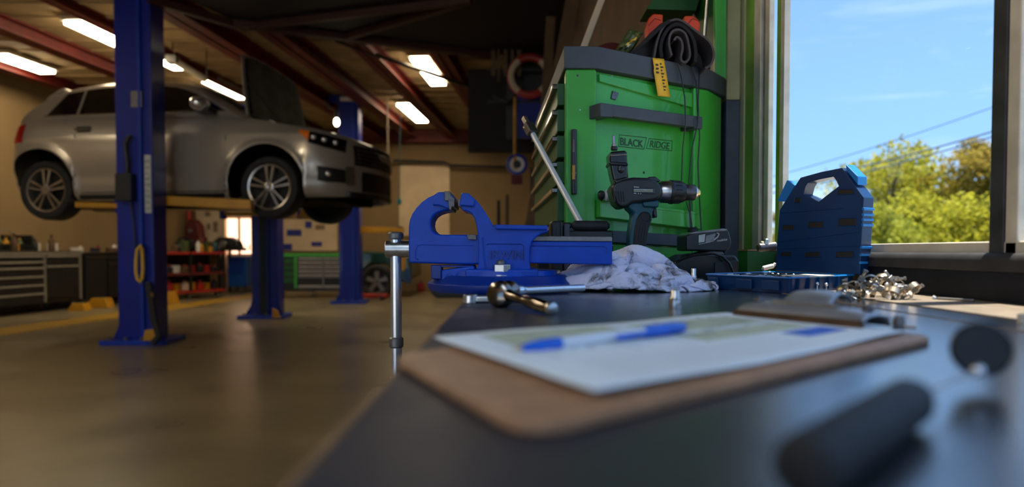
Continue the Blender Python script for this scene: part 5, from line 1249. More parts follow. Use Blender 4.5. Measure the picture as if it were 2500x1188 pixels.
foot([P3 - dP * .045, P3, P3b, P3b + V((0, .05, 0)), P3 + V((-.02, .06, 0)), P3 - dP * .045 - nP * .03], BT + .004, ZS).build('corner_post', 'green', chest, bevel=.004, seg=3)
foot([P0 + V((-.006, 0, 0)), P1 + V((-.004, -.006, 0)), P2 + nP * .004, P3 + nP * .006, P3b + V((.008, -.006, 0)), P4 + V((.008, 0, 0))], ZS, ZT_).build('rim', 'trim_grey', chest, bevel=.003, seg=3)
def C(px, py, off=0.0): return RP(px, py, P2 + nP * off, nP)
def cp(pts, o0, o1, name, m, bevel=.001, par=chest): return MB().prism([C(x, y, o1) for x, y in pts], nP * (o0 - o1)).build(name, m, par, bevel=bevel)
# darker lip under the rim
cp([(1464, 180), (1712, 232), (1712, 268), (1464, 198)], -.014, -.006, 'under_rim_lip', 'green', .001)
hb = cp([(1466, 250), (1716, 285), (1716, 313), (1466, 280)], .006, .026, 'push_handle', 'trim_grey', .002)
for (x0, x1) in ((1466, 1496), (1696, 1716)): cp([(x0, 250 + (x0 - 1466) * .14), (x1, 250 + (x1 - 1466) * .14), (x1, 282 + (x1 - 1466) * .13), (x0, 284 + (x0 - 1466) * .13)], -.016, .028, 'handle_bracket', 'trim_grey', .002, hb)
bx = cp([(1466, 487), (1716, 517), (1716, 560), (1466, 530)], -.016, .012, 'side_tray', 'green', .002)
cp([(1470, 490), (1712, 520), (1712, 524), (1470, 494)], .004, .0135, 'tray_lip', 'green', .0005, bx)
rl = cp([(1392, 556), (1716, 576), (1716, 604), (1392, 586)], -.016, .008, 'base_rail', 'trim_grey', .002)
for (x, y) in ((1656, 583), (1470, 567)):
    c = C(x, y, .008); MB().lathe(c, nP, [(0, .0055), (.002, .005), (.0028, .003)], 14).build('screw', 'steel', rl, smooth=True)
cp([(1392, 590), (1716, 608), (1716, 660), (1392, 660)], -.016, -.004, 'base_panel', 'green', .001)
for (x, y, r_) in ((1579, 223, .0035), (1572, 421, .0030), (1664, 252, .0075), (1494, 186, .002), (1676, 216, .002), (1410, 184, .0025), (1416, 268, .0015)):
    off = -.0138 if 1460 < x < 1712 else .0005; c = C(x, y, off)
    MB().lathe(c, nP, [(0, r_), (.0006, r_ * .9)], 14).build('hole' if r_ > .0022 else 'rivet', 'black' if r_ > .0022 else 'steel', chest)
# printed name in its two frames
def logo_pt(x, y): return C(x, y, -.0137)
for pts in ([(1512, 329), (1578, 336), (1572, 364), (1510, 357)], [(1585, 338), (1641, 344), (1640, 368), (1578, 362)]):
    MB().tube([logo_pt(*p) for p in pts], .0008, 5, closed=True).build('name_frame', 'logo', chest)
xd = (C(1572, 362, -.0137) - C(1514, 355, -.0137)); yd = V((0, 0, 1)) 
o0 = logo_pt(1514, 354); hgt = (logo_pt(1514, 335) - o0).length
text_obj('BLACK', 'printed_name', 'logo', chest, o0, xd, yd - xd * 0, hgt, xd.length * .97, .0005, .020)
xd = (C(1637, 366, -.0137) - C(1586, 360, -.0137)); o0 = logo_pt(1586, 359)
text_obj('RIDGE', 'printed_name', 'logo', chest, o0, xd, yd, hgt * .93, xd.length * .97, .0005, .006, shear=.2)
# small black badge
cp([(1497, 221), (1511, 226), (1504, 244), (1493, 240)], -.014, -.010, 'badge', 'jaw_steel', .0006)
# drawers on the left face, seen at a grazing angle
dS = (P0 - P1).normalized(); nS = V((-dS.y, dS.x, 0));
if nS.x > 0: nS = -nS
Ls = (P0 - P1).length; RS = Matrix.Rotation(math.atan2(dS.y, dS.x), 3, 'Z')
zs = [ZS - .01]; hs_ = [.055, .055, .055, .055, .08, .08]
z = ZS - .012
for h in hs_:
    d = MB().box(P1 + dS * (Ls / 2) + nS * .004 + V((0, 0, z - h / 2)), (Ls - .10, .016, h - .008), RS).build('drawer', 'green_dark', chest, bevel=.002)
    MB().box(P1 + dS * (Ls / 2) + nS * .016 + V((0, 0, z - .010)), (Ls - .11, .014, .012), RS).build('drawer_handle', 'dark_chrome', d, bevel=.003)
    z -= h
# raised lid at the back
lz = ZT_
ld = MB().prism([V((.502, 1.62, lz)), V((.502, 1.90, lz)), V((.498, 1.90, lz + .62)), V((.498, 1.62, lz + .62))], (.014, 0, 0)).build('lid', 'green_dark', chest, bevel=.002)
MB().prism([V((.494, 1.605, lz - .002)), V((.522, 1.605, lz - .002)), V((.518, 1.605, lz + .62)), V((.490, 1.605, lz + .62))], (0, .02, 0)).build('lid_edge', 'green', ld, bevel=.002)
MB().prism([P(1578, 22, 1.75), P(1600, -12, 1.75), P(1712, -12, 1.75), P(1700, 26, 1.75)], (0, .10, 0)).build('lid_lip', 'green_dark', ld, bevel=.002)
MB().rod(P(1720, 90, 1.66), P(1730, -30, 1.66), .004, 10).build('gas_strut', 'steel', chest, smooth=True)
# flashlight on the corner post
c0 = P(1401, 316, 1.342); c1 = P(1401, 474, 1.342)
fl_ = thing('inspection_torch', 'slim black work torch stuck upright on the left corner of the green chest', 'torch', c1)
MB().rod(c1, c0, .0062, 16, .2).build('body', 'black_plastic', fl_, smooth=True); MB().bb(P(1397, 438, 1.335), P(1404, 403, 1.332)).build('label', 'yellow', fl_); MB().bb(P(1398, 372, 1.335), P(1403, 340, 1.333)).build('lens', 'dark_chrome', fl_); MB().rod(c1 + V((0, 0, .04)), c1 + V((0, 0, .045)), .0068, 16).build('ring', 'worn_steel', fl_)
# yellow tag hanging over the rim
tgl = thing('yellow_tag', 'yellow paper label hanging over the grey rim of the green chest', 'label', C(1612, 235, .006))
def tgp(u, v):
    x0 = 1591 + 15 * v + (2 if v < .3 else 0); x1 = 1621 + 15 * v; y = 141 + 93 * v + 3 * u
    return C(x0 + (x1 - x0) * u, y, .008 + .003 * math.sin(v * 5))
tg_ = MB().grid(tgp, 4, 16).build('sheet', 'tag_yellow', tgl, smooth=True, solid=.0005)
for k in range(9):
    v = .12 + .085 * k; MB().prism([tgp(.55, v) + nP * .0006, tgp(.7 + .1 * (k % 2), v) + nP * .0006, tgp(.7 + .1 * (k % 2), v + .04) + nP * .0006, tgp(.55, v + .05) + nP * .0006], nP * .0002).build('print_mark', 'ink_dark', tg_)
for k in range(3):
    v = .15 + .1 * k; MB().prism([tgp(.15, v) + nP * .0006, tgp(.4, v) + nP * .0006, tgp(.4, v + .05) + nP * .0006, tgp(.15, v + .06) + nP * .0006], nP * .0002).build('print_mark', 'ink_dark', tg_)
# cables over the rim
for k, pts in enumerate([[(1655, 155), (1663, 185), (1672, 240), (1674, 300), (1667, 360), (1664, 440)], [(1690, 165), (1700, 200), (1704, 300), (1690, 360), (1682, 440), (1686, 520), (1690, 560)], [(1708, 165), (1704, 250), (1708, 330), (1704, 400), (1707, 470), (1712, 562)], [(1664, 440), (1672, 480), (1684, 520), (1686, 560)]]):
    offs = [.012 if y < 240 else (.034 if 240 <= y < 330 else .020) for x, y in pts]
    tag(MB().tube([C(x, y, o_) for (x, y), o_ in zip(pts, offs)], .0016, 6).build('thin_cable', 'black_plastic', smooth=True), ['thin dark cable leftmost of those hanging over the green chest', 'wavy dark cable second from the right on the green chest', 'straightest dark cable rightmost on the green chest front', 'short lower piece of dark cable beside the drill chuck'][k], 'cable', 'thin cables over the green chest')
# jacket on top
def top(px, py, Y): return P(px, py, Y)
jk = thing('jacket', 'dark rolled up jacket heaped on the grey rim of the green chest', 'jacket', (P(1640, 150, 1.52).x, 1.55, ZT_))
jo = [(1535, 132), (1562, 104), (1592, 72), (1618, 50), (1640, 40), (1662, 44), (1682, 62), (1712, 84), (1735, 104), (1745, 130), (1744, 150), (1738, 162), (1724, 168), (1712, 163), (1690, 158), (1655, 152), (1600, 144)]
jm = MB(); N = len(jo); cxj, cyj = 1640, 115
layers = [(0.0, .90), (.02, 1.0), (.06, 1.0), (.11, .93), (.14, .75)]
vs = []
for (d, k) in layers:
    for i, (x, y) in enumerate(jo):
        r_ = 1 + .03 * math.sin(i * 2.3 + d * 60); vs.append(P(cxj + (x - cxj) * k * r_, cyj + (y - cyj) * (k if y < 125 else 1.0), 1.445 + (x - 1535) * .0006) + V((0, d, 0)))
fs = [(k * N + i, k * N + (i + 1) % N, (k + 1) * N + (i + 1) % N, (k + 1) * N + i) for k in range(len(layers) - 1) for i in range(N)] + [tuple(range(N)), tuple(range((len(layers) - 1) * N, len(layers) * N))]
jb = jm.add(vs, fs).build('bundle', 'jacket', jk, smooth=True)
def ribbon(pts, Y, dep, w_, nm, m, par=jk):
    q = [P(x, y, Y) for x, y in pts]; n = len(q); o_ = []
    for i in range(n):
        t_ = (q[min(i + 1, n - 1)] - q[max(i - 1, 0)]).normalized(); nn_ = V((t_.z, 0, -t_.x)) * w_ / 2; o_.append((q[i] - nn_, q[i] + nn_))
    mb = MB(); vs = []
    for a, b in o_: vs += [a, b, b + V((0, dep, 0)), a + V((0, dep, 0))]
    mb.add(vs, [(i * 4 + j, i * 4 + (j + 1) % 4, (i + 1) * 4 + (j + 1) % 4, (i + 1) * 4 + j) for i in range(n - 1) for j in range(4)] + [(0, 1, 2, 3), tuple(range(4 * n - 4, 4 * n))])
    return mb.build(nm, m, par, smooth=True, bevel=.0015)
def smoothp(pts, k=3):
    for _ in range(k):
        o_ = [pts[0]]
        for a, b in zip(pts, pts[1:]): o_ += [(a[0] * .75 + b[0] * .25, a[1] * .75 + b[1] * .25), (a[0] * .25 + b[0] * .75, a[1] * .25 + b[1] * .75)]
        pts = o_ + [pts[-1]]
    return pts
ribbon(smoothp([(1597, 142), (1604, 100), (1618, 66), (1638, 48), (1662, 46), (1700, 76), (1734, 100), (1745, 130), (1738, 158), (1722, 166)]), 1.452, .08, .0045, 'hem_fold', 'jacket_lining')
ribbon(smoothp([(1640, 135), (1632, 105), (1638, 76), (1658, 70), (1676, 82), (1682, 110), (1686, 138), (1676, 152), (1664, 150), (1662, 138), (1668, 118), (1664, 96), (1652, 88), (1646, 98)]), 1.446, .07, .0045, 'rolled_edge', 'jacket_lining')
ribbon(smoothp([(1616, 140), (1612, 112), (1622, 82), (1640, 60), (1664, 58), (1690, 84), (1700, 120), (1698, 152)]), 1.448, .06, .007, 'rolled_layer', 'jacket')
ribbon(smoothp([(1540, 132), (1580, 96), (1612, 66), (1636, 50)]), 1.450, .07, .008, 'shoulder_fold', 'jacket')
# orange clamp jaws and the patterned packet behind the jacket
for pts, lab, Yo in (([(1579, 66), (1586, 42), (1596, 33), (1619, 35), (1618, 60), (1600, 78), (1580, 92)], 'orange plastic grip sticking up left behind the dark jacket', 1.60), ([(1672, 38), (1692, 38), (1704, 46), (1710, 58), (1708, 80), (1690, 76), (1672, 56)], 'orange plastic grip sticking up right behind the dark jacket', 1.60)):
    o = thing('orange_grip', lab, 'clamp', P(pts[0][0], 120, Yo)); a = px_prism(pts, Yo, .03).build('grip', 'orange', o, bevel=.003)
    xs_ = [p[0] for p in pts]; MB().prism([P(min(xs_) + 6, 85, Yo + .008), P(max(xs_) - 6, 85, Yo + .008), P(max(xs_) - 8, 140, Yo + .008), P(min(xs_) + 8, 140, Yo + .008)], (0, .014, 0)).build('jaw', 'black_plastic', o); MB().tube([P(min(xs_) + 4, 62, Yo - .001), P((min(xs_) + max(xs_)) / 2, 45, Yo - .001), P(max(xs_) - 5, 50, Yo - .001)], .0012, 5).build('rib', 'red', o)
pk = thing('snack_packet', 'crumpled olive and yellow patterned packet left of the dark jacket', 'packet', P(1520, 128, 1.46))
def pkf(u, v):
    x = 1500 + 38 * v + 32 * u; y = 128 - 56 * v + 10 * u * (1 - v) + 8 * u * v; return P(x, y, 1.47 - .012 * math.sin(u * 3.1) + .006 * noise.noise(V((u * 5, v * 6, 1))))
pb_ = MB().grid(pkf, 10, 14).build('foil', 'bottle_green', pk, smooth=True, solid=.004)
rnd = random.Random(2)
for k in range(7):
    u, v = rnd.uniform(.1, .75), rnd.uniform(.05, .8); q = [pkf(u, v), pkf(u + .2, v + .03), pkf(u + .17, v + .17), pkf(u + .03, v + .13)]; MB().prism([p + V((0, -.003, 0)) for p in q], (0, -.0006, 0)).build('pattern_spot', ['yellow', 'black', 'yellow_bright', 'white'][k % 4], pb_)
tag(MB().grid(lambda u, v: P(1440 + 110 * u, 128 - 26 * math.sin(u * 3.1) * v ** .6 + 6 * u, 1.60 + .1 * v), 12, 6).build('red_rag', 'red_dark', smooth=True, solid=.004), 'dark red cloth lying flat behind the left part of the chest rim', 'cloth')

# ------------------------------------------------------------------ breaker bar leaning on the chest corner
b0 = V((P(1496, 690, 1.20).x, 1.20, BT + .002)); b1 = P(1298, 322, 1.40)
br = thing('breaker_bar', 'long chrome breaker bar leaning on the left corner of the green chest', 'tool', b0)
d = (b1 - b0).normalized()
MB().rod(b0, b1, .0060, 20, .1).build('shaft', 'alu_bar', br, smooth=True)
MB().box(b1 + d * .008, (.022, .018, .03), d.to_track_quat('Z', 'Y').to_matrix()).build('yoke', 'jaw_steel', br, bevel=.003)
MB().box(b1 + d * .030, (.010, .011, .03), d.to_track_quat('Z', 'Y').to_matrix()).build('square_drive', 'steel', br, bevel=.002)
MB().rod(b1 + d * .012 - V((.014, 0, 0)), b1 + d * .012 + V((.012, 0, 0)), .0035, 10).build('hinge_pin', 'brass', br)
# black things behind the vise slide
a = P(1344, 578, 1.16)
o = thing('torch_case', 'black ribbed tool case standing behind the vise slide', 'case', V((a.x, 1.2, BT)))
MB().bb((a.x, 1.16, BT), (P(1376, 0, 1.16).x, 1.22, P(0, 538, 1.16).z)).build('shell', 'black_plastic', o, bevel=.006)
MB().bb((P(1378, 0, 1.16).x, 1.165, BT), (P(1393, 0, 1.16).x, 1.21, P(0, 545, 1.16).z)).build('tab', 'trim_grey', o, bevel=.003)
for k in range(3): MB().bb((a.x + .004 + k * .007, 1.157, P(0, 575, 1.16).z), (a.x + .007 + k * .007, 1.161, P(0, 542, 1.16).z)).build('rib', 'black_gloss', o)
c0 = P(1395, 550, 1.24); c1 = P(1488, 551, 1.24)
o = thing('hand_grip_tool', 'thick black handled tool lying across behind the chrome bar', 'tool', c0); MB().rod(c0, c1, .0095, 18, .6).build('grip', 'black_rubber', o, smooth=True); MB().rod(c0 - V((.03, 0, 0)), c0, .006, 12).build('shaft', 'black', o)
# its rest: low black organiser filling the gap under it
a = P(1330, 700, 1.235); MB_ = thing('socket_organiser', 'low black organiser box behind the vise under the black handled tool', 'box', V((a.x, 1.26, BT)))
MB().bb((P(1312, 0, 1.235).x, 1.235, BT), (P(1500, 0, 1.235).x, 1.325, P(0, 562, 1.235).z)).build('box', 'black_plastic', MB_, bevel=.004)
MB().bb((P(1312, 0, 1.235).x, 1.233, P(0, 600, 1.235).z), (P(1500, 0, 1.235).x, 1.236, P(0, 597, 1.235).z)).build('lid_line', 'jaw_steel', MB_)

# ------------------------------------------------------------------ drill
def dc(x, y): return (1450 + x / 3.126, 300 + y / 3.126)
DY = 1.20
drill = thing('cordless_drill', 'black and teal cordless drill with an angle attachment standing behind the white rag', 'drill', V((P(1560, 700, DY).x, DY + .03, BT)))
def dpx(pts, Y, th, name, m, bevel=.006, par=drill, seg=4): return px_prism([dc(*p) for p in pts], Y, th).build(name, m, par, bevel=bevel, seg=seg)
motor = [(132, 500), (140, 470), (165, 450), (230, 425), (300, 412), (420, 415), (485, 440), (522, 485), (525, 540), (500, 585), (440, 600), (300, 610), (250, 650), (200, 645), (165, 615), (145, 560)]
mo = dpx(motor, DY, .062, 'motor_housing', 'black_plastic', .010)
for k in range(5): dpx([(150 + k * 18, 520), (158 + k * 18, 520), (166 + k * 18, 600), (158 + k * 18, 600)], DY - .002, .004, 'vent', 'black', .0005, mo, 1)
dpx([(235, 600), (430, 590), (500, 580), (505, 640), (455, 655), (450, 720), (436, 762), (412, 860), (400, 965), (268, 960), (272, 850), (285, 760), (302, 690), (260, 655)], DY + .010, .042, 'handle', 'teal', .008)
dpx([(330, 730), (360, 680), (410, 670), (440, 700), (446, 740), (420, 800), (398, 950), (300, 945), (312, 830)], DY + .005, .052, 'grip_pad', 'black_rubber', .006)
for k in range(4):
    q = [P(*dc(345 + k * 20 - j * 4, 770 + j * 26), DY + .0045) for j in range(6)]; MB().tube(q, .0008, 5).build('grip_groove', 'black', drill)
q = [P(*dc(400 + 34 * math.cos(a * math.pi / 8), 715 + 34 * math.sin(a * math.pi / 8)), DY + .0045) for a in range(16)]; MB().tube(q, .0008, 5, closed=True).build('emblem_ring', 'black', drill)
dpx([(450, 655), (480, 650), (486, 720), (470, 722), (455, 700)], DY + .016, .028, 'trigger', 'black_plastic', .002)
dpx([(372, 600), (490, 590), (500, 625), (480, 645), (380, 640)], DY + .004, .054, 'speed_selector', 'teal', .003)
dpx([(415, 410), (470, 408), (512, 440), (500, 450), (420, 445)], DY + .014, .034, 'gear_switch', 'black_gloss', .003)
dpx([(300, 485), (455, 495), (470, 508), (465, 540), (300, 535)], DY - .002, .004, 'name_plate', 'black_gloss', .0008)
for k, (x0, x1, y) in enumerate([(305, 345, 484), (305, 450, 505), (305, 450, 516), (305, 325, 532), (335, 345, 534), (355, 362, 534)]): dpx([(x0, y), (x1, y + 3), (x1, y + 9), (x0, y + 6)], DY - .0025, .001, 'plate_print', 'label_white' if k != 2 else 'cream', 0.0, mo, 1)
yc = DY + .031
def ax(x, y): p = P(*dc(x, y), yc); return p
g0 = ax(490, 525); g1 = ax(810, 532); dg_ = (g1 - g0); dg_.z = dg_.z; dg_.normalize(); k_ = 1 / 3.126 / F * yc
MB().lathe(g0, dg_, [(0, 70 * k_), (20 * k_, 84 * k_), (88 * k_, 86 * k_)], 32).build('gearbox', 'steel', drill, smooth=True)
cl = MB().lathe(g0, dg_, [(80 * k_, 80 * k_), (86 * k_, 92 * k_), (110 * k_, 92 * k_), (118 * k_, 86 * k_), (165 * k_, 84 * k_), (200 * k_, 70 * k_)], 32).build('clutch_ring', 'black_plastic', drill, smooth=True)
for k in range(14):
    an = 2 * math.pi * k / 14; a_ = dg_.orthogonal().normalized(); b_ = dg_.cross(a_); rr_ = a_ * math.cos(an) + b_ * math.sin(an)
    MB().rod(g0 + dg_ * 120 * k_ + rr_ * 86 * k_, g0 + dg_ * 165 * k_ + rr_ * 84 * k_, 3.5 * k_, 6).build('clutch_rib', 'black_plastic', cl)
MB().lathe(g0, dg_, [(195 * k_, 58 * k_), (205 * k_, 62 * k_), (272 * k_, 60 * k_), (280 * k_, 56 * k_)], 32).build('chuck', 'jaw_steel', drill, smooth=True)
MB().lathe(g0, dg_, [(278 * k_, 56 * k_), (284 * k_, 52 * k_), (292 * k_, 44 * k_)], 32).build('chuck_collar', 'steel', drill, smooth=True)
MB().lathe(g0, dg_, [(290 * k_, 42 * k_), (305 * k_, 32 * k_), (318 * k_, 20 * k_)], 24).build('chuck_nose', 'brass', drill, smooth=True)
at = dpx([(128, 215), (235, 208), (256, 215), (258, 300), (264, 410), (240, 450), (180, 462), (150, 440), (136, 380), (122, 300), (118, 240)], DY + .006, .046, 'angle_attachment', 'black_gloss', .010)
dpx([(128, 240), (255, 232), (255, 248), (128, 256)], DY + .004, .05, 'attachment_band', 'worn_steel', .004, at)
dpx([(118, 290), (262, 300), (264, 330), (120, 322)], DY + .003, .052, 'attachment_rib', 'black_plastic', .004, at)
dpx([(150, 432), (250, 405), (300, 440), (290, 470), (170, 478)], DY + .004, .05, 'attachment_collar', 'black_gloss', .006, at)
MB().ball(P(*dc(205, 350), DY + .008), .0075, 12, (1, .6, 1.3)).build('lock_button', 'black_gloss', at, smooth=True)
c = ax(155, 210); MB().rod(c, c + V((-.0, 0, 14 * k_ * 2.2)), 26 * k_, 18, .2).build('bit_collar', 'black_plastic', at, smooth=True)
MB().lathe(c, V((-.06, 0, 1)), [(28 * k_, 18 * k_), (48 * k_, 16 * k_), (50 * k_, 11 * k_), (112 * k_, 11 * k_), (115 * k_, 8 * k_)], 6).build('bit', 'dark_chrome', at)
dpx([(262, 950), (408, 955), (420, 1290), (250, 1290)], DY + .004, .054, 'handle_foot', 'black_plastic', .006)
# clear jar behind the drill
c = V((P(1482, 480, 1.36).x, 1.345, C(1480, 494, 0).z)); 
o = thing('clear_bottle', 'small clear bottle lying in the side tray behind the drill', 'bottle', c); MB().rod(c + V((-.01, -.012, .012)), c + V((.03, -.006, .012)), .012, 16, .3).build('shell', 'label_white', o, smooth=True); MB().rod(c + V((-.022, -.013, .012)), c + V((-.01, -.012, .012)), .010, 14).build('cap', 'black', o)

# ------------------------------------------------------------------ charger and battery
KY = 1.26
ch = thing('battery_charger', 'black battery charger on the bench between rag and window corner', 'charger', V((P(1725, 680, KY).x, KY + .05, BT)))
px_prism([(1640, 690), (1640, 655), (1650, 636), (1680, 622), (1720, 618), (1745, 620), (1795, 622), (1806, 636), (1806, 690)], KY, .11).build('housing', 'black_gloss', ch, bevel=.005, seg=3)
px_prism([(1700, 620), (1760, 606), (1770, 622), (1705, 632)], KY + .02, .07).build('slide_rail', 'jaw_steel', ch, bevel=.002)
px_prism([(1745, 640), (1800, 634), (1803, 684), (1745, 686)], KY - .004, .02).build('side_vent', 'black_plastic', ch, bevel=.002)
MB().tube([P(1650, 640, KY - .01), P(1670, 630, KY - .013), P(1700, 621, KY - .015), P(1740, 618, KY - .015), P(1764, 626, KY - .015), P(1780, 642, KY - .015), P(1789, 662, KY - .015), P(1792, 684, KY - .015)], .0028, 8).build('power_lead', 'black_gloss', ch, smooth=True)
bt_ = thing('battery_pack', 'black battery pack with white lettering resting on the charger', 'battery', V((P(1730, 612, KY).x, KY + .06, P(0, 620, KY).z)))
px_prism([(1675, 612), (1675, 574), (1690, 567), (1768, 558), (1780, 562), (1787, 590), (1784, 606), (1770, 614)], KY + .015, .075).build('shell', 'black_plastic', bt_, bevel=.004, seg=3)
px_prism([(1678, 573), (1690, 566), (1766, 557), (1776, 559), (1774, 563), (1692, 571)], KY + .013, .078).build('top_plate', 'worn_steel', bt_, bevel=.001)
px_prism([(1706, 574), (1722, 571), (1720, 590), (1706, 592)], KY + .0135, .002).build('label_block', 'label_white', bt_)
px_prism([(1724, 575), (1748, 569), (1742, 588), (1722, 592)], KY + .0135, .002).build('label_block', 'worn_steel', bt_)
MB().tube([P(1742, 586, KY + .013), P(1752, 578, KY + .013), P(1755, 571, KY + .013), P(1750, 568, KY + .013)], .0014, 6).build('label_swoosh', 'label_white', bt_)
o0 = P(1751, 590, KY + .0145); text_obj('makita', 'lettering', 'label_white', bt_, o0, P(1777, 586, KY + .0145) - o0, (0, 0, 1), 6 / F * KY, 25 / F * KY, .0004, .01)
a = P(1706, 596, KY + .0145); MB().tube([a, P(1730, 591, KY + .014), P(1742, 588, KY + .014)], .0006, 5).build('label_line', 'label_white', bt_)
o = thing('plug', 'small black plug resting between battery and green tray', 'plug', C(1690, 570, .02)); MB().ball(C(1692, 563, .024), .010, 12, (1.2, 1, .8)).build('body', 'black_rubber', o, smooth=True); MB().tube([C(1692, 560, .024), C(1700, 556, .026)], .004, 8).build('sleeve', 'black_rubber', o)
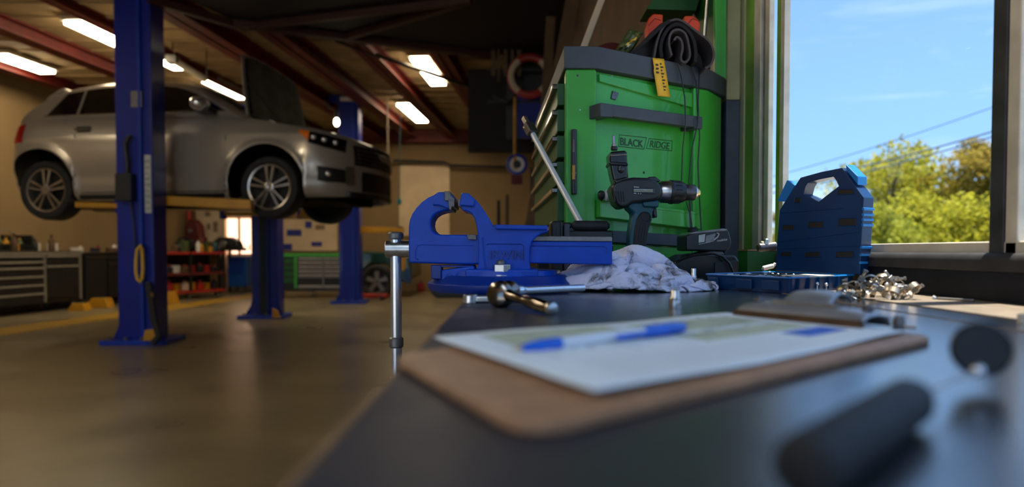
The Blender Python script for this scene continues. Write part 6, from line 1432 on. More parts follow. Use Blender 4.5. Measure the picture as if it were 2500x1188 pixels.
# ------------------------------------------------------------------ crumpled rag (x, y, z of a 60 by 60 sheet, quarter millimetres)
TOWEL = [
-287,-242,12,-319,-246,12,-350,-260,12,-377,-244,19,-380,-211,21,-386,-179,27,-406,-155,40,-428,-136,56,-451,-120,75,-470,-104,97,-481,-89,124,-500,-85,150,-525,-65,150,-509,-37,144,-477,-34,138,-449,-42,126,-419,-43,111,-400,-17,112,-396,15,106,-397,46,101,
-395,76,107,-396,104,121,-399,134,131,-413,144,158,-417,169,177,-397,192,166,-386,183,136,-365,196,115,-338,211,110,-311,226,112,-285,240,100,-263,248,80,-249,255,52,-245,251,21,-260,223,12,-277,201,27,-288,183,52,-297,183,79,-315,185,109,-329,181,136,
-320,155,153,-290,145,146,-270,166,133,-263,195,122,-252,196,89,-255,188,60,-243,194,30,-220,216,34,-235,233,57,-263,252,59,-286,274,69,-297,299,91,-294,290,120,-273,265,112,-254,265,85,-236,271,59,-212,277,37,-189,302,48,-181,334,53,-152,339,63,
-285,-273,12,-314,-275,25,-342,-267,41,-359,-243,49,-360,-211,46,-377,-184,56,-404,-172,66,-427,-156,80,-447,-140,97,-466,-127,116,-490,-119,133,-519,-104,132,-526,-74,120,-511,-45,115,-487,-24,109,-461,-37,100,-433,-30,88,-430,-9,113,-424,19,121,-426,47,112,
-427,77,103,-427,105,115,-428,136,119,-433,158,138,-439,181,159,-422,206,152,-404,207,128,-377,223,125,-352,237,117,-325,254,113,-302,264,95,-275,278,79,-268,279,46,-271,270,15,-286,242,12,-300,222,31,-315,198,44,-328,180,68,-339,176,95,-350,162,122,
-331,138,129,-301,138,117,-287,164,107,-287,198,107,-273,213,86,-266,216,59,-261,220,29,-235,235,13,-223,256,36,-245,276,50,-265,297,62,-268,310,91,-269,308,121,-253,281,126,-247,291,97,-232,300,68,-221,306,38,-198,315,17,-172,334,22,-144,340,35,
-277,-293,36,-302,-283,53,-323,-263,66,-342,-242,76,-354,-216,77,-376,-199,84,-402,-189,92,-425,-175,104,-447,-163,119,-477,-157,125,-504,-143,115,-516,-116,104,-511,-85,96,-499,-58,90,-497,-27,80,-468,-28,68,-452,-7,73,-458,-1,102,-457,19,126,-456,49,122,
-457,78,114,-458,107,107,-460,137,112,-463,159,132,-462,190,138,-445,215,131,-421,232,120,-396,246,113,-370,261,108,-345,277,103,-322,290,92,-295,301,69,-286,304,39,-298,290,12,-310,261,12,-327,240,33,-343,217,48,-354,190,61,-367,169,85,-367,145,101,
-341,127,103,-313,135,89,-303,162,81,-311,199,82,-303,225,76,-283,243,61,-270,249,35,-255,264,12,-226,277,12,-228,295,38,-245,317,57,-240,319,88,-239,319,119,-230,297,138,-217,298,110,-204,304,82,-191,302,54,-181,290,22,-155,308,12,-129,324,12,
-261,-294,64,-282,-274,76,-298,-249,79,-317,-227,89,-338,-209,102,-367,-203,114,-396,-200,121,-427,-198,126,-458,-195,119,-481,-179,101,-491,-151,90,-490,-122,84,-496,-93,69,-498,-65,60,-505,-36,53,-481,-12,43,-481,6,63,-485,9,93,-488,19,122,-489,50,127,
-489,79,119,-489,106,104,-490,134,117,-491,165,119,-476,192,110,-454,212,101,-431,229,91,-406,246,83,-381,261,80,-355,275,74,-331,282,66,-307,271,58,-316,292,41,-318,292,12,-333,273,12,-352,244,12,-369,216,27,-380,186,43,-383,155,58,-377,131,74,
-348,117,79,-324,132,63,-316,162,55,-319,194,54,-315,226,47,-305,258,41,-284,279,41,-251,284,41,-246,303,12,-225,323,13,-216,326,52,-213,326,84,-209,327,115,-201,311,142,-193,286,124,-178,290,95,-167,284,67,-160,273,37,-140,279,12,-113,296,12,
-242,-286,85,-258,-260,89,-278,-240,102,-304,-231,117,-334,-229,127,-365,-230,131,-398,-231,129,-428,-228,115,-449,-212,93,-459,-185,81,-462,-152,72,-469,-125,59,-476,-96,49,-479,-68,37,-495,-43,22,-511,-15,32,-512,-1,59,-515,13,87,-517,18,119,-521,48,122,
-519,76,110,-521,106,108,-519,137,102,-504,163,90,-483,185,81,-460,207,73,-439,223,63,-414,241,55,-387,254,45,-357,250,55,-332,248,77,-330,252,49,-344,280,39,-350,277,12,-332,253,32,-331,221,12,-356,196,12,-380,170,16,-387,142,33,-382,112,47,
-354,104,55,-348,133,40,-338,161,31,-324,190,22,-308,220,15,-291,252,12,-271,284,12,-254,307,33,-225,323,41,-198,330,18,-192,331,49,-184,333,81,-179,334,111,-172,318,137,-166,286,135,-158,269,110,-150,259,77,-136,254,51,-122,256,22,-99,274,12,
-221,-273,104,-244,-262,118,-271,-258,129,-302,-259,133,-333,-261,132,-364,-261,125,-392,-255,109,-412,-237,91,-423,-210,77,-431,-183,66,-441,-155,49,-445,-126,39,-460,-101,19,-490,-84,12,-516,-65,26,-527,-43,45,-531,-24,69,-532,-12,98,-547,13,113,-548,43,105,
-547,73,97,-543,103,86,-529,129,74,-511,153,65,-490,179,55,-471,197,40,-448,216,30,-415,221,26,-389,219,48,-376,235,77,-348,223,80,-359,239,52,-371,266,44,-374,264,13,-360,237,25,-345,210,44,-340,180,36,-354,154,18,-367,125,12,-368,95,17,
-350,85,36,-335,115,15,-320,146,12,-300,175,12,-283,204,12,-265,234,12,-244,264,12,-229,291,12,-205,301,36,-175,313,37,-163,337,46,-156,339,78,-150,340,105,-143,324,131,-137,293,136,-131,270,117,-121,255,90,-108,253,62,-95,241,36,-78,252,12,
-210,-282,134,-239,-287,137,-269,-290,132,-299,-290,124,-327,-287,113,-353,-276,99,-374,-258,86,-386,-232,74,-398,-208,59,-412,-185,42,-423,-162,25,-440,-140,12,-477,-129,12,-501,-109,30,-518,-88,43,-522,-66,66,-536,-50,88,-559,-27,97,-568,5,91,-565,36,80,
-558,65,68,-548,92,57,-537,115,46,-522,139,35,-501,166,26,-483,185,12,-458,195,12,-423,192,38,-412,209,69,-392,214,92,-368,201,77,-386,226,61,-403,248,44,-399,250,13,-384,230,41,-372,201,55,-361,170,57,-353,142,51,-340,118,33,-331,95,12,
-320,80,36,-316,114,45,-295,132,28,-275,158,13,-258,186,12,-238,214,12,-219,243,12,-201,270,12,-187,296,12,-162,320,12,-138,341,32,-126,343,66,-120,344,97,-113,328,122,-108,300,136,-103,268,129,-92,258,101,-79,252,74,-66,246,48,-52,236,23,
-204,-314,134,-234,-316,123,-261,-312,110,-287,-304,97,-313,-294,85,-338,-283,74,-365,-270,62,-386,-250,47,-391,-220,31,-408,-204,12,-439,-190,12,-461,-168,25,-475,-144,39,-494,-124,53,-518,-109,68,-543,-91,74,-558,-64,71,-565,-34,67,-568,-4,62,-567,23,51,
-562,51,38,-554,78,30,-534,97,21,-513,112,12,-499,139,12,-471,155,12,-458,171,34,-446,185,59,-429,189,84,-400,185,98,-392,182,68,-407,201,51,-428,220,37,-424,235,12,-410,217,40,-390,190,31,-363,169,28,-330,158,39,-315,133,30,-302,106,12,
-286,88,38,-295,109,64,-287,140,53,-259,151,42,-236,172,31,-214,197,19,-196,223,13,-180,250,12,-160,278,12,-136,302,13,-113,328,27,-102,346,59,-91,347,91,-84,335,121,-79,306,137,-74,275,134,-66,252,115,-51,253,89,-38,252,59,-24,241,34,
-195,-331,111,-221,-324,95,-247,-317,83,-275,-308,69,-299,-299,57,-324,-289,47,-351,-277,37,-364,-248,23,-405,-242,12,-428,-230,24,-429,-199,42,-451,-177,51,-482,-165,60,-512,-150,59,-531,-126,50,-546,-98,44,-557,-67,41,-565,-35,37,-547,-8,40,-537,20,45,
-541,45,59,-541,76,60,-513,81,42,-498,105,38,-509,136,40,-498,164,29,-475,154,52,-457,159,73,-437,160,94,-405,157,97,-417,164,69,-425,171,45,-428,189,16,-402,200,12,-389,231,17,-367,211,41,-345,194,23,-320,174,13,-296,151,12,-275,124,13,
-263,108,39,-265,110,70,-276,140,81,-258,161,69,-230,177,58,-205,196,50,-185,218,44,-166,245,41,-148,269,39,-129,290,41,-104,306,49,-80,325,62,-64,343,88,-53,338,120,-50,311,141,-49,276,147,-41,246,131,-25,241,102,-9,245,75,0,260,48,
-182,-334,79,-209,-327,67,-236,-320,52,-262,-312,37,-290,-302,23,-316,-292,13,-342,-281,12,-372,-266,12,-390,-256,39,-415,-241,54,-441,-222,56,-464,-203,47,-486,-182,41,-508,-158,32,-527,-131,20,-540,-99,14,-551,-67,12,-549,-33,12,-547,2,12,-538,36,20,
-519,56,40,-517,61,75,-504,87,74,-491,112,67,-478,134,51,-485,137,16,-457,146,29,-443,136,57,-436,126,85,-406,129,91,-412,135,59,-420,144,30,-408,164,12,-384,192,12,-366,218,12,-348,234,37,-324,209,43,-299,193,30,-279,168,31,-255,147,18,
-240,129,39,-243,130,70,-252,140,101,-255,170,98,-228,187,86,-212,211,76,-200,235,69,-184,261,62,-169,288,53,-147,309,60,-122,318,74,-96,319,89,-71,314,102,-39,312,105,-25,301,125,-20,279,148,-14,245,146,1,250,116,15,259,89,19,278,65,
-177,-302,77,-201,-299,57,-225,-292,42,-252,-280,31,-272,-274,12,-305,-262,12,-335,-244,12,-359,-231,16,-374,-231,48,-405,-219,48,-432,-221,26,-461,-206,18,-485,-183,12,-493,-152,12,-503,-120,12,-511,-88,12,-518,-57,12,-524,-28,12,-520,10,12,-506,34,12,
-502,33,45,-492,47,72,-478,73,83,-462,99,72,-464,107,42,-475,110,12,-446,123,13,-438,111,45,-425,98,72,-397,103,84,-398,111,53,-393,123,21,-380,149,12,-359,178,12,-339,209,12,-324,238,16,-303,233,48,-281,209,48,-258,189,38,-236,170,19,
-219,151,38,-224,155,70,-223,157,102,-234,174,124,-232,206,113,-233,228,93,-225,251,74,-210,279,61,-188,304,74,-159,308,89,-132,300,97,-103,291,99,-73,285,97,-45,288,91,-28,273,108,-3,262,121,10,262,152,27,267,131,34,280,104,41,293,81,
-198,-297,103,-215,-281,83,-232,-265,64,-245,-246,43,-257,-240,12,-288,-232,12,-315,-222,22,-338,-209,35,-365,-202,50,-394,-196,39,-415,-197,12,-431,-176,12,-449,-157,12,-461,-135,12,-474,-106,12,-471,-74,12,-483,-51,12,-495,-23,12,-489,1,12,-477,23,12,
-473,22,43,-465,34,72,-451,57,85,-447,73,57,-475,75,42,-470,82,12,-440,94,12,-415,101,28,-404,83,53,-379,82,73,-366,107,57,-362,112,25,-349,138,12,-333,166,12,-314,197,12,-297,225,12,-281,247,31,-257,231,49,-235,210,44,-215,193,26,
-197,172,38,-201,177,69,-203,183,99,-205,187,131,-216,216,135,-223,243,120,-228,265,103,-227,287,83,-196,276,91,-164,273,88,-134,273,80,-105,273,73,-74,271,69,-42,271,68,-12,277,81,5,287,109,4,293,145,32,293,148,38,306,120,63,307,103,
-185,-270,115,-194,-255,86,-204,-248,56,-222,-258,28,-254,-267,22,-280,-248,41,-310,-240,49,-341,-238,47,-364,-225,22,-374,-200,12,-387,-176,12,-400,-156,12,-412,-131,12,-432,-112,19,-455,-101,38,-460,-72,40,-486,-52,46,-474,-25,40,-464,-22,12,-447,0,12,
-451,2,44,-442,19,74,-425,40,76,-444,47,48,-469,45,36,-458,57,12,-430,69,12,-402,80,12,-382,76,35,-360,67,53,-336,89,60,-330,102,30,-320,126,12,-307,155,12,-288,183,12,-272,211,12,-254,241,12,-235,252,36,-213,232,47,-192,215,30,
-174,192,37,-178,199,68,-181,206,98,-179,201,130,-186,228,140,-192,248,118,-199,258,91,-219,256,68,-201,277,61,-168,272,57,-139,280,51,-108,280,43,-75,286,44,-45,296,57,-20,305,77,-1,314,102,5,323,134,28,327,153,56,319,146,80,309,135,
-156,-273,102,-169,-271,73,-192,-279,51,-225,-280,52,-255,-279,53,-285,-276,51,-316,-270,40,-334,-251,19,-338,-215,12,-345,-190,12,-359,-164,13,-378,-143,27,-400,-126,39,-418,-108,49,-442,-96,62,-468,-80,72,-468,-51,70,-448,-40,43,-447,-46,12,-429,-24,12,
-436,-24,50,-421,-6,76,-408,16,62,-431,16,45,-454,15,20,-440,36,12,-416,43,12,-391,48,12,-365,59,12,-343,66,23,-317,64,44,-301,91,33,-290,111,12,-278,139,12,-263,168,12,-246,197,12,-227,222,12,-209,250,12,-189,257,38,-170,232,49,
-150,209,41,-148,196,70,-150,207,100,-148,208,132,-154,237,132,-166,237,103,-181,235,78,-197,243,47,-196,272,30,-174,299,37,-144,310,44,-113,312,36,-82,316,43,-62,319,71,-40,326,88,-18,341,107,7,351,122,36,351,133,65,349,143,91,338,153,
-143,-303,95,-164,-303,73,-195,-307,70,-225,-309,63,-255,-313,51,-283,-305,33,-301,-281,12,-304,-244,12,-309,-212,25,-324,-187,36,-348,-170,47,-375,-159,55,-397,-142,67,-414,-120,80,-433,-100,91,-454,-75,100,-439,-59,78,-432,-64,50,-431,-72,19,-415,-49,18,
-412,-44,50,-399,-27,75,-397,-9,52,-419,-13,32,-416,10,12,-423,22,39,-410,49,47,-384,34,37,-356,31,24,-330,43,13,-305,59,12,-282,68,12,-266,94,12,-251,121,12,-238,149,12,-222,178,12,-203,206,12,-183,231,12,-162,252,14,-143,251,41,
-130,231,57,-119,205,70,-118,203,101,-116,213,131,-124,236,118,-140,231,89,-156,226,63,-169,234,33,-172,263,14,-162,296,12,-144,327,14,-118,344,34,-89,348,44,-64,350,60,-36,351,73,-9,352,85,20,352,93,47,351,103,74,349,115,103,346,125,
-132,-327,84,-160,-336,70,-187,-332,52,-213,-326,38,-239,-319,20,-261,-296,12,-278,-269,28,-298,-253,44,-314,-227,54,-328,-204,63,-346,-184,74,-368,-167,85,-393,-156,96,-414,-136,108,-430,-108,120,-431,-75,118,-419,-75,87,-410,-81,59,-402,-87,28,-393,-65,12,
-383,-51,40,-374,-39,70,-384,-33,41,-392,-26,13,-393,5,12,-388,23,37,-393,27,71,-374,45,65,-344,38,53,-317,38,43,-288,40,32,-260,54,22,-241,77,12,-230,105,12,-218,135,12,-201,163,12,-183,186,12,-164,209,12,-141,229,12,-116,241,23,
-101,239,49,-93,223,76,-87,204,99,-83,219,123,-97,233,100,-114,226,75,-129,216,48,-143,224,22,-144,255,12,-131,286,12,-112,314,12,-102,345,12,-77,349,15,-54,350,37,-26,352,46,3,352,52,31,351,67,58,350,75,87,348,85,115,345,94,
-118,-344,60,-146,-340,43,-173,-335,24,-203,-329,12,-228,-305,12,-240,-284,34,-257,-259,46,-272,-236,57,-289,-215,68,-305,-190,77,-324,-167,84,-346,-147,92,-369,-134,100,-390,-121,113,-401,-100,129,-401,-70,130,-391,-62,95,-383,-71,69,-373,-80,39,-366,-63,12,
-359,-39,26,-345,-39,57,-360,-16,43,-361,-25,12,-366,-2,12,-365,4,44,-368,8,75,-361,35,91,-336,54,79,-307,45,71,-278,47,61,-257,66,50,-227,76,42,-219,103,33,-201,126,18,-179,146,12,-161,165,12,-145,189,12,-124,199,12,-96,218,12,
-76,224,35,-65,213,66,-60,198,92,-52,218,107,-70,231,85,-87,216,61,-102,206,36,-113,223,12,-116,253,12,-122,276,38,-119,312,45,-90,332,41,-68,320,19,-40,340,12,-15,350,12,13,352,24,42,351,34,71,349,43,98,347,53,126,343,65,
-111,-331,32,-137,-313,41,-172,-307,40,-198,-303,12,-211,-282,12,-233,-263,12,-260,-248,13,-281,-227,28,-292,-203,40,-306,-177,47,-326,-155,54,-349,-136,62,-379,-130,70,-398,-108,82,-387,-86,101,-371,-75,128,-364,-54,105,-353,-67,78,-346,-69,49,-336,-75,18,
-330,-47,12,-321,-33,41,-331,-5,42,-328,-19,12,-334,6,12,-334,8,43,-336,5,76,-337,19,102,-326,49,108,-299,62,96,-269,55,89,-243,68,78,-231,93,69,-222,121,59,-206,144,49,-184,163,41,-156,175,34,-129,171,15,-104,178,12,-83,187,12,
-56,201,22,-57,187,51,-35,186,77,-27,213,83,-46,233,68,-59,212,49,-72,205,21,-80,231,12,-91,259,12,-93,275,40,-100,297,62,-75,305,62,-52,314,47,-28,314,32,-9,313,12,18,322,12,50,333,12,78,333,15,105,330,27,136,331,34,
-133,-337,12,-159,-325,12,-160,-286,29,-178,-276,12,-200,-256,12,-223,-235,12,-247,-219,12,-269,-203,12,-291,-186,12,-311,-170,13,-333,-156,23,-358,-140,33,-380,-115,40,-376,-97,62,-362,-99,90,-349,-93,117,-335,-63,116,-325,-55,87,-316,-63,60,-306,-76,32,
-302,-50,12,-306,-20,15,-299,-5,42,-298,-6,12,-306,22,12,-302,10,43,-304,9,74,-306,11,103,-307,33,128,-290,61,127,-263,71,115,-233,73,105,-228,104,98,-219,131,90,-202,157,80,-178,175,69,-148,186,56,-121,186,43,-90,178,35,-69,162,15,
-40,178,12,-41,166,35,-19,179,50,-19,209,51,-21,235,51,-31,206,42,-40,216,12,-53,249,12,-68,276,12,-88,297,12,-91,319,29,-74,292,24,-52,278,40,-23,284,47,2,287,33,29,292,25,55,300,30,79,297,12,109,301,12,140,307,12,
-134,-300,12,-165,-301,12,-190,-306,29,-203,-280,36,-196,-249,43,-219,-227,43,-247,-215,43,-273,-200,42,-274,-169,30,-290,-147,19,-317,-132,14,-348,-123,12,-362,-100,18,-347,-103,49,-337,-106,77,-324,-106,106,-310,-80,121,-296,-60,100,-289,-74,75,-276,-62,50,
-291,-37,44,-277,-27,16,-267,-9,39,-271,3,12,-272,24,12,-270,16,42,-272,11,72,-277,20,101,-279,20,133,-271,46,149,-252,71,145,-224,79,133,-218,109,126,-207,136,123,-190,162,110,-167,180,97,-137,191,85,-106,191,70,-78,181,57,-52,159,40,
-40,138,26,-19,149,13,-19,183,15,-8,212,21,9,227,45,-4,201,33,-16,221,12,-33,255,12,-46,282,12,-57,299,12,-71,333,12,-50,309,12,-34,286,12,-22,258,25,8,254,41,37,263,44,64,270,41,92,273,30,119,272,12,150,278,12,
-136,-267,12,-159,-276,33,-171,-299,53,-197,-285,69,-211,-259,72,-229,-237,73,-252,-220,74,-268,-193,71,-274,-165,63,-292,-145,51,-318,-138,46,-337,-113,40,-326,-108,12,-326,-86,40,-313,-89,69,-297,-106,92,-284,-99,118,-269,-72,114,-259,-73,84,-262,-47,75,
-260,-24,57,-252,-43,34,-246,-23,12,-240,3,12,-236,28,12,-243,31,43,-246,30,73,-247,26,103,-250,12,132,-243,31,157,-233,59,168,-218,85,163,-201,109,152,-190,137,146,-174,161,136,-151,178,124,-124,187,112,-93,187,97,-65,177,83,-42,159,69,
-21,140,55,3,149,35,9,172,12,18,201,12,36,204,35,19,211,12,4,238,12,-7,266,12,-18,295,12,-34,320,12,-45,345,27,-40,318,42,-19,293,38,1,276,13,19,246,12,44,235,31,74,238,38,104,246,36,132,244,26,160,246,12,
-118,-254,34,-136,-269,56,-154,-282,76,-180,-277,94,-204,-256,103,-224,-235,103,-249,-216,105,-269,-192,102,-284,-165,95,-296,-141,84,-305,-118,68,-307,-104,42,-303,-98,12,-299,-69,30,-285,-92,52,-271,-104,76,-258,-111,106,-244,-90,119,-232,-75,92,-234,-43,92,
-228,-26,67,-224,-40,41,-220,-31,12,-213,-2,12,-207,30,12,-213,29,43,-215,21,74,-226,3,97,-221,4,129,-213,27,149,-204,46,172,-192,74,179,-179,102,173,-168,129,168,-154,155,160,-136,178,151,-109,176,136,-82,176,124,-55,166,111,-31,153,98,
-8,159,79,5,173,56,22,184,37,44,183,16,62,197,12,45,220,12,35,250,12,21,277,12,7,305,12,-5,335,12,-16,347,36,-23,331,62,2,308,51,22,285,35,41,268,12,62,247,12,93,227,12,116,221,12,136,215,12,163,205,12,
-94,-256,59,-114,-267,77,-135,-270,98,-161,-256,113,-185,-240,121,-212,-227,131,-235,-203,131,-249,-176,121,-257,-151,103,-264,-135,79,-276,-126,54,-284,-115,29,-276,-89,12,-272,-63,24,-256,-91,39,-244,-109,60,-230,-118,88,-218,-107,114,-209,-75,113,-203,-49,100,
-197,-39,72,-193,-34,43,-194,-38,12,-186,-13,12,-181,16,12,-193,5,39,-197,-3,67,-200,-12,97,-190,3,122,-183,17,148,-174,37,169,-163,62,182,-152,90,187,-141,119,183,-129,146,177,-118,176,176,-98,195,159,-69,191,144,-43,176,137,-16,171,120,
-5,187,96,8,202,74,25,212,54,48,215,32,77,215,15,75,239,12,64,264,12,50,289,12,39,314,12,22,329,33,3,319,52,5,348,61,4,329,31,26,306,12,58,291,12,80,272,12,105,258,12,133,250,12,162,243,12,186,222,15,
-72,-267,80,-94,-269,100,-118,-265,121,-144,-251,136,-168,-230,145,-189,-206,143,-208,-187,126,-223,-176,101,-245,-171,81,-244,-151,58,-258,-139,37,-262,-121,12,-251,-90,12,-241,-61,16,-232,-74,47,-216,-101,50,-203,-118,74,-190,-114,103,-181,-86,118,-173,-62,102,
-170,-54,74,-163,-47,44,-167,-53,12,-158,-27,12,-156,0,12,-167,-12,37,-171,-19,67,-173,-25,98,-168,-18,128,-157,2,151,-146,23,173,-134,49,187,-122,78,192,-111,107,188,-101,134,176,-90,162,182,-78,192,184,-57,209,165,-31,203,149,-4,192,138,
4,211,115,18,226,93,37,236,72,58,242,55,84,243,39,103,247,13,95,277,12,84,306,12,64,315,36,37,299,48,30,323,67,32,350,45,21,352,12,40,330,12,68,317,20,91,298,28,114,280,34,141,268,36,168,257,39,194,239,43,
-51,-257,101,-74,-257,122,-98,-251,141,-122,-229,145,-145,-209,135,-169,-203,117,-197,-211,104,-220,-205,85,-235,-193,61,-249,-178,38,-250,-154,12,-236,-120,12,-223,-97,12,-214,-70,12,-202,-63,41,-188,-87,51,-173,-110,65,-161,-110,90,-152,-98,117,-145,-70,105,
-143,-71,75,-142,-74,42,-135,-63,12,-129,-34,12,-127,-8,12,-138,-22,38,-144,-29,68,-142,-28,98,-141,-31,129,-129,-9,148,-118,12,169,-105,38,183,-92,67,188,-81,96,184,-73,124,172,-63,154,167,-51,174,187,-39,204,191,-16,217,174,9,209,158,
19,229,139,34,245,117,53,256,96,74,260,77,97,259,59,121,255,39,124,283,20,106,306,35,82,287,48,60,294,68,60,327,52,50,325,24,53,350,12,40,341,44,53,311,50,80,296,57,105,276,62,133,265,68,166,258,71,193,246,75,
-30,-253,126,-54,-243,142,-80,-224,140,-103,-215,123,-129,-217,107,-157,-227,99,-184,-231,86,-209,-226,67,-228,-216,43,-232,-195,17,-223,-164,12,-209,-133,12,-197,-110,12,-189,-84,12,-175,-59,27,-161,-74,51,-144,-100,56,-133,-114,82,-122,-105,110,-116,-79,109,
-114,-79,77,-111,-81,43,-106,-70,13,-103,-37,12,-102,-11,18,-109,-26,47,-124,-49,66,-118,-45,97,-112,-43,127,-101,-24,148,-90,4,157,-76,29,170,-64,57,174,-55,86,171,-47,115,159,-33,143,163,-21,166,180,-15,186,203,2,212,201,26,217,181,
38,239,164,56,257,147,71,267,124,91,272,104,116,270,81,139,260,60,150,285,42,124,300,58,101,288,75,84,315,75,84,316,42,88,336,12,78,349,30,65,350,58,55,323,79,72,293,88,100,282,94,130,273,96,162,268,100,191,255,107,
-15,-225,132,-42,-216,128,-65,-225,110,-89,-234,99,-117,-241,93,-145,-251,86,-178,-258,76,-201,-253,51,-208,-233,23,-203,-205,12,-191,-175,12,-181,-144,12,-170,-116,12,-160,-93,12,-148,-68,12,-129,-59,39,-116,-85,55,-103,-106,73,-90,-112,100,-84,-86,110,
-82,-72,79,-78,-81,48,-76,-76,18,-70,-45,12,-71,-23,31,-90,-49,37,-99,-60,66,-93,-58,96,-81,-52,126,-70,-31,140,-67,0,137,-52,23,149,-41,50,154,-32,78,150,-18,105,154,-7,127,173,3,148,190,12,170,209,25,196,218,45,216,204,
60,239,191,76,258,172,94,270,152,115,276,128,138,274,106,159,265,83,168,290,66,143,293,85,118,308,97,113,324,68,110,304,40,110,324,12,106,346,37,94,342,67,78,333,92,75,310,115,99,290,123,132,289,124,163,282,128,191,271,134,
-10,-192,124,-36,-196,105,-62,-201,89,-87,-213,76,-112,-229,65,-137,-245,58,-160,-270,56,-180,-267,33,-182,-241,12,-167,-214,12,-160,-182,12,-151,-156,12,-142,-127,12,-131,-104,12,-118,-89,12,-101,-62,24,-86,-71,51,-72,-99,63,-60,-108,93,-55,-84,109,
-54,-64,82,-48,-71,52,-42,-80,22,-43,-54,12,-45,-37,43,-68,-50,55,-93,-31,69,-79,-31,94,-56,-49,106,-40,-34,125,-45,-4,116,-34,23,123,-18,46,131,-2,68,144,4,87,168,9,106,191,19,128,211,34,153,224,50,179,230,67,206,226,
83,231,214,101,251,196,119,264,175,139,271,150,160,270,126,181,264,102,186,295,92,158,304,108,143,330,96,143,320,64,141,299,39,137,321,12,134,330,46,105,312,60,101,312,93,100,327,119,111,312,145,128,295,156,160,285,159,190,285,164,
-24,-168,135,-51,-174,120,-78,-181,105,-102,-195,93,-128,-206,78,-149,-227,80,-174,-242,69,-160,-239,42,-151,-247,12,-133,-224,12,-131,-194,12,-122,-168,12,-112,-143,12,-102,-120,12,-89,-101,12,-71,-73,12,-56,-64,37,-42,-86,57,-30,-101,82,-24,-79,108,
-23,-60,85,-21,-58,56,-10,-68,26,-22,-41,12,-59,-39,12,-80,-28,33,-70,-18,59,-58,-13,82,-38,-35,79,-17,-34,103,-16,-6,100,-9,6,125,5,27,141,19,47,157,23,67,181,29,86,206,41,108,226,56,134,240,73,162,246,91,191,243,
109,217,232,126,238,214,144,253,192,164,258,170,182,258,146,205,269,123,196,298,121,183,325,120,175,335,91,170,311,69,172,304,37,165,314,12,146,299,37,130,296,65,131,313,92,127,340,115,133,333,141,144,319,167,159,300,185,186,302,194,
-41,-162,161,-67,-171,146,-94,-179,132,-120,-183,115,-144,-185,95,-167,-202,85,-188,-216,67,-185,-223,35,-165,-215,12,-148,-209,39,-119,-196,41,-96,-182,26,-84,-156,12,-73,-131,12,-63,-111,12,-45,-94,12,-26,-70,20,-13,-75,49,0,-88,74,8,-76,103,
9,-53,89,10,-50,59,8,-41,31,-28,-35,38,-45,-16,12,-72,1,12,-51,0,43,-36,6,72,-17,-15,68,6,-24,75,15,-19,103,10,-17,132,13,2,159,25,24,178,38,45,196,53,67,213,66,88,234,81,114,248,99,143,254,117,172,252,
135,198,242,152,220,225,170,238,205,189,256,187,208,254,161,220,281,150,224,309,140,217,325,112,206,328,83,195,331,56,168,336,39,152,339,18,125,313,18,124,328,50,139,341,76,154,339,103,154,314,124,167,306,147,189,314,166,174,335,179,
-52,-131,161,-80,-142,153,-108,-153,144,-137,-162,131,-163,-168,116,-187,-180,94,-201,-191,67,-201,-197,34,-179,-188,13,-156,-177,33,-131,-165,45,-101,-161,49,-71,-160,43,-47,-149,24,-41,-121,12,-19,-108,12,2,-91,12,16,-76,36,26,-80,66,39,-79,93,
41,-48,86,36,-26,63,14,-13,42,-18,-8,47,-46,2,39,-57,19,12,-38,22,31,-24,28,54,1,14,48,19,7,71,33,1,96,40,-7,125,42,-7,154,52,5,181,66,33,188,79,49,212,93,69,233,109,94,248,126,122,255,144,151,253,
162,178,244,178,201,227,193,218,204,215,239,195,235,257,178,248,277,157,247,292,129,232,298,100,210,299,75,182,303,54,154,324,61,128,342,44,123,344,12,149,340,36,165,337,60,175,319,85,175,297,105,193,297,132,197,330,142,165,337,144,
-45,-122,131,-74,-130,126,-105,-137,119,-135,-139,111,-166,-144,103,-195,-152,89,-216,-164,66,-219,-176,35,-190,-160,12,-162,-149,13,-132,-141,22,-104,-134,30,-77,-126,39,-49,-124,50,-22,-125,43,-1,-127,20,23,-110,12,43,-97,28,43,-103,59,66,-84,76,
62,-59,61,40,-46,42,5,-44,45,-18,-30,23,-28,-3,12,-31,28,12,-35,53,12,-19,53,41,7,44,54,-1,32,82,17,27,107,41,27,126,63,18,142,77,-2,161,91,20,178,105,33,202,120,52,224,136,76,239,152,103,247,169,132,246,
186,158,237,202,181,221,215,199,197,227,217,174,253,233,167,263,252,143,243,261,121,218,269,107,192,279,90,165,287,75,141,297,58,131,311,30,155,335,12,177,335,19,194,331,46,194,305,66,203,287,91,216,307,112,194,331,110,166,337,111,
-36,-144,109,-65,-146,101,-95,-147,91,-123,-151,85,-152,-159,80,-179,-157,67,-197,-155,45,-224,-152,29,-198,-139,36,-171,-127,36,-143,-115,35,-113,-106,36,-83,-99,38,-52,-97,41,-21,-95,42,7,-103,44,29,-119,42,51,-126,28,64,-124,59,81,-101,50,
68,-78,39,34,-76,34,12,-56,14,8,-21,12,-2,5,12,-11,35,12,-14,70,12,-16,84,38,-5,76,66,15,62,83,36,39,86,57,22,98,75,4,115,97,-3,136,114,10,160,130,21,186,146,39,207,162,61,223,177,87,231,193,114,233,
208,138,225,222,160,208,233,178,185,240,193,158,267,209,152,266,226,126,233,229,122,211,239,103,188,251,82,160,258,64,136,268,46,141,284,15,166,297,12,193,311,12,216,316,30,218,291,50,234,287,77,230,322,86,199,330,79,170,336,74,
-28,-169,88,-57,-167,79,-85,-170,73,-115,-177,70,-144,-182,61,-172,-188,56,-201,-190,47,-205,-182,16,-182,-168,35,-158,-153,45,-135,-136,55,-112,-122,61,-84,-105,70,-54,-94,75,-22,-92,75,-4,-120,68,20,-137,61,47,-153,50,77,-148,42,74,-123,24,
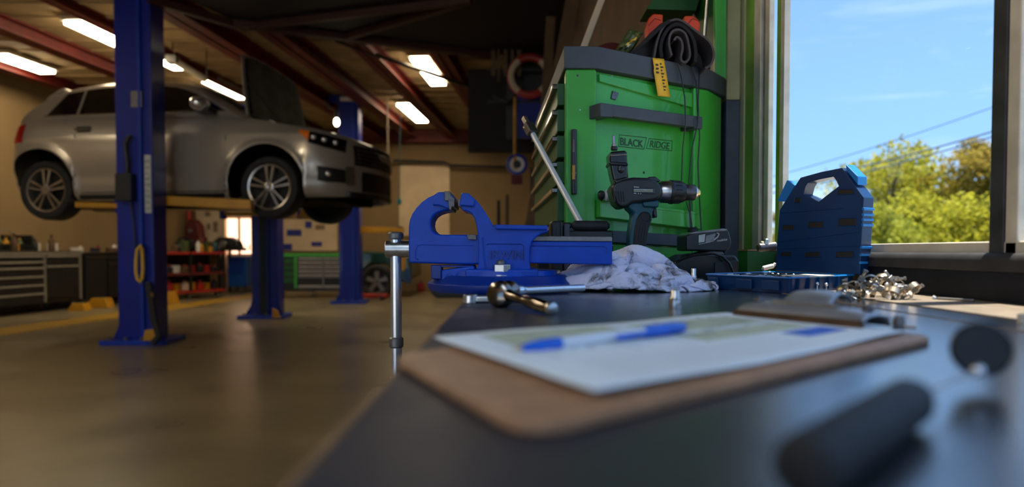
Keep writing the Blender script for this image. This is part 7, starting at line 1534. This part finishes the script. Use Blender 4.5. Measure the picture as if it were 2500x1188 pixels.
66,-101,12,54,-69,12,40,-50,12,33,-23,12,19,5,12,13,46,12,16,80,12,1,102,28,16,91,48,27,63,57,48,39,65,73,21,74,95,8,89,116,4,113,135,6,139,153,16,164,170,32,185,186,53,201,201,77,211,220,96,226,
235,122,223,244,141,199,253,156,174,253,168,145,278,184,133,267,199,113,238,205,103,221,223,82,199,234,61,171,241,44,141,240,30,162,261,16,182,276,31,205,276,12,234,297,12,244,285,40,256,299,61,234,321,57,209,327,49,180,334,41,
-22,-169,56,-49,-181,53,-78,-188,48,-104,-201,52,-135,-211,51,-164,-218,55,-191,-223,40,-185,-210,12,-161,-191,22,-138,-170,26,-116,-154,37,-94,-142,54,-71,-134,71,-46,-125,86,-21,-115,103,9,-113,97,32,-127,84,58,-132,74,88,-136,62,99,-122,35,
94,-99,12,81,-71,12,70,-45,12,59,-21,12,53,13,12,48,43,12,39,71,29,2,63,29,22,80,13,46,71,29,70,48,33,92,29,46,116,15,67,135,8,90,156,9,116,174,17,141,192,32,161,210,49,178,228,62,198,246,78,217,
256,105,207,240,117,180,261,129,160,272,143,135,282,158,111,269,175,90,242,184,80,226,200,60,205,212,43,180,217,25,159,224,12,172,238,41,201,253,45,223,259,29,248,268,12,265,289,12,273,309,33,248,317,25,219,325,15,193,331,12,
-14,-181,29,-43,-194,27,-71,-208,28,-99,-222,31,-126,-236,41,-153,-249,52,-176,-253,30,-161,-235,12,-138,-211,12,-115,-191,12,-96,-166,14,-74,-148,29,-51,-149,52,-29,-144,73,-5,-143,95,16,-137,116,43,-119,114,65,-112,95,91,-113,82,94,-97,56,
111,-87,34,110,-68,12,97,-44,12,90,-10,13,75,10,33,67,39,46,41,39,42,21,34,22,39,57,12,68,74,12,91,71,12,115,41,26,138,27,47,159,19,71,177,19,97,197,13,122,216,18,147,235,37,163,253,46,186,272,65,202,
272,93,186,246,90,167,251,108,140,270,117,117,276,132,91,266,149,70,241,160,60,226,174,42,200,185,19,203,208,12,195,242,12,192,214,31,216,223,52,241,235,39,263,245,12,289,264,12,284,280,37,252,288,18,218,292,13,187,297,12,
-1,-212,34,-28,-225,24,-57,-238,22,-85,-251,31,-110,-264,50,-138,-279,47,-150,-273,16,-137,-247,26,-115,-231,12,-96,-209,12,-72,-188,12,-53,-166,12,-29,-146,29,-7,-149,52,12,-157,77,36,-153,98,62,-142,115,85,-118,119,97,-91,103,104,-75,78,
124,-75,54,135,-58,29,128,-28,16,114,-7,34,104,21,48,92,45,27,66,36,12,42,12,16,57,34,31,83,41,12,116,63,12,140,63,12,163,44,33,183,38,56,198,35,83,218,27,106,241,17,127,260,20,151,280,34,172,297,58,182,
288,84,164,263,70,148,243,82,126,249,102,100,259,110,73,256,126,48,232,139,43,215,155,23,222,185,12,230,213,12,227,240,12,221,207,12,227,193,39,256,207,41,277,216,19,298,239,32,274,255,48,245,266,43,219,275,42,191,285,41,
-4,-228,62,-22,-246,49,-43,-263,36,-69,-277,42,-94,-292,54,-118,-303,33,-115,-277,12,-113,-262,40,-100,-232,44,-74,-226,28,-52,-208,12,-33,-180,12,-9,-161,12,15,-152,30,33,-158,52,57,-159,73,82,-151,90,104,-129,97,125,-107,100,134,-78,95,
137,-55,78,146,-36,53,155,-19,33,141,6,43,133,35,33,112,21,12,88,9,12,65,-10,29,79,12,44,103,22,20,132,40,12,161,62,12,185,69,24,202,59,48,219,50,70,239,42,92,261,34,112,284,26,131,305,28,153,319,56,161,
307,79,144,284,68,124,260,66,106,236,78,86,234,94,61,228,106,36,229,123,12,244,146,12,252,182,12,255,210,12,261,235,12,253,201,12,248,171,24,264,179,46,293,192,35,284,214,54,261,227,36,241,243,19,222,266,12,206,292,12,
0,-252,85,-7,-270,60,-27,-286,42,-55,-304,50,-80,-318,47,-92,-313,15,-82,-283,21,-85,-271,50,-78,-241,64,-63,-215,56,-37,-208,42,-13,-201,25,11,-184,12,36,-165,12,56,-156,28,77,-169,49,99,-160,65,115,-133,67,129,-108,68,154,-95,71,
173,-63,72,174,-35,68,174,-8,58,171,21,43,159,21,12,134,0,12,109,-19,12,90,-30,38,98,-7,55,124,4,33,150,18,17,179,40,12,204,58,12,227,62,31,239,38,49,257,26,72,281,39,89,304,38,111,327,27,130,341,55,138,
327,80,122,301,82,103,277,77,83,254,61,67,255,81,45,244,91,14,261,116,12,269,132,12,278,175,12,292,202,12,295,229,12,285,192,12,280,161,12,285,158,44,295,179,66,263,188,58,241,207,45,219,226,31,198,247,20,182,270,12,
-14,-274,104,-15,-293,83,-17,-314,60,-37,-325,37,-66,-343,31,-58,-319,12,-55,-296,33,-55,-277,59,-49,-250,70,-42,-223,79,-24,-200,69,5,-196,53,27,-203,34,50,-194,15,71,-176,12,95,-166,21,116,-165,40,126,-138,39,137,-111,37,153,-89,39,
172,-64,41,185,-36,44,203,-11,50,199,14,31,179,-6,12,158,-23,12,133,-42,18,114,-43,47,119,-21,69,143,-4,56,169,2,36,192,16,18,217,37,12,240,34,12,265,36,32,277,14,53,299,23,74,324,35,88,347,26,108,362,54,116,
346,76,100,320,71,82,295,59,67,273,46,52,256,57,22,272,86,12,291,107,12,300,135,13,307,162,20,315,193,32,326,220,17,318,195,12,309,178,12,283,190,32,288,208,57,266,210,79,238,221,73,222,244,58,194,259,51,172,278,41,
-44,-284,113,-46,-296,84,-45,-326,73,-40,-351,50,-39,-351,12,-25,-328,26,-27,-305,47,-25,-280,62,-23,-258,79,-21,-233,97,-4,-206,91,24,-206,77,42,-217,59,69,-209,39,90,-204,25,117,-198,12,131,-169,12,141,-145,12,154,-120,12,168,-96,12,
184,-73,12,200,-40,12,221,-25,34,223,1,12,206,-21,12,178,-44,14,157,-59,31,143,-56,59,141,-31,86,160,-9,81,185,7,65,208,22,50,229,11,31,257,17,12,278,10,12,300,14,31,317,8,56,342,25,66,367,25,86,382,51,92,
365,69,74,337,61,60,313,41,54,292,37,29,283,60,12,278,80,41,290,108,45,310,130,44,320,158,47,335,184,48,342,211,48,316,202,46,310,218,19,279,219,12,270,230,44,270,238,72,246,244,92,223,261,81,205,280,67,196,301,43,
-75,-289,116,-75,-301,88,-72,-326,70,-70,-338,40,-58,-326,12,-29,-307,12,-8,-286,23,4,-269,44,12,-251,68,15,-234,97,16,-215,117,40,-219,101,63,-213,83,81,-196,64,106,-194,49,135,-199,37,157,-188,12,167,-158,12,183,-131,12,195,-108,12,
209,-84,12,224,-61,12,235,-39,12,249,-14,16,225,-32,35,203,-56,37,181,-77,48,163,-72,76,165,-47,100,181,-19,101,204,-2,86,226,13,71,244,-2,51,260,-15,29,287,-17,12,314,-3,12,333,-7,37,359,2,51,383,18,67,397,43,67,
379,60,48,349,50,39,327,25,34,313,45,12,307,72,12,310,76,45,307,99,69,311,128,77,321,156,79,329,184,81,328,211,82,307,228,64,296,242,42,284,252,12,265,261,32,260,267,63,259,272,94,233,285,101,224,306,76,226,311,45,
-105,-300,122,-102,-312,94,-103,-320,64,-93,-317,34,-75,-302,12,-51,-282,12,-29,-260,18,-7,-242,32,11,-226,52,6,-208,81,19,-188,101,48,-191,115,79,-199,109,98,-183,88,118,-171,67,140,-167,48,171,-177,41,193,-169,16,205,-141,12,222,-117,12,
236,-96,12,248,-74,12,264,-50,12,268,-35,35,245,-51,46,223,-74,46,202,-88,64,186,-87,92,189,-60,110,204,-32,117,224,-9,108,247,5,92,262,-13,72,279,-26,52,296,-40,26,320,-35,12,345,-17,12,369,4,17,396,12,39,415,37,39,
387,35,35,360,24,43,343,20,12,339,50,12,335,81,12,334,93,39,340,97,69,341,124,80,353,152,77,359,184,76,352,217,72,335,247,58,311,266,42,303,281,12,277,291,29,273,294,60,272,304,90,257,309,110,255,315,81,256,314,48,
-137,-302,118,-126,-294,87,-117,-292,61,-107,-291,34,-92,-277,12,-70,-261,29,-51,-242,38,-31,-222,43,-13,-200,47,9,-181,58,34,-179,75,58,-173,94,82,-172,117,109,-160,111,129,-150,85,150,-141,63,177,-143,45,207,-155,41,230,-154,12,245,-128,12,
263,-112,12,275,-90,12,288,-72,12,288,-58,42,265,-76,41,244,-92,55,225,-94,82,207,-102,107,215,-72,119,231,-47,119,249,-23,122,271,-2,110,289,-4,84,305,-16,61,319,-40,49,334,-55,23,359,-31,12,385,-26,12,412,-5,15,429,10,39,
399,5,49,372,1,29,372,37,12,368,56,12,362,81,12,367,91,40,361,116,48,332,124,46,348,151,44,357,182,44,353,211,43,330,229,31,320,253,12,317,292,12,307,296,38,301,298,68,297,293,99,274,278,109,272,286,80,287,304,56,
-168,-304,102,-152,-301,73,-146,-293,45,-135,-282,19,-111,-260,12,-90,-241,12,-65,-223,12,-36,-208,12,-5,-196,14,25,-188,31,51,-186,50,74,-183,71,100,-183,91,126,-179,113,147,-156,105,168,-135,87,192,-123,65,219,-127,46,246,-145,41,268,-151,12,
288,-128,12,303,-106,12,314,-81,12,309,-79,43,285,-99,45,268,-104,72,250,-114,99,236,-105,121,236,-80,97,244,-50,90,271,-42,107,295,-22,118,316,-2,101,333,-8,74,347,-25,52,357,-58,44,368,-61,12,399,-46,12,424,-32,22,428,-18,54,
404,-21,37,397,5,12,401,30,12,399,61,12,391,84,12,383,108,12,358,117,12,335,131,16,336,160,12,346,188,14,360,212,12,356,242,12,344,265,30,339,283,12,337,284,43,326,272,68,307,260,90,281,249,100,294,265,75,314,290,70,
-184,-326,86,-165,-327,58,-146,-322,33,-122,-311,12,-99,-290,12,-74,-265,12,-50,-250,12,-24,-236,12,3,-227,12,32,-221,27,59,-217,42,85,-213,60,107,-210,84,139,-200,92,160,-180,89,187,-163,85,213,-140,80,238,-126,69,265,-127,48,288,-149,37,
311,-144,17,328,-119,12,342,-94,12,327,-103,40,305,-115,56,290,-121,83,275,-123,112,265,-95,127,266,-81,100,267,-64,74,287,-40,80,312,-42,100,338,-25,110,360,-12,89,376,-22,63,385,-44,45,387,-78,34,411,-69,12,428,-60,39,446,-40,44,
428,-26,18,432,8,12,431,35,12,424,61,12,417,88,12,404,120,17,380,137,21,356,148,39,366,159,12,375,187,12,387,217,16,367,234,42,368,268,44,365,270,12,344,254,28,327,243,50,316,235,79,303,229,104,315,260,100,328,287,99,
-158,-338,100,-141,-341,72,-125,-343,44,-105,-341,17,-85,-318,12,-60,-295,12,-36,-278,12,-10,-265,12,11,-257,12,34,-251,37,62,-245,42,87,-244,64,119,-237,69,144,-219,66,165,-197,59,192,-178,58,218,-160,55,246,-149,59,275,-150,68,306,-146,61,
331,-138,41,348,-135,12,367,-115,20,348,-120,47,332,-124,73,315,-122,99,301,-119,127,296,-87,131,296,-76,102,295,-80,71,305,-52,59,330,-42,75,351,-48,94,379,-33,103,402,-28,80,413,-48,57,413,-81,49,423,-96,20,445,-71,12,447,-47,12,
456,-19,12,453,7,12,459,38,13,450,67,29,425,88,41,394,98,41,380,123,54,386,152,49,388,151,14,396,180,12,389,201,40,386,224,61,396,252,44,389,257,12,371,237,29,359,238,60,345,245,87,335,232,113,320,257,130,334,285,130,
-136,-342,117,-116,-345,92,-98,-347,64,-84,-348,40,-63,-343,14,-40,-320,12,-24,-300,31,1,-296,12,23,-287,12,41,-282,34,71,-277,41,98,-268,45,117,-244,38,141,-225,34,164,-206,31,191,-189,27,219,-173,24,251,-162,28,281,-162,36,306,-172,42,
337,-163,35,363,-159,13,379,-142,38,373,-124,65,356,-112,85,338,-110,112,328,-112,142,327,-81,133,327,-77,102,325,-87,73,328,-70,43,349,-45,49,370,-55,71,388,-62,94,417,-51,98,437,-56,73,445,-77,51,449,-104,32,466,-86,12,469,-53,12,
484,-23,17,478,6,34,460,30,47,436,48,51,413,67,56,400,91,72,408,121,68,414,141,43,414,153,12,419,175,32,400,184,60,414,210,63,414,225,38,411,243,12,399,250,40,385,255,69,373,254,95,360,249,121,343,245,149,351,274,156,
-115,-345,135,-95,-347,109,-77,-349,88,-58,-350,62,-38,-351,36,-14,-343,15,-1,-318,38,1,-323,12,36,-324,12,55,-305,12,78,-291,12,102,-278,12,126,-262,12,149,-247,12,170,-230,12,199,-214,12,230,-197,12,258,-186,12,285,-186,12,312,-181,12,
341,-191,13,365,-186,37,350,-156,52,358,-149,79,366,-136,104,365,-115,126,357,-104,155,361,-87,132,359,-82,102,354,-83,70,352,-86,39,368,-61,27,392,-60,49,404,-77,73,421,-84,97,451,-77,92,469,-86,67,476,-110,48,492,-89,32,492,-60,37,
479,-33,49,457,-13,52,443,12,64,428,32,76,424,62,89,432,89,78,433,105,51,427,116,23,440,140,12,423,147,43,421,164,69,431,189,48,423,203,18,433,228,12,423,235,46,412,239,77,388,226,97,369,219,121,371,230,153,381,261,153,
-92,-346,155,-73,-349,129,-54,-350,105,-34,-351,83,-15,-352,58,6,-352,35,28,-331,17,9,-352,12,40,-349,12,67,-336,12,87,-324,12,118,-301,12,144,-286,12,167,-274,12,191,-257,12,213,-242,25,235,-230,12,261,-220,12,283,-213,25,307,-207,12,
332,-215,33,342,-199,58,327,-171,66,330,-154,90,339,-144,117,347,-137,146,378,-131,153,384,-113,126,387,-100,99,383,-90,69,377,-100,41,386,-84,12,414,-74,28,428,-89,55,430,-107,79,452,-108,99,484,-105,87,500,-120,63,510,-91,63,492,-67,68,
465,-50,71,449,-25,80,438,1,92,444,30,103,455,56,89,451,70,61,440,79,33,453,101,12,459,122,33,441,128,58,450,154,67,447,165,37,452,185,12,454,212,24,446,218,54,425,209,80,399,198,96,390,198,128,401,225,145,397,252,127,
-72,-320,158,-50,-343,150,-31,-351,125,-12,-352,103,8,-352,79,24,-352,52,44,-351,31,14,-352,45,41,-351,44,70,-349,38,101,-344,30,128,-324,30,150,-302,36,160,-271,42,177,-245,40,196,-223,37,214,-207,12,242,-192,12,270,-185,25,297,-185,40,
305,-215,50,321,-214,76,303,-184,84,307,-167,107,322,-162,134,350,-167,151,376,-159,133,389,-144,111,399,-129,88,405,-113,67,409,-106,40,398,-109,12,432,-98,12,449,-102,40,447,-127,61,460,-139,89,488,-133,99,519,-128,93,508,-98,99,488,-75,99,
461,-55,99,448,-32,110,459,-4,118,475,18,100,471,32,73,464,47,45,461,59,12,478,84,16,467,97,45,461,111,73,474,136,56,469,149,28,480,172,12,475,193,28,458,188,56,439,184,82,417,175,104,418,188,133,427,220,132,419,238,109,
-61,-312,130,-34,-315,144,-10,-338,144,12,-352,124,29,-352,105,50,-351,76,52,-330,49,27,-324,65,46,-347,76,79,-349,65,98,-326,56,107,-300,40,127,-288,16,145,-260,15,161,-233,13,178,-209,12,199,-185,12,226,-172,29,252,-174,48,276,-183,65,
278,-212,67,295,-227,90,285,-202,102,292,-188,128,319,-192,144,348,-194,134,357,-175,111,376,-168,89,389,-154,67,386,-129,47,415,-135,40,405,-133,12,439,-127,12,466,-127,21,474,-141,51,474,-157,77,502,-163,98,506,-143,120,490,-115,119,464,-91,113,
449,-65,127,468,-41,135,486,-23,114,478,-9,86,471,6,59,467,20,28,490,40,12,488,60,37,473,72,60,485,95,75,490,114,47,490,128,14,504,156,12,496,171,38,474,163,61,459,164,91,439,157,114,448,183,134,452,211,116,440,222,91,
-47,-320,103,-21,-309,115,5,-312,133,31,-331,139,55,-344,122,71,-335,93,68,-312,67,46,-301,81,58,-323,94,65,-316,65,72,-320,35,84,-298,22,97,-267,12,116,-244,12,134,-218,12,153,-192,20,178,-170,32,207,-168,53,233,-171,73,257,-181,90,
262,-211,91,269,-238,99,266,-218,122,288,-218,143,318,-224,134,333,-211,111,337,-189,92,355,-183,69,365,-166,48,379,-153,24,403,-167,40,413,-160,12,434,-149,12,469,-156,12,478,-171,36,483,-186,70,483,-185,102,477,-161,122,466,-127,130,441,-100,132,
462,-83,149,486,-68,132,490,-50,99,487,-33,73,486,-15,44,486,0,12,506,21,21,494,35,48,490,53,77,507,75,65,499,88,38,505,106,12,524,132,12,510,139,46,491,140,72,468,136,94,464,145,126,476,176,126,473,195,101,462,205,75,
-29,-325,74,-5,-321,91,19,-312,104,40,-304,125,68,-312,129,92,-317,108,93,-299,79,70,-281,89,88,-307,94,97,-331,68,97,-337,35,107,-315,12,115,-287,34,124,-257,41,132,-226,45,146,-198,50,163,-171,61,190,-156,74,218,-168,100,235,-186,115,
241,-216,114,243,-246,108,255,-242,140,285,-251,138,304,-245,115,314,-228,91,314,-202,70,330,-193,47,347,-184,24,377,-187,12,394,-185,12,421,-190,17,436,-169,37,442,-182,12,463,-199,31,463,-204,67,455,-190,93,446,-165,112,435,-134,116,436,-123,149,
467,-115,143,478,-95,112,478,-76,83,474,-57,55,477,-39,27,509,-23,12,512,-6,39,494,9,62,507,30,79,518,49,53,508,61,24,522,83,12,540,105,30,518,109,53,504,116,81,484,116,107,492,137,131,502,163,114,493,175,86,483,185,60,
-5,-325,52,5,-299,68,19,-282,91,41,-276,113,70,-280,126,100,-289,124,114,-288,99,97,-265,84,102,-292,68,120,-320,67,126,-343,41,135,-326,12,141,-295,19,150,-265,29,160,-239,42,170,-219,58,178,-198,79,178,-171,98,194,-174,120,210,-197,136,
221,-226,137,223,-255,125,247,-272,142,270,-271,121,280,-258,95,290,-241,71,295,-218,50,315,-211,26,344,-217,12,370,-215,12,391,-211,33,397,-182,48,424,-196,47,423,-201,14,441,-222,32,436,-213,64,427,-186,78,414,-161,99,413,-152,130,443,-154,144,
459,-138,119,462,-118,93,464,-99,67,468,-79,39,487,-65,12,512,-46,19,507,-32,48,509,-14,78,527,8,68,519,22,41,527,40,12,549,62,16,554,78,44,529,83,65,516,91,93,501,98,121,519,125,128,520,142,101,511,154,74,505,162,46,
22,-320,36,28,-295,52,37,-269,68,51,-253,93,77,-252,113,106,-256,126,131,-266,112,127,-264,83,129,-277,57,144,-305,55,157,-334,49,163,-332,15,170,-303,12,178,-270,12,185,-240,22,192,-213,38,202,-190,59,211,-183,87,192,-203,103,183,-216,129,
192,-242,148,207,-271,144,229,-293,128,241,-279,102,252,-263,79,266,-249,55,279,-238,29,306,-238,12,338,-246,12,358,-238,36,360,-209,49,384,-205,69,402,-218,44,406,-224,12,415,-240,38,405,-219,58,396,-194,78,394,-183,107,408,-182,135,439,-183,129,
447,-160,98,440,-137,79,448,-119,50,470,-106,22,499,-91,12,515,-73,38,504,-55,64,526,-38,77,538,-19,53,528,-5,23,550,17,12,565,34,34,557,48,58,533,56,79,513,64,102,522,81,131,541,105,117,535,118,88,528,130,61,522,139,32,
31,-301,12,54,-293,35,65,-271,57,69,-243,72,90,-232,94,115,-228,114,145,-238,112,150,-245,80,156,-262,59,170,-292,61,184,-320,56,194,-331,27,202,-306,12,206,-276,12,213,-245,12,221,-216,26,230,-194,48,230,-204,80,212,-224,97,193,-241,112,
172,-258,127,184,-288,131,205,-300,110,221,-293,85,233,-279,62,243,-263,34,266,-263,12,295,-271,12,321,-266,34,326,-238,50,344,-225,73,375,-237,70,376,-229,37,388,-249,12,389,-257,44,377,-230,57,369,-210,84,377,-207,114,406,-214,128,428,-204,109,
425,-177,87,429,-157,61,453,-145,39,484,-134,29,509,-116,29,498,-94,54,517,-78,81,536,-62,63,535,-43,40,544,-26,12,567,-16,24,568,6,46,553,17,73,534,29,92,520,41,118,545,62,129,553,79,104,548,93,77,542,104,49,538,113,16,
26,-270,12,57,-267,12,82,-258,30,94,-237,49,108,-220,70,127,-207,91,159,-213,100,178,-234,85,185,-251,62,191,-275,42,208,-300,53,223,-324,39,236,-314,12,239,-280,12,244,-251,12,249,-218,14,256,-207,45,243,-229,68,222,-249,81,198,-265,92,
167,-269,98,162,-298,109,184,-315,93,199,-307,68,208,-289,42,227,-284,15,258,-296,12,283,-293,32,294,-269,53,308,-251,72,339,-256,84,358,-262,58,354,-246,29,366,-269,12,363,-271,42,350,-245,61,350,-232,92,369,-238,116,401,-240,109,417,-223,90,
420,-201,67,440,-184,49,467,-170,56,501,-157,51,520,-135,46,499,-117,73,530,-109,73,533,-87,45,523,-65,20,554,-54,12,564,-40,39,566,-28,63,544,-11,84,526,2,105,536,19,132,562,37,120,562,52,93,558,66,64,537,73,38,552,82,12,
21,-241,12,52,-237,12,81,-234,12,106,-222,26,118,-202,48,137,-187,68,167,-195,74,196,-212,71,210,-235,57,217,-258,35,234,-284,47,247,-308,54,263,-312,25,271,-286,12,275,-253,12,281,-225,12,272,-232,45,243,-246,44,217,-260,54,193,-275,66,
162,-279,72,144,-302,85,161,-329,78,175,-317,49,187,-303,22,219,-315,13,245,-318,33,266,-306,55,275,-279,75,300,-272,95,327,-287,79,335,-281,49,330,-254,29,340,-282,12,336,-284,45,325,-262,67,332,-257,102,366,-267,104,387,-257,87,409,-244,67,
432,-229,51,454,-211,43,477,-192,37,496,-165,19,486,-135,35,498,-146,68,525,-135,52,511,-107,35,532,-90,12,552,-82,29,558,-67,53,562,-52,82,542,-39,102,527,-22,123,555,-5,133,568,10,106,567,25,80,545,34,57,538,44,29,563,47,12,
14,-213,12,44,-209,12,73,-204,12,101,-193,12,125,-181,25,148,-169,43,178,-177,51,203,-196,45,228,-216,42,245,-241,34,256,-265,56,270,-291,64,286,-304,42,299,-293,13,303,-259,12,308,-237,30,284,-259,40,256,-274,34,223,-284,32,189,-288,35,
159,-292,43,131,-306,56,138,-340,61,158,-338,32,182,-333,12,202,-329,39,225,-323,60,248,-317,80,264,-300,98,293,-302,102,298,-300,68,304,-280,43,319,-269,12,312,-294,12,309,-295,44,306,-284,75,328,-287,101,350,-277,77,374,-265,60,397,-251,39,
422,-236,21,449,-216,12,475,-193,12,462,-163,12,463,-158,45,496,-172,52,511,-154,29,510,-131,12,535,-118,12,540,-108,43,548,-92,70,553,-79,96,532,-64,114,542,-46,140,566,-32,122,567,-18,95,568,-3,66,541,5,48,537,13,19,568,14,12,]
_q = np.array(TOWEL, dtype=float).reshape(60, 60, 3) / 4000
def towel_mat():
    m = mat('towel', '#dddbf0', .95, 0, .05, 40); t = m.node_tree; n = t.nodes; b = n['Principled BSDF']; co = n.new('ShaderNodeTexCoord')
    b.inputs['Sheen Weight'].default_value = .3
    s = n.new('ShaderNodeTexNoise'); s.inputs['Scale'].default_value = 13; s.inputs['Detail'].default_value = 9; s.inputs['Roughness'].default_value = .68; s.inputs['Distortion'].default_value = .6
    t.links.new(co.outputs['Object'], s.inputs[0])
    r = n.new('ShaderNodeValToRGB'); t.links.new(s.outputs[0], r.inputs[0]); r.color_ramp.elements[0].position = .515; r.color_ramp.elements[1].position = .61
    r.color_ramp.elements[0].color = (0, 0, 0, 1); r.color_ramp.elements[1].color = (.92, .92, .92, 1)
    s2 = n.new('ShaderNodeTexNoise'); s2.inputs['Scale'].default_value = 300; s2.inputs['Detail'].default_value = 2; t.links.new(co.outputs['Object'], s2.inputs[0])
    mx = n.new('ShaderNodeMix'); mx.data_type = 'RGBA'; t.links.new(r.outputs[0], mx.inputs[0])
    src = b.inputs['Base Color'].links[0].from_socket; t.links.new(src, mx.inputs[6]); mx.inputs[7].default_value = (.035, .026, .022, 1); t.links.new(mx.outputs[2], b.inputs['Base Color'])
    bp = n.new('ShaderNodeBump'); bp.inputs['Strength'].default_value = .9; bp.inputs['Distance'].default_value = .0016; t.links.new(s2.outputs[0], bp.inputs['Height']); t.links.new(bp.outputs[0], b.inputs['Normal'])
    return m
M['towel'] = towel_mat()
tw0 = V((P(1524, 740, 1.03).x, 1.03, BT))
mb = MB(); nq = 60
lo_, hi_ = _q.reshape(-1, 3).min(0), _q.reshape(-1, 3).max(0)
wx_, wz_ = (P(1742, 0, 1.03) - P(1308, 0, 1.03)).x, .088
def twp(i, j):
    p = _q[i, j]; a = (p[0] - lo_[0]) / (hi_[0] - lo_[0]) * 2 - 1; b = (p[1] - lo_[1]) / (hi_[1] - lo_[1]) * 2 - 1
    zz = (p[2] - lo_[2]) / (hi_[2] - lo_[2])
    md = max(0, 1 - (abs(a + .02 - .1 * b) / .86) ** 1.7 - (.75 * abs(b - .15)) ** 2)
    z = .058 * zz * (.40 + .60 * (1 - .8 * abs(a) ** 3)) * (1 - .45 * max(0, -b) ** 2) + .050 * md ** .8 * (.35 + .65 * min(1, zz * 2.2))
    return V((tw0.x + a * .5 * wx_ * (1 + .05 * (1 - zz)), tw0.y + b * .088 * (1.0 + .12 * (1 - zz)), BT + .0014 + z))
zmax_ = max(twp(i, j).z for i in range(nq) for j in range(nq)) - BT
twp0 = twp
def twp(i, j):
    p = twp0(i, j); p.z = BT + (p.z - BT) * .069 / zmax_; return p
mb.add([twp(i, j) for i in range(nq) for j in range(nq)], [(i * nq + j, (i + 1) * nq + j, (i + 1) * nq + j + 1, i * nq + j + 1) for i in range(nq - 1) for j in range(nq - 1)])
rag = mb.build('rag', 'towel', smooth=True, weld=False)
for p in rag.data.polygons: p.use_smooth = True
su = rag.modifiers.new('sub', 'SUBSURF'); su.levels = 2; su.render_levels = 2
so = rag.modifiers.new('solid', 'SOLIDIFY'); so.thickness = .0022; so.offset = 0
tx = bpy.data.textures.new('terry', 'CLOUDS'); tx.noise_scale = .004; tx.noise_depth = 1
dm = rag.modifiers.new('terry', 'DISPLACE'); dm.texture = tx; dm.strength = .0022; dm.mid_level = .5; dm.texture_coords = 'LOCAL'
tag(rag, 'white terry rag with dark grease stains crumpled on the bench', 'rag')
